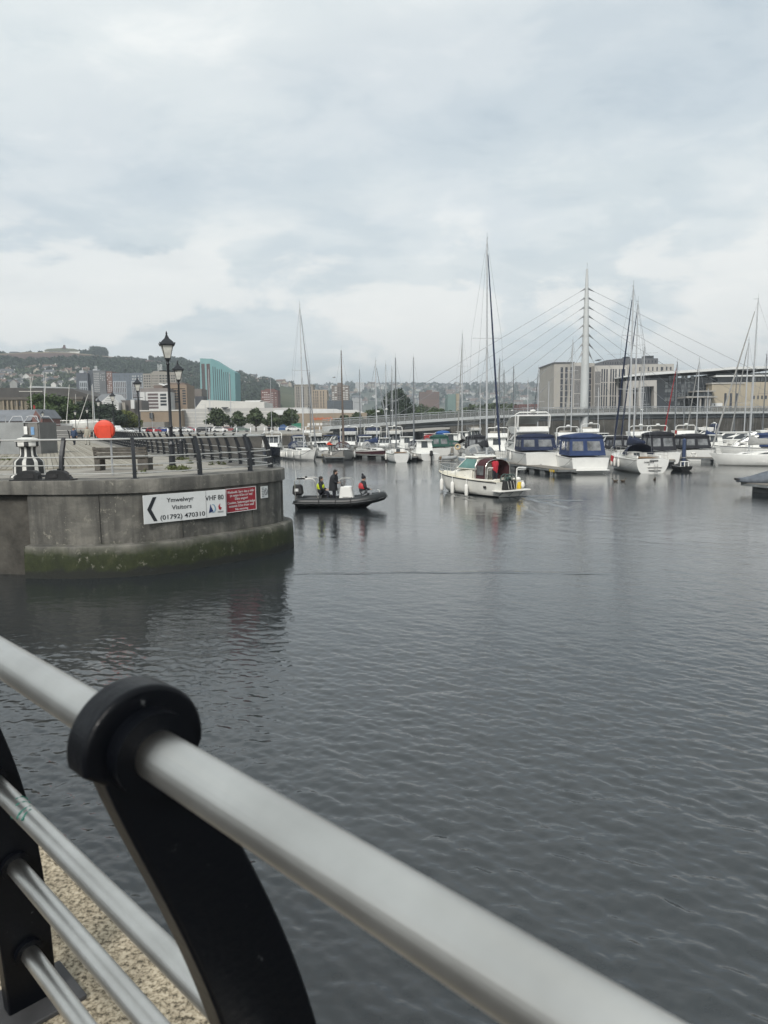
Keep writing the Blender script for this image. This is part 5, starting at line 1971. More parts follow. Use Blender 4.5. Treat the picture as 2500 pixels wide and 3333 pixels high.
fl = G(125, 1566, DECK)
fa = thing('fairlead', (fl.x, fl.y + 0.28, DECK), -0.02, 'black cast iron double fairlead on the quay edge below the capstan', 'fairlead')
M_IRON = mat('black_cast_iron', (0.015, 0.016, 0.017), 0.5, 0.2, 0.3, 5, 0.2, 30)
for x, s in ((-0.45, 1), (0.45, -1)):
    prof = [(-0.5, 0.0), (-0.46, 0.05), (-0.33, 0.22), (-0.24, 0.29), (-0.12, 0.315), (0.18, 0.315), (0.3, 0.25), (0.34, 0.12), (0.36, 0.0)]
    poly_ = [(x + s * a_, z) for a_, z in prof]
    MB().prism(poly_, -0.05, 0.22, 'xz').build('horn', M_IRON, fa, bevel=0.015)
    MB().box((x + s * 0.08, -0.06, 0.14), (0.26, 0.02, 0.12)).build('eye', M_RUBBER, fa)
MB().box((0, 0.08, 0.02), (2.0, 0.42, 0.04)).build('bed_plate', M_IRON, fa)
MB().lathe([(0.05, 0.30), (0.05, 0.36), (0.03, 0.37)], (0.5, 0.08, 0), 8).build('pin', M_IRON, fa)

cb = P(65, 1400, 46.5)
ca = thing('control_kiosk', (cb.x, 46.5, DECK), 0.0, 'grey steel lock control kiosk with roof rails and notices', 'kiosk')
M_KIO = mat('grey_steel_sheet', (0.27, 0.28, 0.28), 0.55, 0.25, 0.18, 0.8)
M_KIOD = mat('grey_door', (0.15, 0.15, 0.145), 0.6, 0.1, 0.15, 1)
sc2 = 46.5 / F_PX
kx = lambda u: P(u, 1400, 46.5).x - cb.x
kz = lambda v: P(60, v, 46.5).z - DECK
MB().box(((kx(-30) + kx(78)) / 2, 1.2, kz(1375) / 2), (kx(78) - kx(-30), 2.4, kz(1375))).build('body', M_KIO, ca)
MB().box(((kx(78.2) + kx(127)) / 2, 1.3, kz(1375) / 2), (kx(127) - kx(78.2), 2.4, kz(1375) - 0.01)).build('body', M_KIOD, ca)
MB().box(((kx(91) + kx(122)) / 2, 0.08, (kz(1378) + kz(1425)) / 2), (kx(122) - kx(91), 0.06, kz(1378) - kz(1425))).build('door', mat('kiosk_door', (0.17, 0.165, 0.155), 0.6, 0.1, 0.15), ca)
MB().box(((kx(78) + kx(90)) / 2, -0.03, (kz(1388) + kz(1414)) / 2), (kx(89) - kx(78), 0.03, kz(1388) - kz(1414))).build('notice', mat('notice_white', (0.72, 0.72, 0.70), 0.5), ca)
MB().box(((kx(99) + kx(111)) / 2, 0.035, (kz(1390) + kz(1416)) / 2), (kx(110) - kx(99), 0.02, kz(1390) - kz(1416))).build('notice', mat('notice_blue', (0.16, 0.30, 0.50), 0.5, 0, 0.3, 4), ca, bevel=0.004)
mb = MB()
zt, zr = kz(1375), kz(1355)
for (x0, x1) in ((kx(28), kx(76)), (kx(78), kx(126))):
    mb.tube([(x0, 0.1, zt), (x0 + 0.2, 0.3, zr), (x1 - 0.2, 0.3, zr), (x1, 0.1, zt)], 0.03, 6)
    mb.tube([(x0, 2.2, zt), (x0 + 0.2, 2.0, zr), (x1 - 0.2, 2.0, zr), (x1, 2.2, zt)], 0.03, 6)
mb.tube([(kx(18), 0.1, zt), (kx(18), 0.1, kz(1358))], 0.03, 6)
mb.tube([(kx(-30), 0.06, zt - 0.02), (kx(126), 0.06, zt - 0.02)], 0.03, 6)
mb.build('roof_rail', M_GALV, ca)

# brick boat store and the cabin at the very edge
by = 112.0
bs = thing('boat_store', (P(70, 1400, by).x, by, DECK), 0, 'brick boat store with grey slate roof beside the promenade end', 'building')
bx = lambda u, Y=by: P(u, 1400, Y).x - bs.location.x
bz = lambda v: P(70, v, by).z - DECK
MB().prism([(bx(104), 0), (bx(104), bz(1368)), (bx(121), bz(1334)), (bx(142), bz(1362)), (bx(142), 0)], 0, 6, 'xz').build('gable_wall', M_BRK, bs)
MB().box(((bx(-40) + bx(104)) / 2, 3.2, bz(1372) / 2), (bx(104) - bx(-40) - 0.1, 6, bz(1372))).build('wall', M_BRK, bs)
mb = MB()
mb.add([(bx(-40), -0.5, bz(1370)), (bx(105), -0.5, bz(1370)), (bx(121), 3.0, bz(1332)), (bx(-40), 3.0, bz(1332))], [(0, 1, 2, 3)])
mb.add([(bx(-40), -0.5, bz(1372)), (bx(105), -0.5, bz(1372)), (bx(121), 3.0, bz(1334)), (bx(-40), 3.0, bz(1334))], [(3, 2, 1, 0)])
mb.build('roof', mat('boatstore_slate', (0.16, 0.17, 0.185), 0.8, 0, 0.15, 0.8), bs)
MB().prism([(bx(120), bz(1332)), (bx(123), bz(1332)), (bx(145), bz(1362)), (bx(142), bz(1364))], -0.3, 6.3, 'xz').build('roof', mat('boatstore_slate', (0.16, 0.17, 0.185)), bs)
MB().prism([(bx(124), bz(1395)), (bx(124), bz(1362)), (bx(127), bz(1356)), (bx(130), bz(1362)), (bx(130), bz(1395))], -0.06, 0.02, 'xz').build('window', M_WGL, bs)

# barrier wall by the yard
yb = Bld('yard_screen', 'low grey steel screen with rail in front of the stored boats', 113, 205, 'screen')
yb.vol('sheet', 175, 234, 1386, M_KIOD, 0.3)
x0, z0 = yb.xz(178, 1381)
x1, _ = yb.xz(236, 1381)
MB().tube([(x0, 0, 0), (x0, 0, z0), (x1, 0, z0), (x1, 0, 0)], 0.05, 6).build('rail', M_GALV, yb.root)

# weeds in the joints at the foot of the lamps and along the coping
cs_, rs_ = [], []
for (u_, v_, n_) in [(575, 1527, 7), (600, 1532, 6), (560, 1528, 5), (596, 1496, 5), (640, 1508, 4), (705, 1512, 3), (470, 1540, 2), (20, 1500, 6), (5, 1495, 6)]:
    g_ = G(u_, v_, DECK)
    for k in range(n_):
        cs_.append((g_.x + rng.normal() * 0.16, g_.y + rng.normal() * 0.2, DECK + 0.05))
        rs_.append(0.07 + 0.06 * rng.random())
vv_, ff_ = leaves(cs_, rs_, 34, 0.045, 0.9)
mb = MB()
mb.add(vv_, ff_)
tag(mb.build('weeds', mat('weed_green', (0.085, 0.10, 0.035), 0.85, 0, 0.4, 5), None, fix=False), 'weeds growing in the quay joints around the lamp feet', kind='stuff')

# ------------------------------------------------------------------ signs on the wall
M_SW = mat('sign_white', (0.66, 0.67, 0.66), 0.4, 0, 0.05, 2)
M_SK = mat('sign_black', (0.012, 0.014, 0.018), 0.5)
M_SR = mat('sign_red', (0.30, 0.018, 0.03), 0.45, 0, 0.08, 3)
M_SB = mat('sign_blue', (0.015, 0.03, 0.11), 0.5)
M_SLB2 = mat('sign_light_blue', (0.12, 0.28, 0.42), 0.5)


def on_wall(u):       # the wall face under pixel column u
    best = min(range(i_c), key=lambda i: abs((CX + F_PX * (CAM_M.transposed() @ Vector((face[i].x, face[i].y, 2 - EYE))).x / -(CAM_M.transposed() @ Vector((face[i].x, face[i].y, 2 - EYE))).z) - u))
    return best


def wall_sign(name, label, tl, tr_, br, bl_, m):
    i, j = on_wall(tl[0]), on_wall(tr_[0])
    if j <= i:
        j = i + 1
    a_, b_ = face[i].copy(), face[j].copy()
    d = (b_ - a_).normalized()
    nr2 = Vector((d.y, -d.x, 0))
    # plane of the sign: chord of the wall pushed clear of the face
    k = max((face[q] - a_).dot(nr2) for q in range(min(i, j), max(i, j) + 1)) + 0.02
    a_ += nr2 * k
    pl = []
    for u, v in (bl_, br, tr_, tl):
        r_ = ray(u, v)
        t2_ = (a_ - Vector((0, 0, 0))).dot(nr2) / r_.dot(nr2) if abs(r_.dot(nr2)) > 1e-6 else 0
        pl.append(Vector((r_.x * t2_, r_.y * t2_, EYE + r_.z * t2_)))
    L_ = ((pl[1] - pl[0]).dot(d) + (pl[2] - pl[3]).dot(d)) / 2
    z0_ = (pl[0].z + pl[1].z) / 2
    z1_ = (pl[2].z + pl[3].z) / 2
    H_ = z1_ - z0_
    root = thing(name, ((pl[0].x + pl[3].x) / 2, (pl[0].y + pl[3].y) / 2, z0_), math.atan2(d.y, d.x), label, 'sign')
    MB().box((L_ / 2, 0.02, H_ / 2), (L_, 0.03, H_)).build('board', m, root, bevel=0.004)
    for x in (0.1, L_ - 0.1):
        MB().box((x, 0.06, H_ / 2), (0.05, 0.06, H_ * 0.9)).build('batten', M_GALV, root)
    return root, L_, H_


def put_text(root, s, x, z, h, m, width, align='CENTER'):
    o_ = lettering(s, root, (x, -0.001, z), 1.0, m, align=align)
    xs = [v.co.x for v in o_.data.vertices]
    w0 = max(xs) - min(xs)
    o_.scale = (width / w0, h, 1)
    return o_


sg, L_, H_ = wall_sign('visitor_sign', 'large white sign with black arrow, Visitors and telephone number on the quay wall', (465, 1611), (734, 1595), (737, 1683), (470, 1703), M_SW)
put_text(sg, 'Ymwelwyr', L_ * 0.43, H_ * 0.70, 0.20, M_SK, L_ * 0.325)
put_text(sg, 'Visitors', L_ * 0.445, H_ * 0.43, 0.20, M_SK, L_ * 0.24)
put_text(sg, '(01792) 470310', L_ * 0.455, H_ * 0.10, 0.21, M_SK, L_ * 0.54)
put_text(sg, 'VHF 80', L_ * 0.855, H_ * 0.64, 0.23, M_SK, L_ * 0.235)
MB().prism([(L_ * 0.04, H_ * 0.5), (L_ * 0.11, H_ * 0.92), (L_ * 0.15, H_ * 0.92), (L_ * 0.085, H_ * 0.5), (L_ * 0.15, H_ * 0.08), (L_ * 0.11, H_ * 0.08)], -0.004, 0.006, 'xz').build('arrow', M_SK, sg)
MB().prism([(L_ * 0.775, H_ * 0.17), (L_ * 0.79, H_ * 0.36), (L_ * 0.797, H_ * 0.5), (L_ * 0.81, H_ * 0.38), (L_ * 0.835, H_ * 0.22)], -0.004, 0.006, 'xz').build('emblem', M_SB, sg)
MB().tube([(L_ * 0.825 + L_ * 0.033 * math.cos(a_), -0.002, H_ * 0.33 + H_ * 0.15 * math.sin(a_)) for a_ in np.linspace(-1.9, 1.9, 14)], [0.004 + 0.012 * math.sin(math.pi * k / 13) for k in range(14)], 5).build('emblem', M_SLB2, sg)
MB().prism([(L_ * 0.905, H_ * 0.28), (L_ * 0.90, H_ * 0.40), (L_ * 0.925, H_ * 0.49), (L_ * 0.918, H_ * 0.38), (L_ * 0.945, H_ * 0.33), (L_ * 0.925, H_ * 0.25)], -0.004, 0.006, 'xz').build('emblem', M_SR, sg)
for zz in (0.20, 0.165):
    MB().box((L_ * 0.925, -0.001, H_ * zz), (L_ * 0.075, 0.006, 0.008)).build('emblem_line', M_SK, sg)
MB().box((L_ * 0.745, -0.001, H_ * 0.5), (0.006, 0.006, H_ * 0.98)).build('panel_joint', M_KIOD, sg)
sr, L_, H_ = wall_sign('caution_sign', 'red bilingual caution sign about the submerged ledge', (734.5, 1592), (833, 1581), (835, 1658), (737.5, 1671), M_SR)
for s, z, w_ in (("Rhybudd. Sarn dan y dŵr", 0.79, 0.88), ("yn estyn 0.5m o'r wal", 0.65, 0.74), ('Dim angori', 0.51, 0.42), ('Caution. Submerged ledge', 0.355, 0.92), ('extends 0.5m from wall', 0.215, 0.82), ('No mooring', 0.075, 0.42)):
    put_text(sr, s, L_ * 0.5, H_ * z, 0.118, M_SW, L_ * w_)
for c_, s_ in (((L_ / 2, 0.0, 0.014), (L_, 0.012, 0.02)), ((L_ / 2, 0.0, H_ - 0.014), (L_, 0.012, 0.02)), ((0.012, 0.0, H_ / 2), (0.02, 0.011, H_ - 0.06)), ((L_ - 0.012, 0.0, H_ / 2), (0.02, 0.011, H_ - 0.06))):
    MB().box(c_, s_).build('border', M_SW, sr)
sm, L_, H_ = wall_sign('small_notice', 'small white prohibition notice on the curve of the quay wall', (850, 1584), (872, 1581), (873, 1619), (851, 1623), M_SW)
MB().tube([(L_ * 0.7 + 0.075 * math.cos(a_), 0.0, H_ * 0.52 + 0.115 * math.sin(a_)) for a_ in np.linspace(0, 2 * math.pi, 20)], 0.009, 5).build('ring', M_SK, sm)
MB().tube([(L_ * 0.62, 0, H_ * 0.68), (L_ * 0.78, 0, H_ * 0.36)], 0.008, 5).build('bar', M_SK, sm)
for k in range(6):
    MB().box((L_ * 0.24, 0.0, H_ * (0.86 - 0.14 * k)), (L_ * (0.36 - 0.05 * (k % 2)), 0.008, 0.018)).build('text_line', M_KIOD, sm)

# ------------------------------------------------------------------ parked cars and vans on the far quay
CAR_N = 0


def car(loc, rz, paint, label, van=False):
    r_ = thing('van' if van else 'parked_car', loc, rz, label, 'van' if van else 'car', 'vehicles parked behind the far quay')
    L2, W2 = (2.6, 0.95) if van else (2.1, 0.87)
    prof = ([(-2.6, 0.3), (-2.6, 1.9), (-2.45, 2.05), (1.2, 2.05), (1.75, 1.35), (2.5, 1.1), (2.6, 0.3)] if van else
            [(-2.1, 0.3), (-2.12, 0.85), (-1.95, 0.95), (-1.45, 1.4), (-0.6, 1.47), (0.25, 1.42), (1.0, 0.95), (1.85, 0.82), (2.1, 0.62), (2.1, 0.3)])
    MB().prism(prof, -W2, W2, 'xz').build('body', paint, r_, smooth=True, bevel=0.05)
    gl = [(0.55, 1.35), (1.15, 1.95), (1.65, 1.35)] if van else [(-1.55, 0.98), (-1.3, 1.35), (-0.6, 1.41), (0.2, 1.36), (0.85, 0.97)]
    for y in (-1, 1):
        MB().prism(gl, y * W2 + y * 0.004, y * W2 + y * 0.03, 'xz').build('side_window', M_GLASS, r_)
    if not van:
        MB().hexa([(0.32, -0.7, 1.40), (1.02, -0.75, 0.98), (1.02, 0.75, 0.98), (0.32, 0.7, 1.40), (0.34, -0.7, 1.43), (1.05, -0.75, 1.0), (1.05, 0.75, 1.0), (0.34, 0.7, 1.43)]).build('windscreen', M_GLASS, r_)
    for x in (-1.35, 1.3):
        for y in (-1, 1):
            o_ = MB().lathe([(0.30, -0.1), (0.32, -0.08), (0.32, 0.08), (0.30, 0.1)], n=14).build('wheel', M_RUBBER, r_)
            o_.location = (x, y * (W2 - 0.08), 0.32)
            o_.rotation_euler = (math.pi / 2, 0, 0)
    return r_


paints = {k: mat('car_' + k, c_, 0.25, 0.0, 0.05, 1, coat=0.5) for k, c_ in dict(red=(0.35, 0.02, 0.03), blue=(0.03, 0.06, 0.22), white=(0.68, 0.68, 0.67), silver=(0.38, 0.39, 0.40), black=(0.02, 0.02, 0.022), grey=(0.14, 0.145, 0.15), green=(0.13, 0.17, 0.15)).items()}
for u, Y, pc, rz, lb, vn in [(340, 190, 'white', 0.2, 'white van parked beside the lifebuoy case', True), (372, 186, 'white', -0.5, 'white van nearest the boatyard trees', True), (412, 192, 'white', -0.45, 'white car in front of the yellowish tree', False), (440, 196, 'silver', -0.5, 'silver car at the end of the tan wall', False),
                             (478, 215, 'white', 0.3, 'white car half hidden behind the red hatchback', False), (500, 205, 'red', 0.25, 'red hatchback parked below the tan wall', False), (535, 208, 'blue', -0.2, 'blue car parked next to the red hatchback', False),
                             (552, 222, 'black', 0.1, 'black car behind the nearest lamp shaft', False), (575, 206, 'white', -0.3, 'white estate car between the two nearest lamp shafts', False), (604, 208, 'white', -0.35, 'white car with red companion beside the second lamp', False), (622, 214, 'red', -0.3, 'dark red car beside the second lamp', False),
                             (664, 200, 'black', 0.0, 'black car at the foot of the first quay tree', False), (715, 198, 'white', 0.35, 'white hatchback at the foot of the first round tree', False), (745, 200, 'red', 0.0, 'dull red car between the first two quay trees', False), (788, 199, 'green', 0.0, 'grey-green car below the second quay tree', False),
                             (955, 198, 'white', 0.15, 'white saloon in front of the green hoarding', False), (690, 205, 'grey', 0.1, 'grey car beneath the first quay tree', False)]:
    p = P(u, 1400, Y)
    pt = paints[pc]
    if lb.startswith('dull red'):
        pt = mat('car_dull_red', (0.24, 0.07, 0.07), 0.4)
    car((p.x, Y, DECK), rz, pt, lb, vn)
# lamp columns and flag poles on the far quay
for u, Y, vt, lb in [(160, 0, 0, ''), (497, 200, 1337, 'thin white lamp column before the tan wall'), (639, 195, 1336, 'thin grey lamp column against the white hall'), (671, 190, 1316, 'thin dark pole beside the first quay tree')][1:]:
    p = P(u, 1400, Y)
    t_ = thing('lamp_column', (p.x, Y, DECK), 0, lb, 'lamp')
    zt = P(u, vt, Y).z - DECK
    MB().tube([(0, 0, 0), (0, 0, zt), (-0.7, 0, zt + 0.05)], [0.09, 0.06, 0.04], 6).build('column', M_GALV, t_)
    MB().box((-0.8, 0, zt + 0.02), (0.6, 0.25, 0.12)).build('lamp_head', M_GALV, t_)
# ------------------------------------------------------------------ boats
class Hull:
    def __init__(s, L, B, fa, ff, draft=0.5, kind='sail', tr=None, rake=0.9, nx=15):
        s.L, s.B, s.kind = L, B, kind
        tr = tr if tr is not None else (0.72 if kind == 'sail' else 0.93)
        s.secs = []
        for i in range(nx):
            q = i / (nx - 1)
            if q < 0.45:
                hb = B / 2 * (tr + (1 - tr) * math.sin(math.pi / 2 * q / 0.45))
            else:
                k = (q - 0.45) / 0.55
                hb = B / 2 * (max(0.0, 1 - k ** (2.1 if kind == 'sail' else 2.7)) * 0.985 + 0.015)
            sh = fa + (ff - fa) * (0.25 * q + 0.75 * q ** 2.2)
            kz = -draft * (0.75 + 0.25 * math.sin(math.pi * min(q * 1.1, 1))) * (1 - max(0, (q - 0.72) / 0.28) ** 2 * 0.6)
            x = -L / 2 + L * q
            rk = rake * max(0, (q - 0.55) / 0.45) ** 2
            sec = []
            m = 8
            for j in range(m + 1):
                t = j / m
                if kind == 'sail':
                    y = hb * min(1.0, math.sin(t * math.pi / 2) ** 0.62)
                    z = kz + (sh - kz) * (t ** 1.45)
                else:
                    flare = 0.80 + 0.1 * (1 - q)
                    if t < 0.4:
                        y = hb * flare * (t / 0.4)
                        z = kz + (0.12 - kz + 0.35 * max(0, q - 0.6)) * (t / 0.4)
                    else:
                        y = hb * (flare + (1 - flare) * ((t - 0.4) / 0.6))
                        zc0 = 0.12 + 0.35 * max(0, q - 0.6)
                        z = zc0 + (sh - zc0) * ((t - 0.4) / 0.6)
                zf = (z - kz) / (sh - kz)
                ang = 0.0
                sec.append(Vector((x - rk * (1 - zf) + (0.18 * (1 - zf) if i == 0 else 0), y, z)))
            s.secs.append(sec)

    def shell(s):
        mb_ = MB()
        full = [[Vector((p.x, -p.y, p.z)) for p in sec[::-1]] + sec[1:] for sec in s.secs]
        mb_.loft(full)
        f0 = full[0]
        n = len(f0)
        mb_.add(f0, [tuple(range(n))])
        return mb_

    def deck(s, drop=0.03, crown=0.05):
        mb_ = MB()
        secs = []
        for sec in s.secs:
            p = sec[-1]
            secs.append([Vector((p.x, -p.y * 0.985, p.z - drop)), Vector((p.x, 0, p.z - drop + crown * min(1, p.y))), Vector((p.x, p.y * 0.985, p.z - drop))])
        mb_.loft(secs)
        return mb_

    def at(s, q, z):      # port point of the hull side at length fraction q, height z
        f = q * (len(s.secs) - 1)
        i = min(int(f), len(s.secs) - 2)
        a = f - i
        sec = [s.secs[i][k].lerp(s.secs[i + 1][k], a) for k in range(len(s.secs[i]))]
        for k in range(len(sec) - 1):
            if sec[k].z <= z <= sec[k + 1].z:
                t = (z - sec[k].z) / max(1e-6, sec[k + 1].z - sec[k].z)
                return sec[k].lerp(sec[k + 1], t)
        return sec[-1].copy() if z > sec[-1].z else sec[0].copy()

    def sheer(s, q):
        f = q * (len(s.secs) - 1)
        i = min(int(f), len(s.secs) - 2)
        return s.secs[i][-1].lerp(s.secs[i + 1][-1], f - i)

    def stripe(s, z0, z1, rel=False, q0=0.0, q1=0.985, out_=0.012):
        mb_ = MB()
        for sg_ in (1, -1):
            secs = []
            for i in range(25):
                q = q0 + (q1 - q0) * i / 24
                h = s.sheer(q).z if rel else 0
                a, b = s.at(q, h + z0), s.at(q, h + z1)
                secs.append([Vector((a.x, sg_ * (a.y + out_), a.z)), Vector((b.x, sg_ * (b.y + out_), b.z))])
            mb_.loft(secs)
        return mb_

    def rail_line(s, h, q0, q1, inset=0.06, n=14):
        P_, S_ = [], []
        for i in range(n + 1):
            p = s.sheer(q0 + (q1 - q0) * i / n)
            y = max(p.y - inset, 0.02)
            P_.append(Vector((p.x, y, p.z + h)))
            S_.append(Vector((p.x, -y, p.z + h)))
        return P_, S_


class Block:
    def __init__(s, x0, x1, zb, zt, wa, wf=None, inset=0.1, fs=0.0, rs=0.0, zbf=None, ztf=None):
        wf = wa if wf is None else wf
        zbf = zb if zbf is None else zbf
        ztf = zt if ztf is None else ztf
        s.b = [Vector((x0, -wa, zb)), Vector((x1, -wf, zbf)), Vector((x1, wf, zbf)), Vector((x0, wa, zb))]
        s.t = [Vector((x0 + rs, -wa + inset, zt)), Vector((x1 - fs, -wf + inset, ztf)), Vector((x1 - fs, wf - inset, ztf)), Vector((x0 + rs, wa - inset, zt))]
        b, t = s.b, s.t
        s.star = (b[0], b[1], t[1], t[0])
        s.port = (b[2], b[3], t[3], t[2])
        s.front = (b[1], b[2], t[2], t[1])
        s.back = (b[3], b[0], t[0], t[3])

    def mb(s):
        return MB().hexa(s.b + s.t)


def boat_root(name, label, u, v, hd, at_local=(0, 0), cat='boat', group=None):
    """put the local point at_local above the water point seen at (u, v)"""
    g = G(u, v, 0)
    a = R(hd)
    ox = at_local[0] * math.cos(a) - at_local[1] * math.sin(a)
    oy = at_local[0] * math.sin(a) + at_local[1] * math.cos(a)
    return thing(name, (g.x - ox, g.y - oy, 0), a, label, cat, group)


FEND_ME = None
bk_name = 'boats moored in the rows behind'


def mooring(root, h):
    for q, dx, sg_ in ((0.02, 1.3, 1), (0.93, -1.6, -1)):
        p = h.sheer(q)
        a, b = Vector((p.x, sg_ * (p.y - 0.05), p.z + 0.05)), Vector((p.x + dx, sg_ * (h.B / 2 + 0.5), 0.6))
        pts_ = [a.lerp(b, k / 6) - Vector((0, 0, 0.22 * math.sin(math.pi * k / 6))) for k in range(7)]
        MB().tube(pts_, 0.022, 5).build('mooring_line', M_GREYC if sg_ > 0 else M_NAVY, root)




def fender(parent, p, s=1.0, m=None):
    global FEND_ME
    if FEND_ME is None:
        o_ = MB().lathe([(0.03, -0.42), (0.09, -0.38), (0.12, -0.3), (0.125, 0.0), (0.12, 0.28), (0.085, 0.36), (0.03, 0.40), (0.015, 0.75)], n=10).build('fender', M_FEND, None, smooth=True)
        FEND_ME = o_.data
        bpy.data.objects.remove(o_)
    o_ = link('fender', FEND_ME, parent)
    o_.location = p
    o_.scale = (s, s, s)
    return o_


def rails(root, h, zh, q0, q1, m=None, posts=7, mid=True):
    P_, S_ = h.rail_line(zh, q0, q1)
    mb_ = MB()
    mb_.tube(P_, 0.02, 5).tube(S_, 0.02, 5)
    if mid:
        P2, S2 = h.rail_line(zh * 0.52, q0, q1)
        mb_.tube(P2, 0.012, 4).tube(S2, 0.012, 4)
    for i in range(posts + 1):
        q = q0 + (q1 - q0) * i / posts
        p = h.sheer(q)
        for sg_ in (1, -1):
            y = sg_ * max(p.y - 0.06, 0.02)
            mb_.tube([(p.x, y, p.z - 0.02), (p.x, y, p.z + zh)], 0.016, 4)
    mb_.build('guard_rail', M_STEEL if m is None else m, root)


def arch_hood(root, x0, x1, z0, w0, h0, w1, h1, m, name='sprayhood', window=True, open_aft=True):
    """canvas hood: aft hoop at x0, front foot at x1"""
    secs = []
    nn = 10
    for i in range(5):
        a = i / 4
        x = x0 + (x1 - x0) * a
        hh = h0 + (h1 - h0) * (a ** 2.2)
        ww = w0 + (w1 - w0) * a
        secs.append([(x, ww * math.cos(math.pi * k / nn) * (1.0), z0 + hh * max(0, math.sin(math.pi * k / nn)) ** 0.6) for k in range(nn + 1)])
    mb_ = MB()
    mb_.loft(secs)
    o_ = mb_.build(name, m, root, smooth='all')
    if window:
        mb_ = MB()
        for ks in ((1, 2, 3), (4, 5, 6), (7, 8, 9)):
            sub = []
            for i in (2, 3, 4):
                a0 = (i + (0.0 if i == 2 else -0.2 if i == 4 else 0)) / 4
                x = x0 + (x1 - x0) * a0
                hh = h0 + (h1 - h0) * (a0 ** 2.2)
                ww = w0 + (w1 - w0) * a0
                row = []
                for k in (ks[0] - 0.25, ks[1], ks[2] + 0.25):
                    row.append((x + 0.015, ww * 1.012 * math.cos(math.pi * k / nn), z0 + 0.012 + hh * 1.012 * max(0, math.sin(math.pi * k / nn)) ** 0.6))
                sub.append(row)
            mb_.loft(sub)
        mb_.build('hood_window', M_CLEAR, o_, smooth='all')
    return o_


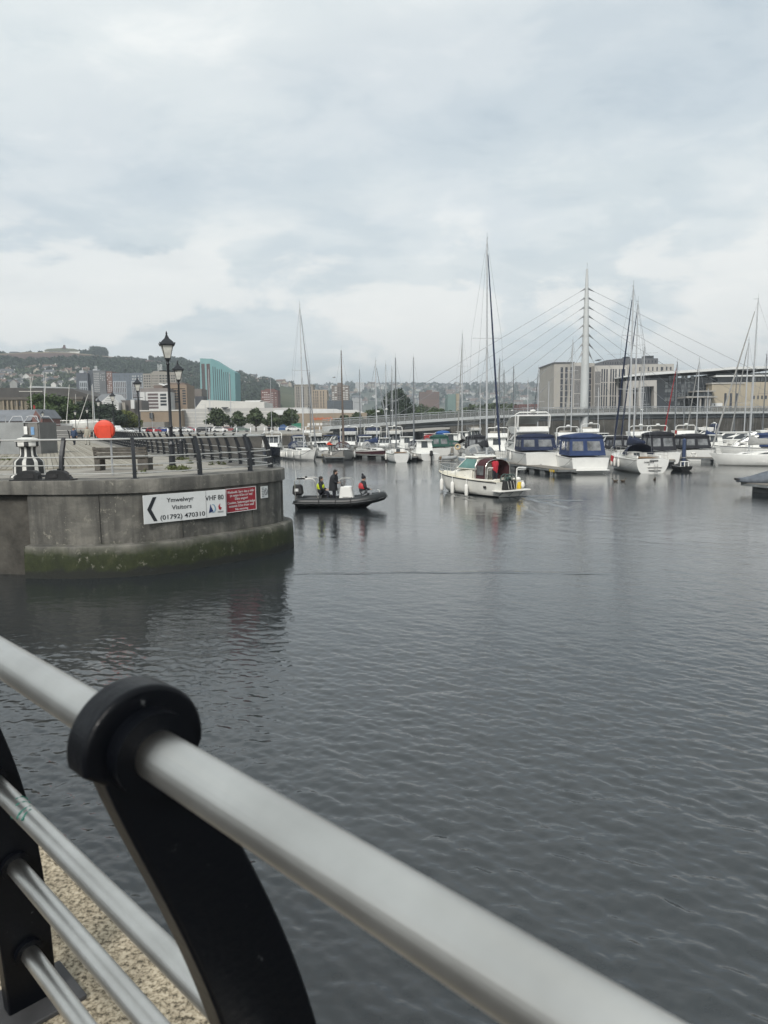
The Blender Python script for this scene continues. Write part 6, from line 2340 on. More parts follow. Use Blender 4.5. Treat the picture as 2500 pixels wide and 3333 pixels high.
def sailboat(label, u, v, hd, L, B, vtop, hull=M_GEL, stripe=M_NAVYH, xm=None, cover=M_NAVY, hood=M_NAVY, genoa=M_GREYC, spread=2, fend=(), fa=0.95, ff=1.3, text=None, rake=0.35, mastm=M_ALU,
             group='sailing boats on the pontoons', detail=True, anchor_mast=True, stripes=None, radar=False, boomup=0.0, tr=None, name='sailing_boat', mz=None, coach=True):
    xm = 0.08 * L if xm is None else xm
    root = boat_root(name, label, u, v, hd, (xm, 0) if anchor_mast is True else ((0, 0) if not anchor_mast else (-L / 2, 0)), 'boat', group)
    h = Hull(L, B, fa, ff, 0.5, 'sail', tr, rake=0.11 * L)
    h.shell().build('hull', hull, root, smooth=True)
    h.deck().build('deck', M_DECKW, root, smooth='all')
    for (z0, z1, rel, m) in (stripes or [(0.03, 0.10, False, stripe), (-0.11, -0.05, True, stripe)]):
        h.stripe(z0, z1, rel).build('stripe', m, root)
    zd = h.sheer(0.5).z
    if coach:
        bl = Block(-0.12 * L, 0.26 * L, zd - 0.05, zd + 0.42, B * 0.32, B * 0.19, 0.12, 0.9, 0.05, ztf=zd + 0.27)
        co_ = bl.mb().build('coachroof', M_DECKW, root, bevel=0.05)
        for fc in (bl.star, bl.port):
            for (a, b) in ((0.10, 0.42), (0.50, 0.86)):
                (MB().panel(fc, a, b, 0.35, 0.78, 0.012) if fc is bl.star else MB().panel(fc, 1 - b, 1 - a, 0.35, 0.78, 0.012)).build('window', M_GLASS, co_)
        # cockpit well with coamings and companionway
        for y in (-1, 1):
            MB().box((-0.27 * L, y * B * 0.30, zd + 0.1), (0.28 * L, 0.16, 0.26)).build('coaming', M_DECKW, root, bevel=0.04)
        MB().panel(bl.back, 0.36, 0.64, 0.05, 0.95, 0.015).build('companionway', M_GLASS, co_)
        MB().box((-0.27 * L, 0, zd + 0.015), (0.26 * L, B * 0.5, 0.03)).build('cockpit_sole', M_TEAK, root)
    # mast
    md = (root.matrix_basis @ Vector((xm, 0, 0)))
    zt = mz if mz else P(u, vtop, md.y).z
    zf_ = zd + (0.4 if coach else 0.05)
    rk = -0.012 * zt
    ms = MB().tube([(xm, 0, zf_), (xm + rk * 0.5, 0, (zf_ + zt) / 2), (xm + rk, 0, zt)], [0.095, 0.09, 0.06], 7).build('mast', mastm, root)
    MB().tube([(xm + rk, 0, zt), (xm + rk - 0.02, 0, zt + 0.55)], 0.014, 4).build('antenna', M_WIRE, ms)
    MB().box((xm + rk + 0.18, 0, zt + 0.06), (0.5, 0.03, 0.03)).build('wind_vane', M_WIRE, ms)
    chp = {}
    for k in range(spread):
        f = (k + 1) / (spread + 1) * 0.97 + 0.06
        z = zf_ + (zt - zf_) * f
        w_ = B * (0.36 - 0.07 * k)
        xx = xm + rk * f
        MB().tube([(xx - 0.12, -w_, z + 0.05), (xx, 0, z), (xx - 0.12, w_, z + 0.05)], 0.026, 5).build('spreader', mastm, ms)
        chp[k] = (xx - 0.12, w_, z + 0.05)
    bow = h.sheer(0.985)
    st = h.sheer(0.01)
    topv = Vector((xm + rk, 0, zt - 0.1))
    wires = [(bow, topv), (Vector((st.x, 0, st.z + 0.05)), topv)]
    for sg_ in (1, -1):
        ch = Vector((xm - 0.15, sg_ * (B / 2 - 0.1), zd))
        prev = ch
        for k in range(spread):
            c_ = Vector((chp[k][0], sg_ * chp[k][1], chp[k][2]))
            wires.append((prev, c_))
            prev = c_
        wires.append((prev, topv))
        if detail:
            wires.append((ch + Vector((0.4, 0, 0)), Vector((xm, 0, zf_ + (zt - zf_) * 0.5))))
    for a, b in wires:
        MB().tube([a, b], 0.011, 4, cap=False).build('stay', M_WIRE, root)
    if genoa:
        d = topv - bow
        MB().tube([bow + d * 0.03, bow + d * 0.1, bow + d * 0.6, bow + d * 0.93], [0.06, 0.10, 0.075, 0.04], 7).build('furled_genoa', genoa, root)
    if cover is not None:
        zb = zf_ + 0.75
        xb = xm - 0.38 * L
        MB().tube([(xm - 0.05, 0, zb), (xb, 0, zb + boomup)], 0.06, 6).build('boom', mastm, root)
        if cover is not False:
            n = 8
            secs = []
            for i in range(n + 1):
                a = i / n
                x = xm + 0.10 - (0.40 * L) * a
                hgt = (0.62 * (1 - a) ** 1.6 + 0.20) * (1.0 + 0.12 * math.sin(i * 2.3))
                wd = 0.13 + 0.06 * (1 - a)
                zz = zb + boomup * a
                secs.append([(x, wd * math.cos(t) * (0.5 if math.sin(t) > 0.6 else 1), zz + (hgt if math.sin(t) > 0 else 0.14) * math.sin(t)) for t in np.linspace(0, 2 * math.pi, 9)[:-1]])
            MB().loft(secs, close=True, cap0=True, cap1=True).build('sail_cover', cover, root, smooth='all')
    if hood is not None:
        arch_hood(root, -0.20 * L, -0.02 * L, zd + 0.25, B * 0.36, 1.0, B * 0.30, 0.22, hood)
    rails(root, h, 0.6, 0.02, 0.97, posts=9 if detail else 5)
    # pulpit and pushpit
    pb = h.sheer(0.93)
    MB().tube([(pb.x, pb.y, pb.z + 0.05), (pb.x, pb.y, pb.z + 0.62), (bow.x + 0.05, 0, bow.z + 0.66), (pb.x, -pb.y, pb.z + 0.62), (pb.x, -pb.y, pb.z + 0.05)], 0.022, 5).build('pulpit', M_STEEL, root)
    MB().tube([(st.x + 0.1, st.y - 0.05, st.z), (st.x + 0.08, st.y - 0.05, st.z + 0.62), (st.x + 0.08, -st.y + 0.05, st.z + 0.62), (st.x + 0.1, -st.y + 0.05, st.z)], 0.022, 5).build('pushpit', M_STEEL, root)
    for q, sg_ in fend:
        p = h.sheer(q)
        fender(root, (p.x, sg_ * (p.y + 0.12), p.z - 0.5), 0.95)
    if radar:
        MB().lathe([(0.02, -0.1), (0.26, -0.08), (0.28, 0.05), (0.1, 0.13)], (xm + 0.35, 0, zf_ + (zt - zf_) * 0.42), 12).build('radar', M_GEL, ms, smooth=True)
    if group != bk_name:
        mooring(root, h)
    if text:
        for s_, z, w_, hh in text:
            o_ = lettering(s_, root, (-L / 2 - 0.03, 0.35, z), 1.0, M_SK, (math.pi / 2, 0, -math.pi / 2), 'CENTER')
            xs = [vv.co.x for vv in o_.data.vertices]
            o_.scale = (w_ / (max(xs) - min(xs)), hh, 1)
    return root, h


def motorboat(label, u, v, hd, L, B, fa=0.95, ff=1.35, hull=M_GEL, cabin=None, screen=True, fly=False, canopy=None, stripe=M_NAVYH, arch=False, outboard=False, rail=True, fend=(), flycov=None, hardtop=False, roofm=None, cabm=None, stern=False,
              group='motor boats on the pontoons', name='motor_boat', band=None, text=None, platform=False, mastpole=0.0, tr=None):
    """cabin: (x0, x1, height, width fraction); canopy: (x0, x1, height, material)"""
    root = boat_root(name, label, u, v, hd, (-L / 2 if stern else 0, 0), 'boat', group)
    h = Hull(L, B, fa, ff, 0.45, 'motor', tr, rake=0.13 * L)
    h.shell().build('hull', hull, root, smooth=True)
    h.deck().build('deck', M_DECKW, root, smooth='all')
    h.stripe(0.02, 0.09).build('stripe', stripe, root)
    h.stripe(-0.1, -0.03, True).build('rubbing_strake', band or stripe, root)
    zd = h.sheer(0.45).z
    cabm = cabm or M_GEL
    top_z = zd
    if cabin:
        x0, x1, ch, wf = cabin
        fs = min(1.5, (x1 - x0) * 0.50)
        low = Block(x0, x1 + 0.8, zd - 0.1, zd + ch * 0.42, B * wf / 2, B * wf * 0.34, 0.06, 0.9, 0.0)
        lw = low.mb().build('cabin', cabm, root, bevel=0.05)
        up = Block(x0, x1 - 0.15, zd + ch * 0.40, zd + ch, B * wf / 2 - 0.07, B * wf * 0.40, 0.14, fs, 0.12)
        uc = up.mb().build('wheelhouse', cabm, root, bevel=0.04)
        for fc, fl_ in ((up.star, False), (up.port, True)):
            for (a, b) in ((0.05, 0.46), (0.49, 0.90)):
                a2, b2 = (1 - b, 1 - a) if fl_ else (a, b)
                MB().panel(fc, a2, b2, 0.14, 0.88, 0.014).build('window', M_GLASS, uc)
        for (a, b) in ((0.03, 0.35), (0.37, 0.63), (0.65, 0.97)):
            MB().panel(up.front, a, b, 0.08, 0.93, 0.014).build('windscreen', M_GLASS, uc)
        for fc, fl_ in ((low.star, False), (low.port, True)):
            a2, b2 = (0.55, 0.85)
            if fl_:
                a2, b2 = 0.15, 0.45
            MB().panel(fc, a2, b2, 0.35, 0.8, 0.012).build('window', M_GLASS, lw)
        MB().panel(up.back, 0.30, 0.70, 0.02, 0.9, 0.014).build('companionway', M_GLASS, uc)
        rf = Block(x0 - 0.3, x1 - fs + 0.25, zd + ch + 0.005, zd + ch + 0.09, B * wf / 2 - 0.08, B * wf * 0.40, 0.05, 0.1, 0.0)
        rf.mb().build('roof', roofm or cabm, root, bevel=0.03)
        top_z = zd + ch + 0.09
    if fly:
        fx0, fx1 = cabin[0] - 0.4, cabin[1] - 0.9
        fw = B * cabin[3] / 2 - 0.12
        fb_ = Block(fx0, fx1, top_z + 0.003, top_z + 0.55, fw, fw * 0.82, -0.05, -0.25, 0.15)
        fb_.mb().build('flybridge', cabm, root, bevel=0.05)
        if flycov is not None:
            fc_ = Block(fx0 + 0.1, fx1 - 0.1, top_z + 0.5, top_z + 1.15, fw, fw * 0.8, 0.25, 0.5, 0.3)
            fc_.mb().build('flybridge_cover', flycov, root, bevel=0.12)
        else:
            MB().box(((fx0 + fx1) / 2 + 0.2, 0, top_z + 0.6), (0.5, fw * 1.2, 0.4)).build('helm_seat', M_BEIGT, root, bevel=0.08)
        top_z += 0.55
        if hardtop:
            secs_ = []
            for a_ in np.linspace(0, 1, 9):
                x_ = fx0 - 0.5 + (fx1 - fx0 + 0.9) * a_
                z_ = top_z + 1.05 - 1.0 * max(0.0, (a_ - 0.45) / 0.55) ** 1.7
                secs_.append([(x_, -fw, z_), (x_, fw, z_), (x_, fw * 0.96, z_ + 0.12), (x_, -fw * 0.96, z_ + 0.12)])
            MB().loft(secs_, close=True, cap0=True, cap1=True).build('hardtop', cabm, root, bevel=0.02)
            for sy_ in (-1, 1):
                MB().hexa([(fx0 - 0.3, sy_ * fw * 0.98 - 0.04, top_z - 0.1), (fx0 + 0.3, sy_ * fw * 0.98 - 0.04, top_z - 0.1), (fx0 + 0.3, sy_ * fw * 0.98 + 0.04, top_z - 0.1), (fx0 - 0.3, sy_ * fw * 0.98 + 0.04, top_z - 0.1),
                           (fx0 - 0.5, sy_ * fw * 0.98 - 0.04, top_z + 1.06), (fx0 - 0.1, sy_ * fw * 0.98 - 0.04, top_z + 1.06), (fx0 - 0.1, sy_ * fw * 0.98 + 0.04, top_z + 1.06), (fx0 - 0.5, sy_ * fw * 0.98 + 0.04, top_z + 1.06)]).build('hardtop_leg', cabm, root)
            top_z += 0.7
    if canopy:
        x0, x1, ch, cm = canopy
        cv = Block(x0, x1, zd + 0.08, zd + ch * 0.80, B * 0.46, B * 0.45, 0.17, 0.0, 0.42)
        co_ = cv.mb().build('canopy', cm, root, bevel=0.03)
        w2 = B * 0.46 - 0.13
        secs_ = []
        for i_ in range(7):
            a_ = i_ / 6
            x_ = x0 + 0.36 + (x1 - x0 - 0.30) * a_
            hh_ = ch * 0.20 * (0.62 + 0.38 * math.sin(math.pi * min(1, 0.25 + a_ * 0.7))) + 0.03 * math.sin(i_ * 2.7)
            secs_.append([(x_, w2 * math.cos(t_) * 1.0, zd + ch * 0.795 + hh_ * max(0.0, math.sin(t_)) ** 0.7 - (0.05 if abs(math.cos(t_)) > 0.99 else 0)) for t_ in np.linspace(0, math.pi, 9)])
        MB().loft(secs_, close=True, cap0=True, cap1=True).build('canopy_top', cm, co_, smooth='all')
        for fc, sp_list in ((cv.star, ((0.08, 0.34), (0.48, 0.80))), (cv.port, ((0.20, 0.52), (0.66, 0.92))), (cv.back, ((0.07, 0.38), (0.50, 0.88)))):
            for (a, b) in sp_list:
                MB().panel(fc, a, b, 0.28, 0.80, 0.012).build('canopy_window', M_CLEAR, co_)
    if arch:
        ax = cabin[0] + 0.2 if cabin else -0.2 * L
        w_ = B * 0.44
        za = top_z + (0.75 if fly else 0.55)
        MB().tube([(ax, -w_, zd), (ax - 0.35, -w_, za - 0.2), (ax - 0.5, -w_ * 0.8, za), (ax - 0.5, w_ * 0.8, za), (ax - 0.35, w_, za - 0.2), (ax, w_, zd)], 0.06, 6).build('radar_arch', M_GEL, root)
        MB().lathe([(0.05, 0), (0.28, 0.03), (0.28, 0.16), (0.12, 0.22)], (ax - 0.5, 0, za + 0.05), 12).build('radar', M_GEL, root, smooth=True)
    if rail:
        rails(root, h, 0.55, 0.5, 0.98, posts=6)
    if platform:
        MB().box((-L / 2 - 0.28, 0, 0.3), (0.62, B * 0.86, 0.09)).build('bathing_platform', M_DECKW, root, bevel=0.03)
    if outboard:
        xs = -L / 2 - 0.22
        ob = Block(xs - 0.28, xs + 0.26, 0.62, 1.28, 0.2, 0.18, 0.05, 0.1, 0.05)
        e_o = ob.mb().build('outboard', M_RUBBER, root, bevel=0.07)
        MB().box((xs, 0, 0.22), (0.2, 0.12, 0.85)).build('leg', M_RUBBER, e_o, bevel=0.02)
    if mastpole:
        mx_ = (cabin[0] + 0.3) if cabin else 0
        MB().tube([(mx_, 0, top_z), (mx_, 0, top_z + mastpole)], [0.05, 0.03], 6).build('mast_pole', M_ALU, root)
    for q, sg_ in fend:
        p = h.sheer(q)
        fender(root, (p.x, sg_ * (p.y + 0.12), p.z - 0.52), 0.95)
    if group != bk_name:
        mooring(root, h)
    if text:
        st = h.sheer(0.0)
        for s_, z, w_, hh in text:
            o_ = lettering(s_, root, (st.x - 0.02, 0, z), 1.0, M_SK, (math.pi / 2, 0, -math.pi / 2), 'CENTER')
            xs = [vv.co.x for vv in o_.data.vertices]
            o_.scale = (w_ / (max(xs) - min(xs)), hh, 1)
    return root, h


M_GREYH = mat('grey_hull', (0.36, 0.35, 0.33), 0.35, 0, 0.08, 1)
M_MARH = mat('maroon_hull', (0.055, 0.02, 0.025), 0.3, 0, 0.15, 1)
M_LBLUE = mat('pale_blue_stripe', (0.22, 0.34, 0.45), 0.4)
M_BROWNM = mat('brown_mast', (0.10, 0.075, 0.06), 0.6, 0, 0.2, 2)
M_DARKM = mat('dark_mast', (0.16, 0.17, 0.18), 0.5, 0.3, 0.1, 2)
M_GREENC = mat('green_canvas', (0.02, 0.07, 0.055), 0.85, 0, 0.2, 3, 0.2, 8)
M_BRIGHTB = mat('bright_blue_canvas', (0.03, 0.10, 0.30), 0.85, 0, 0.2, 3, 0.2, 8)

# front row, from the left-hand end to the right
motorboat('dark hulled launch with white wheelhouse lying bows-on at the end of the row', 886, 1484, -84, 9, 3.3, 1.15, 1.6, M_NAVYH, (-1.8, 1.4, 1.75, 0.86), stripe=M_GREYH, fly=False, arch=True, fend=((0.3, 1), (0.45, 1), (0.6, 1)), mastpole=9.0)
sailboat('white yacht with a row of fenders and navy cockpit tent, bows towards the lock', 990, 1496, -62, 10.2, 3.5, 992, hood=M_NAVY, cover=False, genoa=M_DARKM, spread=1, fa=1.15, ff=1.5, xm=0.8,
         fend=((0.12, -1), (0.2, -1), (0.3, -1), (0.42, -1), (0.6, -1), (0.75, -1), (0.5, 1), (0.65, 1)), stripes=[(0.04, 0.09, False, M_NAVYH), (0.16, 0.20, False, M_NAVYH), (-0.2, -0.15, True, M_GREYH)])
motorboat('white flybridge cruiser peeping over the yacht with the fender row', 1030, 1470, -80, 8, 3.0, 1.0, 1.4, cabin=(-1.5, 1.4, 1.5, 0.86), fly=True)
motorboat('small white cabin boat tucked beside the fender-hung yacht', 1046, 1487, -66, 6.5, 2.5, 0.8, 1.1, cabin=(-0.8, 1.2, 1.2, 0.84))
motorboat('navy hulled cabin boat with blue roof behind the red bin', 1068, 1470, -120, 8, 2.9, 1.1, 1.45, M_NAVYH, (-1.6, 1.2, 1.6, 0.84), roofm=M_BLUEC, cabm=M_GEL2, canopy=(-3.4, -1.7, 1.5, M_BLUEC))
sailboat('grey hulled sloop with maroon sprayhood, bows-on, brown mast', 1117, 1495, -86, 9.0, 3.0, 1140, M_GREYH, M_NAVYH, hood=M_MAROON, cover=False, genoa=M_BROWNM, spread=1, mastm=M_BROWNM, fend=((0.5, 1), (0.62, 1), (0.5, -1)), ff=1.45)
motorboat('motor cruiser with navy flybridge cover, leftmost of the two', 1138, 1474, -86, 9.5, 3.3, 1.1, 1.5, cabin=(-1.8, 1.6, 1.7, 0.86), fly=True, flycov=M_NAVY, arch=True)
sailboat('maroon hulled cruising sloop with a big clear cockpit tent', 1228, 1490, -58, 8.8, 3.0, 1176, M_MARH, M_GEL, hood=M_GREYC, cover=M_BLUEC, genoa=M_DARKM, spread=1, stripes=[(0.03, 0.1, False, M_GEL2), (-0.14, -0.04, True, M_GEL)], radar=True)
motorboat('motor cruiser with navy flybridge cover, rightmost of the two, behind the maroon sloop', 1216, 1470, -86, 9.5, 3.3, 1.1, 1.5, cabin=(-1.8, 1.6, 1.7, 0.86), fly=True, flycov=M_NAVY, arch=True)
motorboat('white cabin launch with low roof behind the maroon sloop', 1252, 1474, -95, 7, 2.7, 0.9, 1.2, cabin=(-1.2, 1.3, 1.4, 0.84))
sailboat('white canoe-sterned motor sailer seen from astern with a dark doorway', 1293, 1500, 96, 8.6, 3.0, 1165, M_GEL, M_GREENC, tr=0.60, hood=None, cover=None, genoa=None, spread=1, fa=1.05, ff=1.4, xm=0.9, anchor_mast=False, fend=((0.35, 1), (0.3, -1)), mastm=M_DARKM)
motorboat('white flybridge cruiser with a raised rail behind the motor sailer', 1285, 1468, -90, 8.5, 3.1, 1.1, 1.5, cabin=(-1.6, 1.4, 1.65, 0.86), fly=True, arch=True)
sailboat('small grey sloop between the motor sailer and the outboard launch', 1348, 1486, -95, 8.0, 2.8, 1163, M_GREYH, M_NAVYH, hood=M_BLKC, cover=M_NAVY, genoa=M_DARKM, spread=1, mastm=M_DARKM)
motorboat('white open fishing launch with black outboard, seen from astern', 1402, 1499, 104, 7.0, 2.75, 0.85, 1.15, cabin=(-0.9, 1.5, 1.55, 0.86), outboard=True, stern=True, stripe=M_GREYH, fend=((0.3, 1),))
motorboat('boat with a tall bright blue tonneau under the footbridge', 1435, 1462, 96, 8.0, 2.9, 1.0, 1.4, cabin=(-1.0, 1.4, 1.4, 0.84), canopy=(-3.2, -1.0, 2.3, M_BRIGHTB), arch=True)
motorboat('white wheelhouse fishing boat with green dodger', 1462, 1474, 98, 8.0, 2.9, 1.0, 1.4, cabin=(-1.2, 1.3, 1.9, 0.86), canopy=(-2.6, -1.3, 0.9, M_GREENC))
# grey inflatable tender by the big yacht
tg = G(1458, 1498, 0)
td = thing('inflatable_tender', (tg.x, tg.y, 0), R(20), 'grey inflatable tender lying beside the pale blue striped yacht', 'boat')
MB().tube([(-1.1, 0.5, 0.25), (0.3, 0.5, 0.27), (0.9, 0.3, 0.34), (1.15, 0, 0.38), (0.9, -0.3, 0.34), (0.3, -0.5, 0.27), (-1.1, -0.5, 0.25)], 0.2, 9).build('tube', mat('grey_hypalon', (0.30, 0.31, 0.31), 0.6), td, smooth=True)
MB().box((-0.1, 0, 0.12), (1.9, 0.8, 0.06)).build('floor', M_RUBBER, td)
MB().box((-1.0, 0, 0.3), (0.06, 0.7, 0.4)).build('transom', M_TEAK, td)
sailboat('large white yacht with pale blue stripes and the tallest mast', 1584, 1541, -86, 12.6, 3.9, 775, M_GEL, M_LBLUE, hood=M_GREYC, cover=M_BLKC, genoa=M_NAVY, spread=1, fa=1.3, ff=1.65, xm=1.1, radar=False,
         stripes=[(0.04, 0.14, False, M_NAVYH), (-0.14, -0.05, True, M_LBLUE), (-0.27, -0.2, True, M_LBLUE)], fend=((0.8, -1),))
motorboat('big white flybridge motor yacht with navy cockpit curtains', 1772, 1532, 95, 12.0, 4.0, 1.7, 2.2, cabin=(-1.6, 3.2, 1.8, 0.90), fly=True, hardtop=True, canopy=(-4.2, -1.5, 1.75, M_NAVY), arch=True, platform=True, stern=True, stripe=M_NAVYH, fend=((0.4, 1), (0.55, 1)))
motorboat('white sports cruiser under a full royal blue canopy', 1922, 1541, 93, 9.4, 3.7, 1.4, 1.8, cabin=(-0.6, 2.0, 1.35, 0.86), canopy=(-3.9, -0.3, 2.15, M_BLUEC), stripe=M_GREYH, platform=True, stern=True, fend=((0.35, -1), (0.25, -1)))
sam, sh_ = sailboat('white yacht with broad sugar-scoop stern lettered SAMARIE, two tall masts above', 2124, 1541, 92, 10.2, 3.5, 932, M_GEL, M_GREYH, cover=M_NAVY, hood=M_NAVY, genoa=M_NAVY, spread=2, tr=0.84, fa=1.25, ff=1.5, xm=1.0, anchor_mast='stern',
         text=[('SAMARIE\nIII', 0.95, 0.9, 0.19)], fend=((0.35, 1), (0.45, 1), (0.55, 1)), boomup=0.25)
sx_ = -sh_.L / 2
for z_, w_ in ((0.30, 1.1), (0.55, 1.3)):
    MB().box((sx_ + 0.02, -0.2, z_), (0.12, w_, 0.05)).build('stern_step', M_GREYH, sam, bevel=0.01)
mb = MB()
for y_ in (-0.42, -0.16):
    mb.tube([(sx_ - 0.06, y_, 0.85), (sx_ - 0.06, y_, 0.1)], 0.022, 5)
for z_ in (0.25, 0.45, 0.65):
    mb.tube([(sx_ - 0.06, -0.42, z_), (sx_ - 0.06, -0.16, z_)], 0.02, 5)
mb.build('ladder', M_STEEL, sam)
MB().box((sx_ - 0.01, -0.1, 1.14), (0.05, 0.75, 0.1)).build('stern_locker', M_GLASS, sam)
sailboat('sloop hidden behind the SAMARIE yacht, its mast alongside', 2060, 1500, 94, 9.6, 3.2, 982, cover=M_NAVY, hood=M_BLKC, genoa=M_NAVY, spread=2, detail=False)
motorboat('white cabin cruiser with black side curtains behind the blue canopied one', 2000, 1496, 95, 9.0, 3.3, 1.3, 1.7, cabin=(-0.5, 1.8, 1.5, 0.86), canopy=(-3.0, -0.4, 1.6, M_BLKC))
motorboat('white cruiser with tall black cockpit tent next to the SAMARIE yacht', 2172, 1512, 93, 8.6, 3.1, 1.3, 1.6, cabin=(-0.4, 1.6, 1.3, 0.86), canopy=(-3.4, -0.2, 2.2, M_BLKC), stern=True)
motorboat('white sports cruiser with a low wide black canopy beside the lifebelt', 2278, 1500, 91, 8.8, 3.5, 1.25, 1.6, cabin=(-0.6, 1.6, 1.2, 0.86), canopy=(-3.9, -0.1, 1.8, M_BLKC), stripe=M_GREYH, stern=True, fend=((0.3, -1),))
motorboat('long white saloon launch behind the pale sloop', 2362, 1478, 170, 11.0, 3.5, 1.15, 1.5, cabin=(-2.6, 2.2, 1.75, 0.84), stripe=M_NAVYH)
sailboat('pale sloop with grey sail cover at the edge of the frame', 2436, 1514, 158, 9.4, 3.1, 975, M_GEL, M_GREYH, cover=M_GREYC, hood=None, genoa=M_GREYC, spread=1, fa=1.0, ff=1.25, xm=0.9, stripes=[(0.02, 0.08, False, M_GREYH)], boomup=0.1)

# second and third rows: seen only between the others
bk = 'boats moored in the rows behind'
for (u, v, hd, vt, cov, hd_m, gen, lb) in [
        (1013, 1466, -80, 1212, M_NAVY, None, None, 'thin masted sloop behind the fender-hung yacht'), (1174, 1464, 94, 1203, M_BLKC, M_NAVY, None, 'sloop with black boom cover left of the maroon sloop'),
        (1259, 1466, -85, 1181, M_BLUEC, M_BLUEC, None, 'sloop with blue sail cover and a square radar on its mast'), (1278, 1464, 95, 1193, M_NAVY, None, M_DARKM, 'sloop with navy cover right of the square radar mast'),
        (1504, 1474, 94, 1087, M_GREYC, M_BLKC, M_GREYC, 'tall sloop behind the wheelhouse fishing boat'), (1563, 1462, -80, 1240, M_BLKC, None, None, 'sloop with black sail cover printed white, behind the tallest mast'),
        (1624, 1470, 94, 1168, M_NAVY, M_NAVY, M_GREYC, 'sloop with pale timber mast right of the tallest mast'), (1640, 1464, -80, 1206, M_BLUEC, M_BLUEC, None, 'sloop with bright blue bundled sail beside the flybridge yacht'),
        (1669, 1466, 95, 1193, M_NAVY, M_NAVY, None, 'sloop with white radome on its mast behind the flybridge yacht'), (1717, 1460, -85, 1238, M_BLUEC, None, None, 'short masted sloop right of the radome mast'),
        (1749, 1466, 94, 1198, M_NAVY, M_GREYC, M_DARKM, 'sloop with dark leaning forestay above the flybridge yacht'), (1783, 1458, 90, 1241, M_BLKC, None, None, 'low sloop between flybridge yacht and bridge mast'),
        (1857, 1474, 94, 1108, M_NAVY, M_NAVY, M_GREYC, 'tall grey masted sloop just left of the white bridge mast'), (2087, 1466, 94, 1121, M_BLUEC, None, M_GREYC, 'sloop with bright blue sail cover behind the SAMARIE yacht'),
        (2083, 1456, -80, 1200, M_BRIGHTB, None, None, 'small sloop with radome and blue boom bundle'), (2193, 1474, 94, 1178, M_NAVY, None, M_RED, 'sloop with a red furled sail behind the black cockpit tent'),
        (2222, 1456, 90, 1240, None, None, None, 'bare poled sloop before the stone quay wall'), (2264, 1464, 94, 1170, M_GREYC, None, M_GREYC, 'sloop with a slack pale forestay above the low black canopy'),
        (2297, 1454, 95, 1266, M_BLUEC, None, None, 'short sloop next to the blue tented motor boat'), (2386, 1460, 94, 1209, M_NAVY, M_NAVY, None, 'sloop with navy cover behind the saloon launch'),
        (2419, 1470, 95, 1108, M_NAVY, M_NAVY, M_GREYC, 'tall sloop just behind the pale sloop at the frame edge'), (2479, 1462, 94, 1154, M_BLUEC, M_BLUEC, None, 'sloop with blue dodger cut by the frame edge'),
        (1912, 1452, 95, 1250, None, None, None, 'little sloop almost under the bridge mast'), (1945, 1456, -85, 1262, M_NAVY, None, None, 'little sloop right of the bridge mast')]:
    sailboat(lb, u, v, hd, 8.6 + 0.8 * rng.random(), 2.9, vt, [M_GEL, M_GEL2, M_GREYH][int(rng.integers(0, 3))], [M_NAVYH, M_LBLUE, M_MARH][int(rng.integers(0, 3))], cover=cov, hood=hd_m, genoa=gen, spread=1 if vt > 1150 else 2,
             detail=False, group=bk, mastm=[M_ALU, M_ALU, M_DARKM][int(rng.integers(0, 3))], radar='rad' in lb)
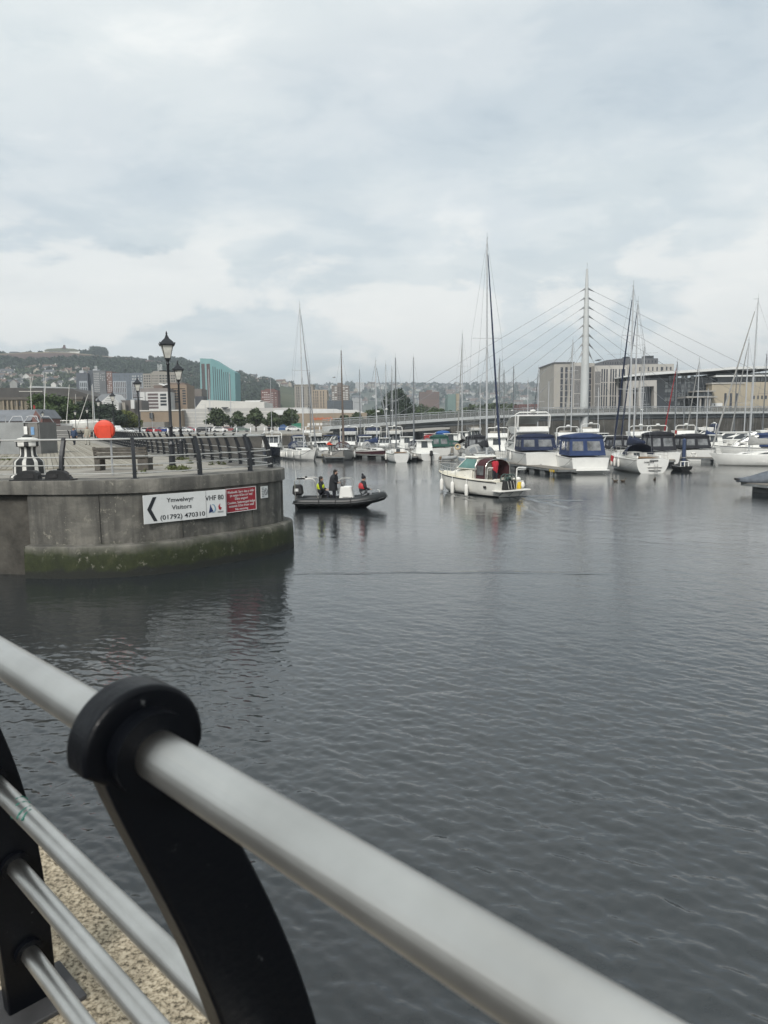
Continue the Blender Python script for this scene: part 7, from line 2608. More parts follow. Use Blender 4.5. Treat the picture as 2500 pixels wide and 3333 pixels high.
for (u, v, hd, L, cab, fly_, can, lb) in [(1395, 1462, 95, 7.5, (-1.2, 1.2, 1.7, 0.85), False, (-3, -1.2, 1.5, M_REDC), 'cabin boat with a dark red cover behind the outboard launch'),
                                          (1500, 1458, 100, 8, (-1.4, 1.4, 1.9, 0.85), False, None, 'white trawler yacht with long flat roof behind the tallest mast'), (1548, 1450, -85, 9, (-2.0, 1.6, 1.9, 0.85), True, None, 'long white motor yacht in the back row under the footbridge'),
                                          (1700, 1446, 100, 9, (-1.8, 1.6, 1.6, 0.85), False, (-3.6, -1.8, 1.5, M_BLUEC), 'blue tented cruiser in the back row under the bridge'), (1905, 1468, 100, 9.5, (-1.6, 1.8, 1.8, 0.86), True, None, 'white flybridge cruiser behind the royal blue canopy'),
                                          (1960, 1462, -85, 8.5, (-1.6, 1.6, 1.5, 0.85), False, None, 'low white cruiser behind the black side curtains'), (2130, 1456, 100, 8, (-1.2, 1.4, 1.5, 0.85), False, None, 'white cruiser behind the bright blue sail cover'),
                                          (2280, 1444, 172, 11, (-2.2, 1.6, 1.5, 0.85), True, (-3.4, -2.0, 2.9, M_NAVY), 'white motor yacht with navy flybridge tent against the stone quay'), (2350, 1462, 168, 9, (-1.6, 1.6, 1.2, 0.85), False, None, 'white cruiser with beige cover behind the saloon launch'),
                                          (2450, 1452, 165, 10, (-1.6, 1.8, 1.4, 0.85), False, (-3.8, -1.4, 1.9, M_NAVY), 'navy tented cruiser in the back row at the frame edge'), (2070, 1448, -80, 8, (-1.4, 1.4, 1.4, 0.85), False, None, 'white cruiser in the back row below the stone quay'),
                                          (945, 1458, -80, 7, (-1.2, 1.4, 1.5, 0.84), False, None, 'white cabin boat between launch and fender-hung yacht'), (1005, 1452, 95, 8, (-1.4, 1.4, 1.7, 0.85), True, None, 'white sedan cruiser in the back row near the quay railing'),
                                          (1106, 1458, 95, 8, (-1.4, 1.4, 1.6, 0.85), False, None, 'white boat behind the grey hulled sloop'), (1335, 1452, 95, 8, (-1.4, 1.2, 1.7, 0.85), False, None, 'white wheelhouse boat behind the small grey sloop'),
                                          (790, 1452, -70, 8, (-1.4, 1.4, 1.4, 0.85), False, None, 'white sailing cruiser glimpsed through the promenade railing'), (845, 1462, -80, 7, (-1.2, 1.2, 1.4, 0.85), False, None, 'pale cabin boat beside the dark hulled launch')]:
    motorboat(lb, u, v, hd, L, L * 0.36, 1.05, 1.4, [M_GEL, M_GEL2][int(rng.integers(0, 2))], cab, fly=fly_, canopy=can, group=bk, arch=fly_)
# more of the crowded second row
for (u, v, hd, L, can, fl_, lb) in [(1540, 1484, 94, 8.5, M_BLKC, False, 'white cruiser with black cover directly behind the pale blue striped yacht'), (1612, 1490, 94, 9, None, True, 'white flybridge boat right behind the tallest mast'),
                                    (1690, 1486, 94, 9, None, False, 'white cruiser left of the big flybridge yacht'), (1838, 1488, 94, 9, M_BLUEC, True, 'blue covered flybridge boat in the gap left of the bridge mast'),
                                    (1950, 1482, 94, 8.5, None, False, 'white cruiser just right of the royal blue canopy'), (2070, 1484, 94, 9, None, True, 'white flybridge cruiser behind the sugar-scoop stern'),
                                    (2125, 1480, 94, 8.5, None, True, 'white flybridge boat behind the tall black cockpit tent'), (2216, 1478, 94, 8.5, None, True, 'white flybridge cruiser behind the thick blue pile'),
                                    (2310, 1480, 94, 8.5, None, False, 'white cruiser between low black canopy and saloon launch'), (2440, 1484, 165, 9, M_BLUEC, False, 'blue covered cruiser right behind the pale sloop'),
                                    (2490, 1480, 165, 9.5, None, True, 'white flybridge boat cut by the frame edge'), (1322, 1478, 98, 7.5, None, False, 'white cabin boat squeezed behind the dark doorway motor sailer'),
                                    (1190, 1476, -86, 8, M_NAVY, False, 'navy covered boat between the two navy flybridge covers'), (975, 1474, -80, 8, M_NAVY, False, 'navy covered cruiser behind the fender-hung yacht'),
                                    (1420, 1478, 98, 8, M_GREENC, False, 'green covered boat right of the outboard launch')]:
    motorboat(lb, u, v, hd, L, L * 0.37, 1.05, 1.45, [M_GEL, M_GEL2][int(rng.integers(0, 2))], (-1.0, 1.7, 1.5, 0.86), fly=fl_, arch=fl_, canopy=(-3.5, -0.8, 1.9, can) if can else None, group=bk)
# masts glimpsed beyond the promenade railing
for u, v, vt, lb in [(688, 1440, 1202, 'sloop whose tall thin mast crosses the teal tower'), (755, 1442, 1212, 'sloop whose mast rises at the edge of the teal tower'), (640, 1436, 1298, 'short masted sloop seen over the railing')]:
    sailboat(lb, u, v, -70, 8.5, 2.8, vt, M_GEL, M_NAVYH, cover=M_NAVY, hood=M_NAVY, genoa=None, spread=1, detail=False, group=bk)

# ------------------------------------------------------------------ pontoons, piles and small things on them
o = MB().box((0, 0, 0), (1, 0.138, 0.045)).build('plank', M_WOODG)
PLK = o.data
bpy.data.objects.remove(o)


def pontoon(label, a, b, w_, z=0.55, piles=(), sign=False, fl=True):
    """a, b: water points under the two ends of its centre line"""
    a, b = Vector((a.x, a.y, 0)), Vector((b.x, b.y, 0))
    d = b - a
    L_ = d.length
    root = thing('pontoon', (a + b) / 2, math.atan2(d.y, d.x), label, 'pontoon', 'floating pontoons')
    MB().box((0, 0, z - 0.11), (L_, w_, 0.17)).build('frame', M_FLOAT, root)
    n = min(120, int(L_ / 0.15))
    for i in range(n):
        p_ = link('plank', PLK, root)
        p_.location = (-L_ / 2 + (i + 0.5) * L_ / n, 0, z + random.uniform(-0.003, 0.003))
        p_.rotation_euler = (0, 0, math.pi / 2)
        p_.scale = (w_ + 0.04, 1, 1)
    k = max(2, int(L_ / 2.2))
    for i in range(k):
        MB().box((-L_ / 2 + (i + 0.5) * L_ / k, 0, 0.1), (1.0, w_ * 0.9, 0.62)).build('float', M_FLOAT, root, bevel=0.04)
    for x, y in ((-L_ / 2 + 0.3, w_ / 2 - 0.12), (L_ / 2 - 0.3, -w_ / 2 + 0.12), (0, w_ / 2 - 0.12)):
        MB().box((x, y, z + 0.07), (0.3, 0.06, 0.05)).build('cleat', M_GALV, root)
    return root


# long walkway behind the front row and the fingers that show
pontoon('long timber walkway running behind the front row of boats', G(905, 1470), G(1480, 1476), 2.2)
pontoon('long timber walkway behind the right-hand boats', G(1560, 1492), G(2480, 1478), 2.2)
pf = pontoon('short pontoon end with a yellow ladder notice beside the fender-hung yacht', G(1068, 1480), G(1090, 1500), 2.6)
MB().box((1.6, -1.36, 0.42), (0.9, 0.03, 0.2)).build('notice', M_YEL, pf)
pontoon('thin finger pontoon leading to the white motor sailer', G(1130, 1488), G(1262, 1493), 1.0)
pb_ = pontoon('grey finger pontoon with yellow ladder sign under the flybridge motor yacht', G(1648, 1520), G(1846, 1549), 1.7)
PL = pb_.children
xe = max(c.location.x for c in pb_.children)
MB().box((xe - 1.1, -0.9, 0.40), (0.95, 0.04, 0.2)).build('notice', M_YEL, pb_)
mb = MB()
for y in (-0.18, 0.18):
    mb.tube([(xe - 1.1 + y, -0.95, 0.5), (xe - 1.1 + y, -0.95, -0.4)], 0.03, 5)
for z in (0.2, 0.0):
    mb.tube([(xe - 1.28, -0.95, z), (xe - 0.92, -0.95, z)], 0.02, 5)
mb.build('ladder', M_STEEL, pb_)
pontoon('finger pontoon with the lifebelt beside the low black canopy', G(2160, 1502), G(2352, 1506), 1.6)
pontoon('finger pontoon between the SAMARIE yacht and the tented cruiser', G(2175, 1515), G(2150, 1490), 1.4)
pontoon('dark finger pontoon between motor sailer and outboard launch', G(1342, 1499), G(1345, 1484), 1.3)
pr_ = pontoon('pale pontoon end carrying a covered dinghy at the lower frame edge', G(2452, 1606), G(2660, 1596), 2.2, 0.62)
for (u, v, vt, m, lb) in [(2225, 1505, 1432, mat('blue_pile', (0.03, 0.05, 0.11), 0.6), 'thick blue mooring pile in front of the low black canopy'), (1472, 1490, 1458, M_WOODG, 'grey timber pile at the stern of the blue striped yacht'),
                          (1118, 1478, 1440, M_WOODG, 'timber pile behind the grey hulled sloop'), (2196, 1470, 1385, M_KIOD, 'tall grey service pile behind the black cockpit tent')]:
    g = G(u, v, 0)
    t_ = thing('mooring_pile', (g.x, g.y, 0), 0, lb, 'pile', 'mooring piles')
    zt = P(u, vt, g.y).z
    MB().lathe([(0.2, -1), (0.2, zt), (0.05, zt + 0.18)], n=12).build('shaft', m, t_, smooth=True)
    MB().lathe([(0.21, 0.5), (0.27, 0.5), (0.27, 0.6), (0.21, 0.6)], n=12).build('collar', M_GALV, t_)
# lifebelt on the finger pontoon
g = G(2245, 1502, 0)
lr = thing('lifebelt', (g.x, g.y - 0.95, 0.72), 0, 'white lifebelt hanging on the finger pontoon edge', 'lifebelt')
mb = MB()
mb.tube([(0.30 * math.cos(a), 0, 0.02 + 0.30 * math.sin(a)) for a in np.linspace(0, 2 * math.pi, 22)], 0.085, 8)
mb.build('ring', M_FEND, lr, smooth='all')
for a in (0.8, 2.4, 3.9, 5.5):
    MB().tube([(0.30 * math.cos(a - 0.14), 0, 0.02 + 0.30 * math.sin(a - 0.14)), (0.30 * math.cos(a + 0.14), 0, 0.02 + 0.30 * math.sin(a + 0.14))], 0.092, 8).build('band', M_GREYC, lr)
# buff lifebelt near the big yacht
g = G(1490, 1500, 0)
lr2 = thing('lifebelt', (g.x, g.y, 1.75), 0, 'buff lifebelt on the stern rail of the blue striped yacht', 'lifebelt')
MB().tube([(0.30 * math.cos(a), 0, 0.30 * math.sin(a)) for a in np.linspace(0, 2 * math.pi, 22)], 0.09, 8).build('ring', mat('buff_foam', (0.55, 0.42, 0.24), 0.7), lr2, smooth='all')
# small dark dinghy with white frame
g = G(2210, 1530, 0)
dn = thing('tender_dinghy', (g.x, g.y, 0), R(100), 'small dark dinghy with a white frame astern of the tented cruiser', 'boat')
hh = Hull(2.6, 1.3, 0.4, 0.5, 0.25, 'motor', rake=0.3, nx=9)
hh.shell().build('hull', M_RUBBER, dn, smooth=True)
hh.deck(0.12).build('floor', M_FLOAT, dn)
MB().tube([(-0.9, -0.4, 0.4), (-0.9, -0.4, 0.85), (-0.9, 0.4, 0.85), (-0.9, 0.4, 0.4)], 0.05, 6).tube([(-0.9, 0, 0.4), (-0.9, 0, 0.85)], 0.05, 6).build('frame', M_GEL, dn)
# covered dinghy on the pontoon end
g = G(2486, 1602, 0)
cd = thing('covered_dinghy', (g.x, g.y, 0.66), R(168), 'dinghy under a slate grey cover on the pale pontoon end', 'boat')
secs = []
for i in range(9):
    a = i / 8
    x = -1.5 + 3.2 * a
    w_ = 0.75 * (1 - max(0, (a - 0.5) / 0.5) ** 2) + 0.04
    hgt = (0.55 + 0.25 * math.sin(a * 5)) * (1 - 0.5 * a) + 0.12
    secs.append([(x, w_ * math.cos(t), max(0.0, hgt * math.sin(t) ** 0.8 if math.sin(t) > 0 else 0)) for t in np.linspace(0, math.pi, 8)])
MB().loft(secs, close=True, cap0=True, cap1=True).build('cover', mat('slate_cover', (0.10, 0.115, 0.135), 0.8, 0, 0.25, 3, 0.6, 5), cd, smooth='all')
MB().tube([(1.5, 0.12, 0.15), (1.75, 0, 0.2), (1.5, -0.12, 0.15)], 0.09, 7).build('bow_fender', M_RUBBER, cd)
# red bin on the pontoon end
g = G(1072, 1484, 0)
rbn = thing('harbour_bin', (g.x, g.y, 0.57), 0, 'dark bin with bright red lid on the short pontoon end', 'bin')
MB().box((0, 0, 0.55), (1.0, 0.8, 1.1)).build('body', mat('bin_green', (0.02, 0.03, 0.03), 0.6), rbn, bevel=0.03)
MB().prism([(-0.55, 1.1), (0.0, 1.55), (0.55, 1.1)], -0.42, 0.42, 'xz').build('lid', M_LRED, rbn)


# red ensigns
def ensign(u, v, Y, label, s=1.0, m=M_RED):
    p = P(u, v, Y)
    t_ = thing('ensign', p, 0, label, 'flag')
    MB().tube([(0, 0, -0.7 * s), (0.05, 0, 0.9 * s)], 0.02, 5).build('staff', M_TEAK, t_)
    secs_ = [[(0.05 + 0.09 * i * s, 0.03 * math.sin(i * 1.4), 0.8 * s - 0.03 * i * i * s * 0.3), (0.02 + 0.07 * i * s, 0.03 * math.sin(i * 1.4 + 0.6), 0.1 * s - 0.06 * i * s)] for i in range(6)]
    MB().loft(secs_).build('cloth', m, t_, smooth='all')


for a_ in [(1986, 1500, 61.5, 'red ensign drooping from the stern of the royal blue canopied cruiser', 0.6), (2196, 1412, 80, 'red ensign behind the black canopies', 0.5), (108, 1330, 118, 'red flag furled at a boatyard mast', 0.7), (156, 1366, 118, 'red ensign on the stored yacht in the boatyard', 0.7)]:
    ensign(*a_)
# ------------------------------------------------------------------ people
def skin(name='skin'):
    return mat(name, (0.42, 0.26, 0.19), 0.55, 0, 0.06, 8)


M_SKIN = skin()


def person(label, loc, rz, J, cols, hat=None, vest=None, hair=None, beard=False, coat=None, size=1.0):
    """J: joint name -> (x forward, y left, z up) from the feet; cols: torso, legs, arms, shoes"""
    root = thing('person', loc, rz, label, 'person')
    root.scale = (size,) * 3
    names = ['pelvis', 'spine', 'chest', 'neck', 'head', 'crown', 'nose']
    E_ = [('pelvis', 'spine'), ('spine', 'chest'), ('chest', 'neck'), ('neck', 'head'), ('head', 'crown'), ('head', 'nose')]
    rad = dict(pelvis=0.175, spine=0.18, chest=0.20, neck=0.055, head=0.088, crown=0.075, nose=0.022)
    for s in 'lr':
        E_ += [('chest', 'sh' + s), ('sh' + s, 'el' + s), ('el' + s, 'wr' + s), ('wr' + s, 'ha' + s), ('pelvis', 'hi' + s), ('hi' + s, 'kn' + s), ('kn' + s, 'an' + s), ('an' + s, 'to' + s)]
        rad.update({'sh' + s: 0.095, 'el' + s: 0.068, 'wr' + s: 0.045, 'ha' + s: 0.034, 'hi' + s: 0.1, 'kn' + s: 0.07, 'an' + s: 0.045, 'to' + s: 0.042})
        sgn = 1 if s == 'l' else -1
        ha, wr = Vector(J['ha' + s]), Vector(J['wr' + s])
        d = (ha - wr).normalized()
        sd = d.cross(Vector((0, 0, 1)))
        sd = sd.normalized() if sd.length > 0.1 else Vector((1, 0, 0))
        dn_ = sd.cross(d)
        for k, (off_, ln) in enumerate(((-0.03, 0.06), (-0.01, 0.075), (0.01, 0.07), (0.03, 0.05))):
            a, b = 'f%d%s' % (k, s), 'g%d%s' % (k, s)
            J[a] = ha + d * 0.035 + sd * off_
            J[b] = ha + d * (0.035 + ln * 0.8) + sd * off_ * 1.15 - dn_ * 0.022
            E_ += [('ha' + s, a), (a, b)]
            rad[a], rad[b] = 0.0095, 0.008
        J['th' + s] = ha - d * 0.01 + sd * sgn * 0.055 + dn_ * 0.012
        E_.append(('ha' + s, 'th' + s))
        rad['th' + s] = 0.010
    keys = list(J.keys())
    idx = {k: i for i, k in enumerate(keys)}
    me = bpy.data.meshes.new('body')
    me.from_pydata([tuple(J[k]) for k in keys], [(idx[a], idx[b]) for a, b in E_], [])
    o_ = link('body', me)
    md = o_.modifiers.new('skin', 'SKIN')
    md.use_smooth_shade = True
    for k in keys:
        r_ = rad[k]
        r_ *= 1.22 if k[0] not in 'fgt' or k[:2] == 'to' else 1.0
        me.skin_vertices[0].data[idx[k]].radius = (r_ * (0.85 if k in ('pelvis', 'spine', 'chest') else 1), r_)
        me.skin_vertices[0].data[idx[k]].use_root = (k == 'pelvis')
    sb = o_.modifiers.new('sub', 'SUBSURF')
    sb.levels = sb.render_levels = 1
    dg = bpy.context.evaluated_depsgraph_get()
    fin = bpy.data.meshes.new_from_object(o_.evaluated_get(dg))
    bpy.data.objects.remove(o_)
    fin.materials.clear()
    for m_ in (M_SKIN, cols[0], cols[1], cols[2], cols[3]):
        fin.materials.append(m_)
    reg = {}
    for a, b in E_:
        if b in ('head', 'crown', 'nose') or b[0] in 'fgt' and b[:2] != 'to' or b[:2] == 'ha':
            reg[(a, b)] = 0
        elif b in ('spine', 'chest', 'neck') or b[:2] == 'sh':
            reg[(a, b)] = 1
        elif b[:2] in ('hi', 'kn', 'an'):
            reg[(a, b)] = 2
        elif b[:2] in ('el', 'wr'):
            reg[(a, b)] = 3
        else:
            reg[(a, b)] = 4
    segs = [(Vector(J[a]), Vector(J[b]), rad[a], rad[b], reg[(a, b)]) for a, b in E_]
    for p in fin.polygons:
        c = p.center
        best, bi = 1e9, 0
        for a, b, ra, rb, g in segs:
            ab = b - a
            t = max(0, min(1, (c - a).dot(ab) / max(ab.length_squared, 1e-9)))
            dd = (c - (a + ab * t)).length - (ra + (rb - ra) * t) * 0.7
            if dd < best:
                best, bi = dd, g
        p.material_index = bi
    link('body', fin, root)
    hc = Vector(J['head'])
    up = (Vector(J['crown']) - hc).normalized()
    nz = (Vector(J['nose']) - hc)
    fw_ = (nz - up * nz.dot(up)).normalized()
    sd = up.cross(fw_)
    for s in (1, -1):
        MB().ball(tuple(hc + fw_ * 0.086 + sd * 0.033 * s + up * 0.03), 0.011, 6, 4).build('eye', M_SK, root)
        MB().ball(tuple(hc + sd * 0.092 * s + up * 0.01), (0.018, 0.018, 0.03), 6, 4).build('ear', M_SKIN, root)
    MB().ball(tuple(hc + fw_ * 0.084 - up * 0.045), (0.012, 0.022, 0.007), 6, 4).build('mouth', mat('lips', (0.28, 0.12, 0.10), 0.5), root)
    top = hc + up * 0.055 - fw_ * 0.018
    if hat == 'bobble':
        MB().ball(tuple(top + up * 0.02), (0.118, 0.118, 0.115), 10, 8).build('bobble_hat', M_BLKC, root, smooth=True)
        MB().ball(tuple(top + up * 0.16 - fw_ * 0.04), 0.06, 8, 6).build('bobble', M_BLKC, root, smooth=True)
    elif hat == 'cap':
        MB().ball(tuple(top + up * 0.02), (0.108, 0.108, 0.095), 10, 8).build('cap', M_BLKC, root, smooth=True)
        a, b = top + fw_ * 0.08 + up * 0.03, top + fw_ * 0.19 + up * 0.015
        MB().tube([tuple(a), tuple(b)], [0.07, 0.045], 8).build('cap_peak', M_BLKC, root)
    if hair:
        MB().ball(tuple(top - fw_ * 0.01 + up * 0.005), (0.112, 0.112, 0.105), 10, 8).build('hair', hair, root, smooth=True)
        MB().ball(tuple(hc - fw_ * 0.07 - up * 0.06), (0.07, 0.085, 0.13), 8, 6).build('hair', hair, root, smooth=True)
    if beard:
        MB().ball(tuple(hc + fw_ * 0.05 - up * 0.075), (0.06, 0.06, 0.06), 8, 6).build('beard', mat('brown_hair', (0.05, 0.032, 0.022), 0.8), root, smooth=True)
    if coat:
        c0, c1, c2 = Vector(J['pelvis']), Vector(J['chest']), Vector(J['neck'])
        ly = (Vector(J['shl']) - Vector(J['shr'])).normalized()
        fx = Vector((1, 0, 0))
        secs = []
        for c, ry, rx in ((c0 - Vector((0, 0, 0.30)), 0.27, 0.24), (c0, 0.26, 0.22), (c0.lerp(c1, 0.5), 0.27, 0.23), (c1, 0.28, 0.22), (c1.lerp(c2, 0.6), 0.22, 0.17), (c2, 0.10, 0.10)):
            secs.append([tuple(c + ly * ry * math.cos(a) + fx * (rx * math.sin(a) - 0.03)) for a in np.linspace(0, 2 * math.pi, 15)[:-1]])
        MB().loft(secs, close=True).build('coat', coat, root, smooth='all')
    if vest:
        c0, c1 = Vector(J['spine']), Vector(J['chest'])
        ax = (c1 - c0).normalized()
        ly = (Vector(J['shl']) - Vector(J['shr'])).normalized()
        fx = ly.cross(ax).normalized()
        secs = []
        for t, ry, rx in ((-0.1, 0.21, 0.19), (0.3, 0.235, 0.215), (0.75, 0.235, 0.215), (1.15, 0.18, 0.16)):
            c = c0.lerp(c1, t)
            secs.append([tuple(c + ly * ry * math.cos(a) + fx * rx * math.sin(a)) for a in np.linspace(0, 2 * math.pi, 13)[:-1]])
        MB().loft(secs, close=True).build('life_jacket', vest, root, smooth='all')
    return root


def standing(h=1.76, lean=0.0, arms=None, stride=0.0):
    k = h / 1.76
    J = dict(pelvis=(0, 0, 0.93), spine=(lean * 0.25, 0, 1.12), chest=(lean * 0.6, 0, 1.34), neck=(lean * 0.85, 0, 1.50), head=(lean + 0.02, 0, 1.60), crown=(lean + 0.02, 0, 1.70), nose=(lean + 0.125, 0, 1.595))
    for s, y in (('l', 1), ('r', -1)):
        st = stride * y
        J.update({'sh' + s: (lean * 0.7, y * 0.185, 1.42), 'el' + s: (lean * 0.7 - 0.05 - st * 0.3, y * 0.25, 1.13), 'wr' + s: (lean * 0.7 + 0.05 - st * 0.5, y * 0.26, 0.90), 'ha' + s: (lean * 0.7 + 0.07 - st * 0.55, y * 0.255, 0.82),
                  'hi' + s: (0, y * 0.095, 0.88), 'kn' + s: (0.03 + st * 0.6, y * 0.105, 0.49), 'an' + s: (-0.02 + st, y * 0.11, 0.08), 'to' + s: (0.14 + st, y * 0.12, 0.045)})
    if arms:
        J.update(arms)
    return {a: Vector(b) * k for a, b in J.items()}


def sitting(lean=0.1, seat=0.42, arms=None):
    J = dict(pelvis=(0, 0, seat + 0.1), spine=(lean * 0.3, 0, seat + 0.28), chest=(lean * 0.7, 0, seat + 0.50), neck=(lean * 0.9, 0, seat + 0.66), head=(lean + 0.02, 0, seat + 0.76), crown=(lean + 0.02, 0, seat + 0.86), nose=(lean + 0.125, 0, seat + 0.755))
    for s, y in (('l', 1), ('r', -1)):
        J.update({'sh' + s: (lean * 0.8, y * 0.18, seat + 0.58), 'el' + s: (lean * 0.8 + 0.04, y * 0.24, seat + 0.30), 'wr' + s: (lean + 0.25, y * 0.17, seat + 0.22), 'ha' + s: (lean + 0.33, y * 0.14, seat + 0.22),
                  'hi' + s: (0.03, y * 0.1, seat + 0.06), 'kn' + s: (0.42, y * 0.13, seat + 0.08), 'an' + s: (0.44, y * 0.13, 0.08), 'to' + s: (0.58, y * 0.14, 0.045)})
    if arms:
        J.update(arms)
    return {a: Vector(b) for a, b in J.items()}


M_DKJ = mat('black_jacket', (0.014, 0.016, 0.02), 0.8, 0, 0.2, 6)
M_DKT = mat('dark_trousers', (0.012, 0.014, 0.022), 0.85, 0, 0.2, 6)
M_HIVIS = mat('hi_vis_yellow', (0.62, 0.72, 0.03), 0.6, 0, 0.08, 6)
M_LJRED = mat('lifejacket_red', (0.42, 0.03, 0.035), 0.6, 0, 0.1, 6)
M_TEE = mat('red_tshirt', (0.40, 0.02, 0.035), 0.85, 0, 0.12, 6)
M_GREYTR = mat('grey_trousers', (0.30, 0.31, 0.33), 0.85)
M_HAIRD = mat('dark_hair', (0.015, 0.012, 0.01), 0.7, 0, 0.2, 12)
M_HAIRB = mat('grey_hair', (0.25, 0.23, 0.21), 0.8)

# ------------------------------------------------------------------ black RIB with three people
RG = G(1108, 1651, 0)
RIB_H = R(-6)
rb_ = thing('rigid_inflatable', (RG.x, RG.y, 0), RIB_H, 'black rigid inflatable patrol boat with white console and three people', 'boat')
M_HYP = mat('black_hypalon', (0.012, 0.014, 0.015), 0.45, 0, 0.2, 3, 0.15, 15)
M_HYPG = mat('charcoal_trim', (0.055, 0.058, 0.06), 0.6, 0, 0.2, 4)


def lift(x):
    return 0.36 + 0.34 * max(0.0, (x - 0.2) / 2.4) ** 1.8


pts, rad = [], []
for s in np.linspace(0, 1, 34):
    if s < 0.40:
        x, y = -2.55 + (s / 0.40) * 3.6, 0.80
    elif s > 0.60:
        x, y = -2.55 + ((1 - s) / 0.40) * 3.6, -0.80
    else:
        a = (s - 0.40) / 0.20 * math.pi
        x, y = 1.05 + 1.42 * math.sin(a), 0.80 * math.cos(a)
    pts.append((x, y, lift(x)))
    rad.append(0.25 if 0.03 < s < 0.97 else (0.17 if 0.01 < s < 0.99 else 0.08))
o = MB().tube(pts, rad, 14).build('tube', M_HYP, rb_, smooth='all')
# rubbing strake round the outside of the tube
st_ = []
for (x, y, z) in pts:
    cx_ = min(x, 1.05)
    n_ = Vector((x - cx_, y, 0))
    n_ = n_.normalized() if n_.length > 0 else Vector((0, 1 if y > 0 else -1, 0))
    st_.append((x + n_.x * 0.25, y + n_.y * 0.25, z - 0.03))
MB().tube(st_, 0.035, 6).build('rubbing_strake', M_HYPG, o, smooth='all')
hl = Hull(4.7, 1.7, 0.28, 0.52, 0.35, 'motor', 0.95, rake=0.9, nx=12)
hu = hl.shell().build('hull', mat('charcoal_grp', (0.03, 0.033, 0.037), 0.4), rb_, smooth=True)
hu.location = (-0.1, 0, 0)
MB().box((-0.6, 0, 0.26), (3.4, 1.15, 0.05)).build('deck', M_FLOAT, rb_)
MB().prism([(-2.5, 0.25), (-2.42, 0.72), (-2.36, 0.72), (-2.36, 0.25)], -0.6, 0.6, 'xz').build('transom', M_HYPG, rb_)
cn = Block(-0.05, 0.88, 0.27, 1.22, 0.38, 0.33, 0.05, 0.22, 0.12)
cns = cn.mb().build('console', M_GEL, rb_, bevel=0.05)
MB().panel(cn.star, 0.25, 0.75, 0.12, 0.38, 0.012).build('hatch', M_GREYC, cns)
MB().hexa([(0.12, -0.28, 1.2), (0.26, -0.28, 1.2), (0.26, 0.28, 1.2), (0.12, 0.28, 1.2), (0.04, -0.25, 1.58), (0.07, -0.25, 1.58), (0.07, 0.25, 1.58), (0.04, 0.25, 1.58)]).build('windscreen', M_CLEAR, cns)
mb = MB()
for y in (-0.32, 0.32):
    mb.tube([(-0.02, y, 0.95), (0.0, y, 1.6), (0.1, y, 1.68), (0.6, y, 1.68), (0.72, y, 1.56), (0.78, y, 1.1)], 0.02, 6)
mb.tube([(0.1, -0.32, 1.68), (0.1, 0.32, 1.68)], 0.02, 6)
mb.build('console_rail', M_STEEL, rb_)
MB().tube([(-0.12 + 0.0 * k, 0.16 * math.cos(a), 0.92 + 0.16 * math.sin(a)) for k, a in enumerate(np.linspace(0, 2 * math.pi, 16))], 0.015, 6).build('steering_wheel', M_RUBBER, rb_)
ob = Block(-2.75, -2.12, 0.72, 1.32, 0.23, 0.20, 0.06, 0.06, 0.04)
oc = ob.mb().build('outboard', M_RUBBER, rb_, bevel=0.09)
MB().box((-2.5, 0, 0.35), (0.26, 0.16, 0.9)).build('outboard_leg', M_RUBBER, oc, bevel=0.02)
MB().panel(ob.star, 0.2, 0.6, 0.35, 0.62, 0.006).build('marking', M_SW, oc)
MB().tube([(-2.45, -0.62, 0.5), (-2.5, -0.62, 1.55), (-2.35, -0.6, 1.68), (-1.45, -0.6, 1.68), (-1.3, -0.62, 1.55), (-1.15, -0.62, 0.5)], 0.026, 7).tube([(-2.45, 0.62, 0.5), (-2.5, 0.62, 1.55), (-2.35, 0.6, 1.68), (-1.45, 0.6, 1.68), (-1.3, 0.62, 1.55), (-1.15, 0.62, 0.5)], 0.026, 7).tube([(-2.35, -0.6, 1.68), (-2.35, 0.6, 1.68)], 0.026, 7).build('a_frame', M_STEEL, rb_)
MB().box((-1.95, 0, 1.74), (0.1, 0.1, 0.1)).build('stern_light', M_RUBBER, rb_)
MB().tube([(-2.4, -0.55, 1.6), (-2.5, -0.55, 2.75)], [0.014, 0.008], 5).build('whip_aerial', M_GEL, rb_)
MB().tube([(-2.35, -0.64, 1.69), (-1.9, -0.62, 1.70)], 0.045, 6).build('rolled_flag', M_RUBBER, rb_)
MB().box((-0.75, 0, 0.5), (0.6, 0.42, 0.46)).build('jockey_seat', M_RUBBER, rb_, bevel=0.06)
for x in (-1.05, -0.1, 0.75):
    MB().tube([(x, -0.80 + 0.262 * math.cos(a), lift(x) + 0.262 * math.sin(a)) for a in np.linspace(math.pi * 0.2, math.pi * 1.5, 12)], 0.028, 6).build('lifting_strap', M_RUBBER, o)
MB().tube([(2.2, -0.28, 0.72), (2.3, -0.3, 0.9), (2.25, -0.1, 1.0), (2.1, 0.3, 0.98)], 0.014, 5).build('bow_line', M_GEL2, rb_)


def in_boat(root, x, y, z):
    return root.matrix_basis @ Vector((x, y, z))


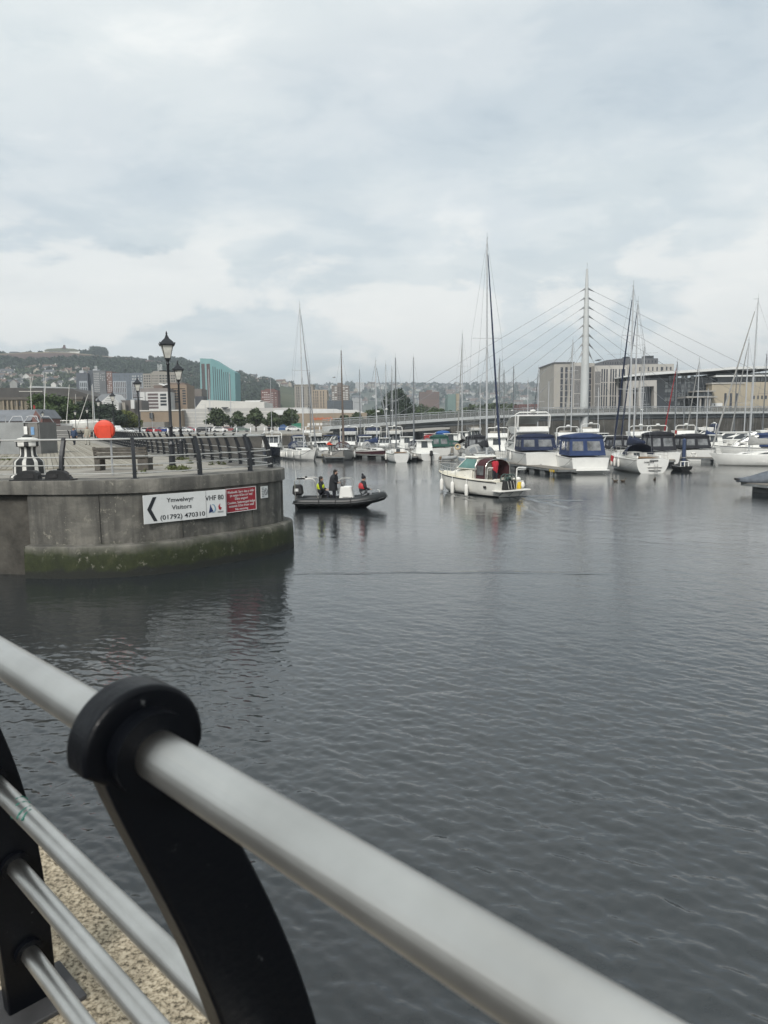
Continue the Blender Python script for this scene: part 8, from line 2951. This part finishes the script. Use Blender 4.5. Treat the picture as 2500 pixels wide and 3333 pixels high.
J = standing(1.8, 0.10, {'elr': (0.02, -0.26, 1.14), 'wrr': (0.24, -0.2, 1.06), 'har': (0.32, -0.16, 1.05), 'ell': (0.02, 0.26, 1.14), 'wrl': (0.24, 0.2, 1.06), 'hal': (0.32, 0.16, 1.05)})
person('bearded man in dark coat standing at the console of the black inflatable', in_boat(rb_, -0.36, -0.02, 0.28), RIB_H, J, (M_DKJ, M_DKT, M_DKJ, M_RUBBER), hair=M_HAIRD, beard=True, coat=M_DKJ, size=1.05)
J = sitting(0.06, 0.46)
person('person with yellow hi-vis vest and dark hair seated behind the helmsman', in_boat(rb_, -1.12, -0.2, 0.28), RIB_H, J, (M_DKJ, M_DKT, M_DKJ, M_RUBBER), hair=M_HAIRD, vest=M_HIVIS, size=1.1)
J = sitting(0.10, 0.30)
person('person in black bobble hat and red life jacket seated in the bow', in_boat(rb_, 1.28, -0.25, 0.46), RIB_H + 0.4, J, (M_DKJ, M_GREYTR, M_DKJ, M_RUBBER), hat='bobble', vest=M_LJRED, size=1.12)

# ------------------------------------------------------------------ white cabin cruiser under way
CG = G(1538, 1604, 0)
CH = R(124)
cr = thing('cabin_cruiser', (CG.x, CG.y, 0), CH, 'cream cabin cruiser under way with maroon cockpit cover and lobster pots', 'boat')
h = Hull(7.3, 2.55, 0.98, 1.40, 0.4, 'motor', 0.94, rake=1.3)
h.shell().build('hull', M_GEL2, cr, smooth=True)
h.deck(0.02, 0.04).build('deck', mat('cream_deck', (0.62, 0.58, 0.46), 0.55, 0, 0.15, 2), cr, smooth='all')
h.stripe(-0.07, -0.01, True, out_=0.03).build('rubbing_strake', M_RUBBER, cr)
h.stripe(-0.02, 0.05).build('waterline', M_KIOD, cr)
M_CREAM = mat('cream_cabin', (0.70, 0.68, 0.61), 0.4, 0, 0.12, 1.5)
lo2 = Block(-1.0, 2.3, 0.98, 1.72, 1.02, 0.5, 0.12, 1.2, 0.0, zbf=1.2, ztf=1.58)
lc = lo2.mb().build('fore_cabin', M_CREAM, cr, bevel=0.05)
for fc, fl_ in ((lo2.star, False), (lo2.port, True)):
    for a, b in ((0.25, 0.56), (0.60, 0.85)):
        a2, b2 = (1 - b, 1 - a) if fl_ else (a, b)
        MB().panel(fc, a2, b2, 0.3, 0.85, 0.014).build('window', M_GLASS, lc)
M_GRNG = mat('green_tint_glass', (0.10, 0.21, 0.19), 0.1, 0, 0.3, 1, spec=0.6)
up2 = Block(-1.5, 0.75, 1.66, 2.42, 0.98, 0.88, 0.18, 0.95, 0.02)
uc = up2.mb().build('wheelhouse', M_CREAM, cr, bevel=0.03)
for fc, fl_ in ((up2.star, False), (up2.port, True)):
    a2, b2 = (0.08, 0.92)
    MB().panel(fc, a2, b2, 0.10, 0.90, 0.014).build('window', M_GRNG, uc)
MB().panel(up2.front, 0.05, 0.47, 0.08, 0.92, 0.014).build('windscreen', M_GRNG, uc)
MB().panel(up2.front, 0.53, 0.95, 0.08, 0.92, 0.014).build('windscreen', M_GRNG, uc)
Block(-1.55, -0.02, 2.425, 2.52, 0.92, 0.82, 0.10, 0.12, 0.0).mb().build('roof', M_CREAM, cr, bevel=0.03)
MB().box((-1.1, 0, 1.25), (0.08, 1.7, 0.75)).build('bulkhead', M_CREAM, cr)
# maroon cockpit cover over hoops, open aft
secs = []
for x, hgt, w_ in ((-1.45, 1.36, 0.98), (-1.95, 1.42, 1.04), (-2.45, 1.33, 1.04)):
    secs.append([(x, w_ * math.cos(a), 1.0 + hgt * max(0, math.sin(a)) ** 0.30) for a in np.linspace(0, math.pi, 13)])
hd_ = MB().loft(secs).build('cockpit_cover', M_MAROON, cr, smooth='all')
mb = MB()
for sg_ in (1, -1):
    mb.add([(-1.6, sg_ * 1.055, 1.35), (-2.3, sg_ * 1.085, 1.35), (-2.3, sg_ * 1.06, 1.95), (-1.6, sg_ * 1.03, 1.95)], [(0, 1, 2, 3)])
mb.build('cover_window', M_CLEAR, hd_)
mb = MB()
for x in (-1.47, -2.48):
    mb.tube([(x, 1.08 * math.cos(a), 1.0 + 1.37 * max(0, math.sin(a)) ** 0.30) for a in np.linspace(0, math.pi, 13)], 0.025, 6)
mb.build('hoop', M_STEEL, hd_)
MB().box((-2.0, 0, 0.7), (2.6, 1.9, 0.05)).build('cockpit_sole', M_FLOAT, cr)
MB().box((-1.75, 0.55, 1.05), (0.45, 0.5, 0.6)).build('helm_seat', M_MAROON, cr, bevel=0.06)
MB().box((-1.75, -0.6, 1.0), (0.4, 0.45, 0.55)).build('helm_seat', M_MAROON, cr, bevel=0.06)
for y in (-1, 1):
    MB().box((-2.2, y * 1.08, 1.04), (2.3, 0.22, 0.12)).build('side_deck', M_CREAM, cr, bevel=0.03)
MB().box((-3.28, 0, 0.9), (0.12, 2.2, 0.5)).build('transom_coaming', M_CREAM, cr, bevel=0.03)
MB().box((-3.75, 0, 0.42), (0.75, 2.7, 0.09)).build('bathing_platform', M_GEL2, cr, bevel=0.02)
for y in (-0.9, 0.0, 0.9):
    MB().tube([(-3.5, y, 0.05), (-4.0, y, 0.4)], 0.025, 5).build('platform_strut', M_GALV, cr)
# pulpit
P_, S_ = h.rail_line(0.55, 0.55, 0.985)
MB().tube(P_ + S_[::-1], 0.02, 6).build('pulpit', M_STEEL, cr)
mb = MB()
for q in (0.55, 0.68, 0.8, 0.9, 0.98):
    p = h.sheer(q)
    for sg_ in (1, -1):
        mb.tube([(p.x, sg_ * max(p.y - 0.06, 0.03), p.z), (p.x, sg_ * max(p.y - 0.06, 0.03), p.z + 0.55)], 0.016, 5)
mb.build('stanchion', M_STEEL, cr)
MB().tube([(3.1, 0, 1.38), (3.5, 0, 1.42)], 0.07, 6).build('anchor', M_GALV, cr)
for q in (0.36, 0.56, 0.76):
    p = h.sheer(q)
    fender(cr, (p.x, p.y + 0.14, p.z - 0.72), 1.05)
# arched grab frames on the quarters
for x, y in ((-2.25, 0.75), (-3.3, -0.85)):
    mb = MB()
    mb.tube([(x, y, 0.95), (x - 0.05, y, 1.75), (x - 0.15, y - 0.05, 1.82), (x - 0.2, y - 0.65, 1.78), (x - 0.15, y - 0.7, 1.70), (x - 0.05, y - 0.1, 1.68)], 0.045, 6)
    mb.build('rod_frame', M_GEL, cr)
MB().box((-2.6, 1.24, 0.62), (0.26, 0.02, 0.14)).build('registration_plate', M_RUBBER, cr)
# pots, crate and buoys carried on the stern platform
pp = in_boat(cr, -3.6, 0.15, 0.47)
lp = thing('lobster_pot', pp, CH + 0.15, 'green netted lobster pots stacked on the stern of the cream cruiser', 'lobster pot')
M_NET = mat('green_net', (0.05, 0.085, 0.075), 0.85, 0, 0.3, 20)
mb = MB()
for x in (-0.28, 0.0, 0.28):
    mb.tube([(x, 0.42 * math.cos(a), 0.62 + 0.36 * max(0, math.sin(a))) for a in np.linspace(0, math.pi, 10)], 0.03, 6)
for a in np.linspace(0, math.pi, 9):
    mb.tube([(-0.3, 0.42 * math.cos(a), 0.62 + 0.36 * math.sin(a)), (0.3, 0.42 * math.cos(a), 0.62 + 0.36 * math.sin(a))], 0.016, 4)
mb.build('frame', M_NET, lp)
MB().box((0, 0, 0.30), (0.5, 1.05, 0.58)).build('crate', M_RUBBER, lp, bevel=0.03)
for y in (-0.3, 0.0, 0.3):
    MB().tube([(-0.27, y + 0.1, 0.55), (-0.27, y - 0.05, 0.05)], 0.015, 4).build('strap', M_GEL2, lp)
MB().tube([(0.05, -0.3, 0.66), (0.1, 0.05, 0.74), (-0.1, 0.3, 0.66)], 0.09, 7).build('netting', M_NET, lp)
pp = in_boat(cr, -3.55, -0.80, 0.47)
ty = thing('yellow_drum', pp, 0, 'yellow plastic drum with white floats on the stern of the cream cruiser', 'drum')
MB().lathe([(0.17, 0), (0.19, 0.04), (0.19, 0.38), (0.15, 0.44)], n=14).build('drum', M_YEL, ty, smooth=True)
MB().ball((-0.02, -0.02, 0.62), (0.17, 0.17, 0.14), 10, 7).build('float', M_FEND, ty, smooth=True)
MB().ball((0.26, -0.12, 0.26), (0.13, 0.13, 0.2), 10, 7).build('float', M_FEND, ty, smooth=True)
# man in the red shirt, back to the camera, reaching up to the cabin roof
J = standing(1.78, 0.08, {'shl': (0.06, 0.185, 1.45), 'ell': (0.26, 0.40, 1.50), 'wrl': (0.50, 0.50, 1.52), 'hal': (0.58, 0.52, 1.53), 'elr': (0.25, -0.24, 1.36), 'wrr': (0.47, -0.2, 1.5), 'har': (0.55, -0.18, 1.52)})
pm = person('man in a red t-shirt standing in the cruiser cockpit, reaching to the cabin top', in_boat(cr, -2.45, 0.20, 0.73), CH - 0.25, J, (M_TEE, M_DKT, M_SKIN, M_RUBBER), hair=M_HAIRD)
# her wake: low ridges of water spreading astern and a ruffled bow wave
M_WAT = bpy.data.materials['harbour_water']
WK = thing('wake', (0, 0, 0), 0)
tag(WK, 'low wake ridges spreading behind the cream cruiser', kind='structure')


def ridge(a, b, wd, hgt, bend=0.0, n=26):
    a, b = Vector((a.x, a.y, 0)), Vector((b.x, b.y, 0))
    d = (b - a).normalized()
    nr2 = Vector((-d.y, d.x, 0))
    secs_ = []
    for i_ in range(n + 1):
        s_ = i_ / n
        c_ = a.lerp(b, s_) + nr2 * (bend * math.sin(math.pi * s_) + 0.08 * math.sin(s_ * 23))
        hh_ = hgt * math.sin(math.pi * min(1, 0.06 + s_ * 0.94)) ** 0.6
        ww_ = wd * (0.5 + 0.8 * s_)
        secs_.append([tuple(c_ + nr2 * ww_ * k_ + Vector((0, 0, 0.0 + hh_ * math.cos(k_ * math.pi / 2) ** 2))) for k_ in (-1, -0.7, -0.4, -0.15, 0.15, 0.4, 0.7, 1)])
    MB().loft(secs_).build('ridge', M_WAT, WK, smooth='all', fix=False)


sa = in_boat(cr, -4.1, 0, 0)
for k_, (u_, v_) in enumerate(((1830, 1612), (1900, 1630), (1860, 1655), (1760, 1680))):
    ridge(in_boat(cr, -3.6, 1.0 - 0.6 * k_, 0), G(u_, v_, 0), 0.30, 0.05, 0.2 * (-1) ** k_)
ridge(in_boat(cr, 2.2, 0.9, 0), in_boat(cr, -2.6, 2.1, 0), 0.18, 0.07)
ridge(in_boat(cr, 1.6, 1.3, 0), in_boat(cr, -4.2, 3.4, 0), 0.25, 0.05)
ridge(G(955, 1869, 0), G(2060, 1868, 0), 0.20, 0.014, 0.3)
# ------------------------------------------------------------------ walkers on the promenade
p = G(243, 1450, DECK)
J = standing(1.62, 0.0, None, 0.18)
person('walker in a blue jacket and dark trousers on the far promenade', (p.x, p.y, DECK + 0.045), R(-90), J, (mat('blue_jacket', (0.03, 0.05, 0.10), 0.8), M_DKT, mat('blue_jacket'), M_RUBBER), hair=M_HAIRD)
p = G(287, 1450, DECK)
J = standing(1.75, 0.0, None, -0.16)
person('walker in a pale beige top and light trousers beside the blue jacketed one', (p.x, p.y, DECK + 0.045), R(-86), J, (mat('beige_top', (0.30, 0.28, 0.23), 0.8), mat('stone_trousers', (0.33, 0.32, 0.28), 0.8), mat('beige_top'), M_RUBBER), hair=M_HAIRB)
p = P(876, 1398, BANK_Y + 2.5)
J = standing(1.72)
person('tiny dark figure by the far quay railing under the fourth quay tree', (p.x, BANK_Y + 2.5, DECK), R(-90), J, (M_DKJ, M_DKT, M_DKJ, M_RUBBER), hair=M_HAIRD)

# ------------------------------------------------------------------ ducks and a gull
M_DUCK = mat('duck_brown', (0.07, 0.055, 0.04), 0.8, 0, 0.3, 20)
for u, v, hd, lb in [(2003, 1567, 170, 'leftmost of the ducks swimming below the SAMARIE yacht'), (2028, 1567, 10, 'middle duck of the three below the SAMARIE yacht'), (2131, 1562, -100, 'lone duck swimming under the stern lettering')]:
    g = G(u, v, 0)
    t_ = thing('duck', (g.x, g.y, 0.0), R(hd), lb, 'duck', 'ducks on the water')
    t_.scale = (0.85,) * 3
    mb = MB()
    sc = []
    for x, w_, z0, z1 in ((-0.27, 0.015, 0.12, 0.15), (-0.2, 0.07, 0.03, 0.15), (-0.08, 0.11, -0.05, 0.17), (0.06, 0.115, -0.06, 0.16), (0.15, 0.075, -0.02, 0.17), (0.19, 0.045, 0.08, 0.24), (0.21, 0.04, 0.16, 0.30), (0.25, 0.045, 0.21, 0.33), (0.30, 0.022, 0.235, 0.285), (0.355, 0.02, 0.24, 0.26)):
        zc, hz_ = (z0 + z1) / 2, (z1 - z0) / 2
        sc.append([(x, w_ * math.cos(a), zc + hz_ * math.sin(a)) for a in np.linspace(0, 2 * math.pi, 11)[:-1]])
    mb.loft(sc, close=True, cap0=True, cap1=True)
    mb.build('body', M_DUCK, t_, smooth='all')
g = P(1088, 1229, 120)
gu = thing('gull', g, 0.4, 'small dark gull gliding above the beige flats', 'gull')
MB().tube([(-0.25, 0, 0), (-0.1, 0, 0.02), (0.1, 0, 0.03), (0.24, 0, 0.02)], [0.015, 0.06, 0.06, 0.02], 8).build('body', M_GREYC, gu, smooth=True)
for s in (1, -1):
    MB().loft([[(0.08, 0.03 * s, 0.03), (-0.08, 0.03 * s, 0.02)], [(0.12, 0.35 * s, 0.14), (-0.05, 0.33 * s, 0.13)], [(-0.02, 0.72 * s, 0.05), (-0.10, 0.70 * s, 0.05)]]).build('wing', M_GREYC, gu)

# ------------------------------------------------------------------ boatyard: yachts ashore
for (u, Y, vt, hd, lb, hm, lean) in [(160, 120, 1215, 200, 'white and blue yacht ashore beside the brick boat store', M_GEL, -0.03), (255, 128, 1390, 10, 'white hull with orange cover ashore in the boatyard', M_GEL2, 0), (300, 130, 1250, 15, 'white motor sailer ashore behind the lifebuoy case', M_GEL, 0)]:
    g = P(u, 1400, Y)
    root = thing('yacht_ashore', (g.x, Y, DECK + 1.4), R(hd), lb, 'boat', 'boats stored ashore')
    h = Hull(7.5, 2.6, 0.9, 1.2, 0.7, 'sail', 0.75, rake=0.9)
    h.shell().build('hull', hm, root, smooth=True)
    h.deck().build('deck', M_DECKW, root)
    h.stripe(-0.5, 0.12).build('boot_top', M_NAVYH if u == 160 else M_LRED, root)
    bl = Block(-1.2, 1.8, 0.9, 1.45, 0.8, 0.5, 0.12, 0.8, 0.05)
    bl.mb().build('coachroof', M_DECKW, root, bevel=0.05)
    MB().prism([(-1.3, -0.5), (1.0, -0.5), (0.5, -1.4), (-0.9, -1.4)], -0.12, 0.12, 'xz').build('keel', M_NAVYH, root)
    for x in (-1.8, 1.6):
        for y in (-1, 1):
            MB().tube([(x, y * 1.3, -1.4), (x, y * 0.8, -0.1)], 0.05, 5).build('prop', M_GALV, root)
    rails(root, h, 0.55, 0.05, 0.95, posts=5)
    if vt < 1300:
        zt = P(u, vt, Y).z - DECK - 1.4
        MB().tube([(0.5, 0, 1.4), (0.5 + lean * zt, 0, zt)], [0.08, 0.05], 6).build('mast', M_ALU, root)
for (u0, v0, u1, v1, Y, lb, cross) in [(104, 1365, 98, 1226, 116, 'white flag mast with a yard and gaff in the boatyard', (62, 138, 1274)), (216, 1380, 226, 1252, 122, 'white leaning mast in the boatyard, middle one', None), (258, 1370, 287, 1282, 124, 'strongly leaning pale mast beside the short lamp', None),
                                       (303, 1362, 299, 1254, 126, 'upright pale mast right of the strongly leaning one', None), (141, 1378, 150, 1218, 117, 'pale mast leaning right beside the brick gable', None), (248, 1330, 246, 1283, 180, 'thin street light pole above the large boatyard tree', None)]:
    a, b = P(u0, v0, Y), P(u1, v1, Y)
    t_ = thing('yard_mast', (a.x, Y, DECK), 0, lb, 'mast', 'masts in the boatyard')
    la, lb_ = a - t_.location, b - t_.location
    d = lb_ - la
    base_ = la - d * (la.z / max(d.z, 0.1))
    MB().tube([base_, lb_], [0.07, 0.045], 7).build('spar', mat('pale_spar', (0.55, 0.54, 0.50), 0.5), t_)
    if cross:
        c0, c1 = P(cross[0], cross[2], Y) - t_.location, P(cross[1], cross[2], Y) - t_.location
        MB().tube([c0, c1], 0.045, 6).build('yard', mat('pale_spar'), t_)
        MB().tube([lb_ * 0.72 + la * 0.28, lb_ * 0.86 + la * 0.14 + Vector((0.5, 0, 1.0))], 0.05, 6).build('gaff', mat('pale_spar'), t_)

# ------------------------------------------------------------------ air
lo, hi = (-4100, -75, -2.2), (4100, 6600, 240)
mb = MB()
mb.box(((lo[0] + hi[0]) / 2, (lo[1] + hi[1]) / 2, (lo[2] + hi[2]) / 2), (hi[0] - lo[0], hi[1] - lo[1], hi[2] - lo[2]))
hz_o = mb.build('haze', None)
m = bpy.data.materials.new('haze_air')
m.use_nodes = True
t = m.node_tree
t.nodes.clear()
ot = t.nodes.new('ShaderNodeOutputMaterial')
vol = t.nodes.new('ShaderNodeVolumePrincipled')
vol.inputs['Color'].default_value = (0.80, 0.88, 0.95, 1)
vol.inputs['Density'].default_value = 0.00026
vol.inputs['Anisotropy'].default_value = 0.2
t.links.new(vol.outputs[0], ot.inputs['Volume'])
hz_o.data.materials.clear()
hz_o.data.materials.append(m)
tag(hz_o, 'thin grey haze over the town and hills', kind='stuff')
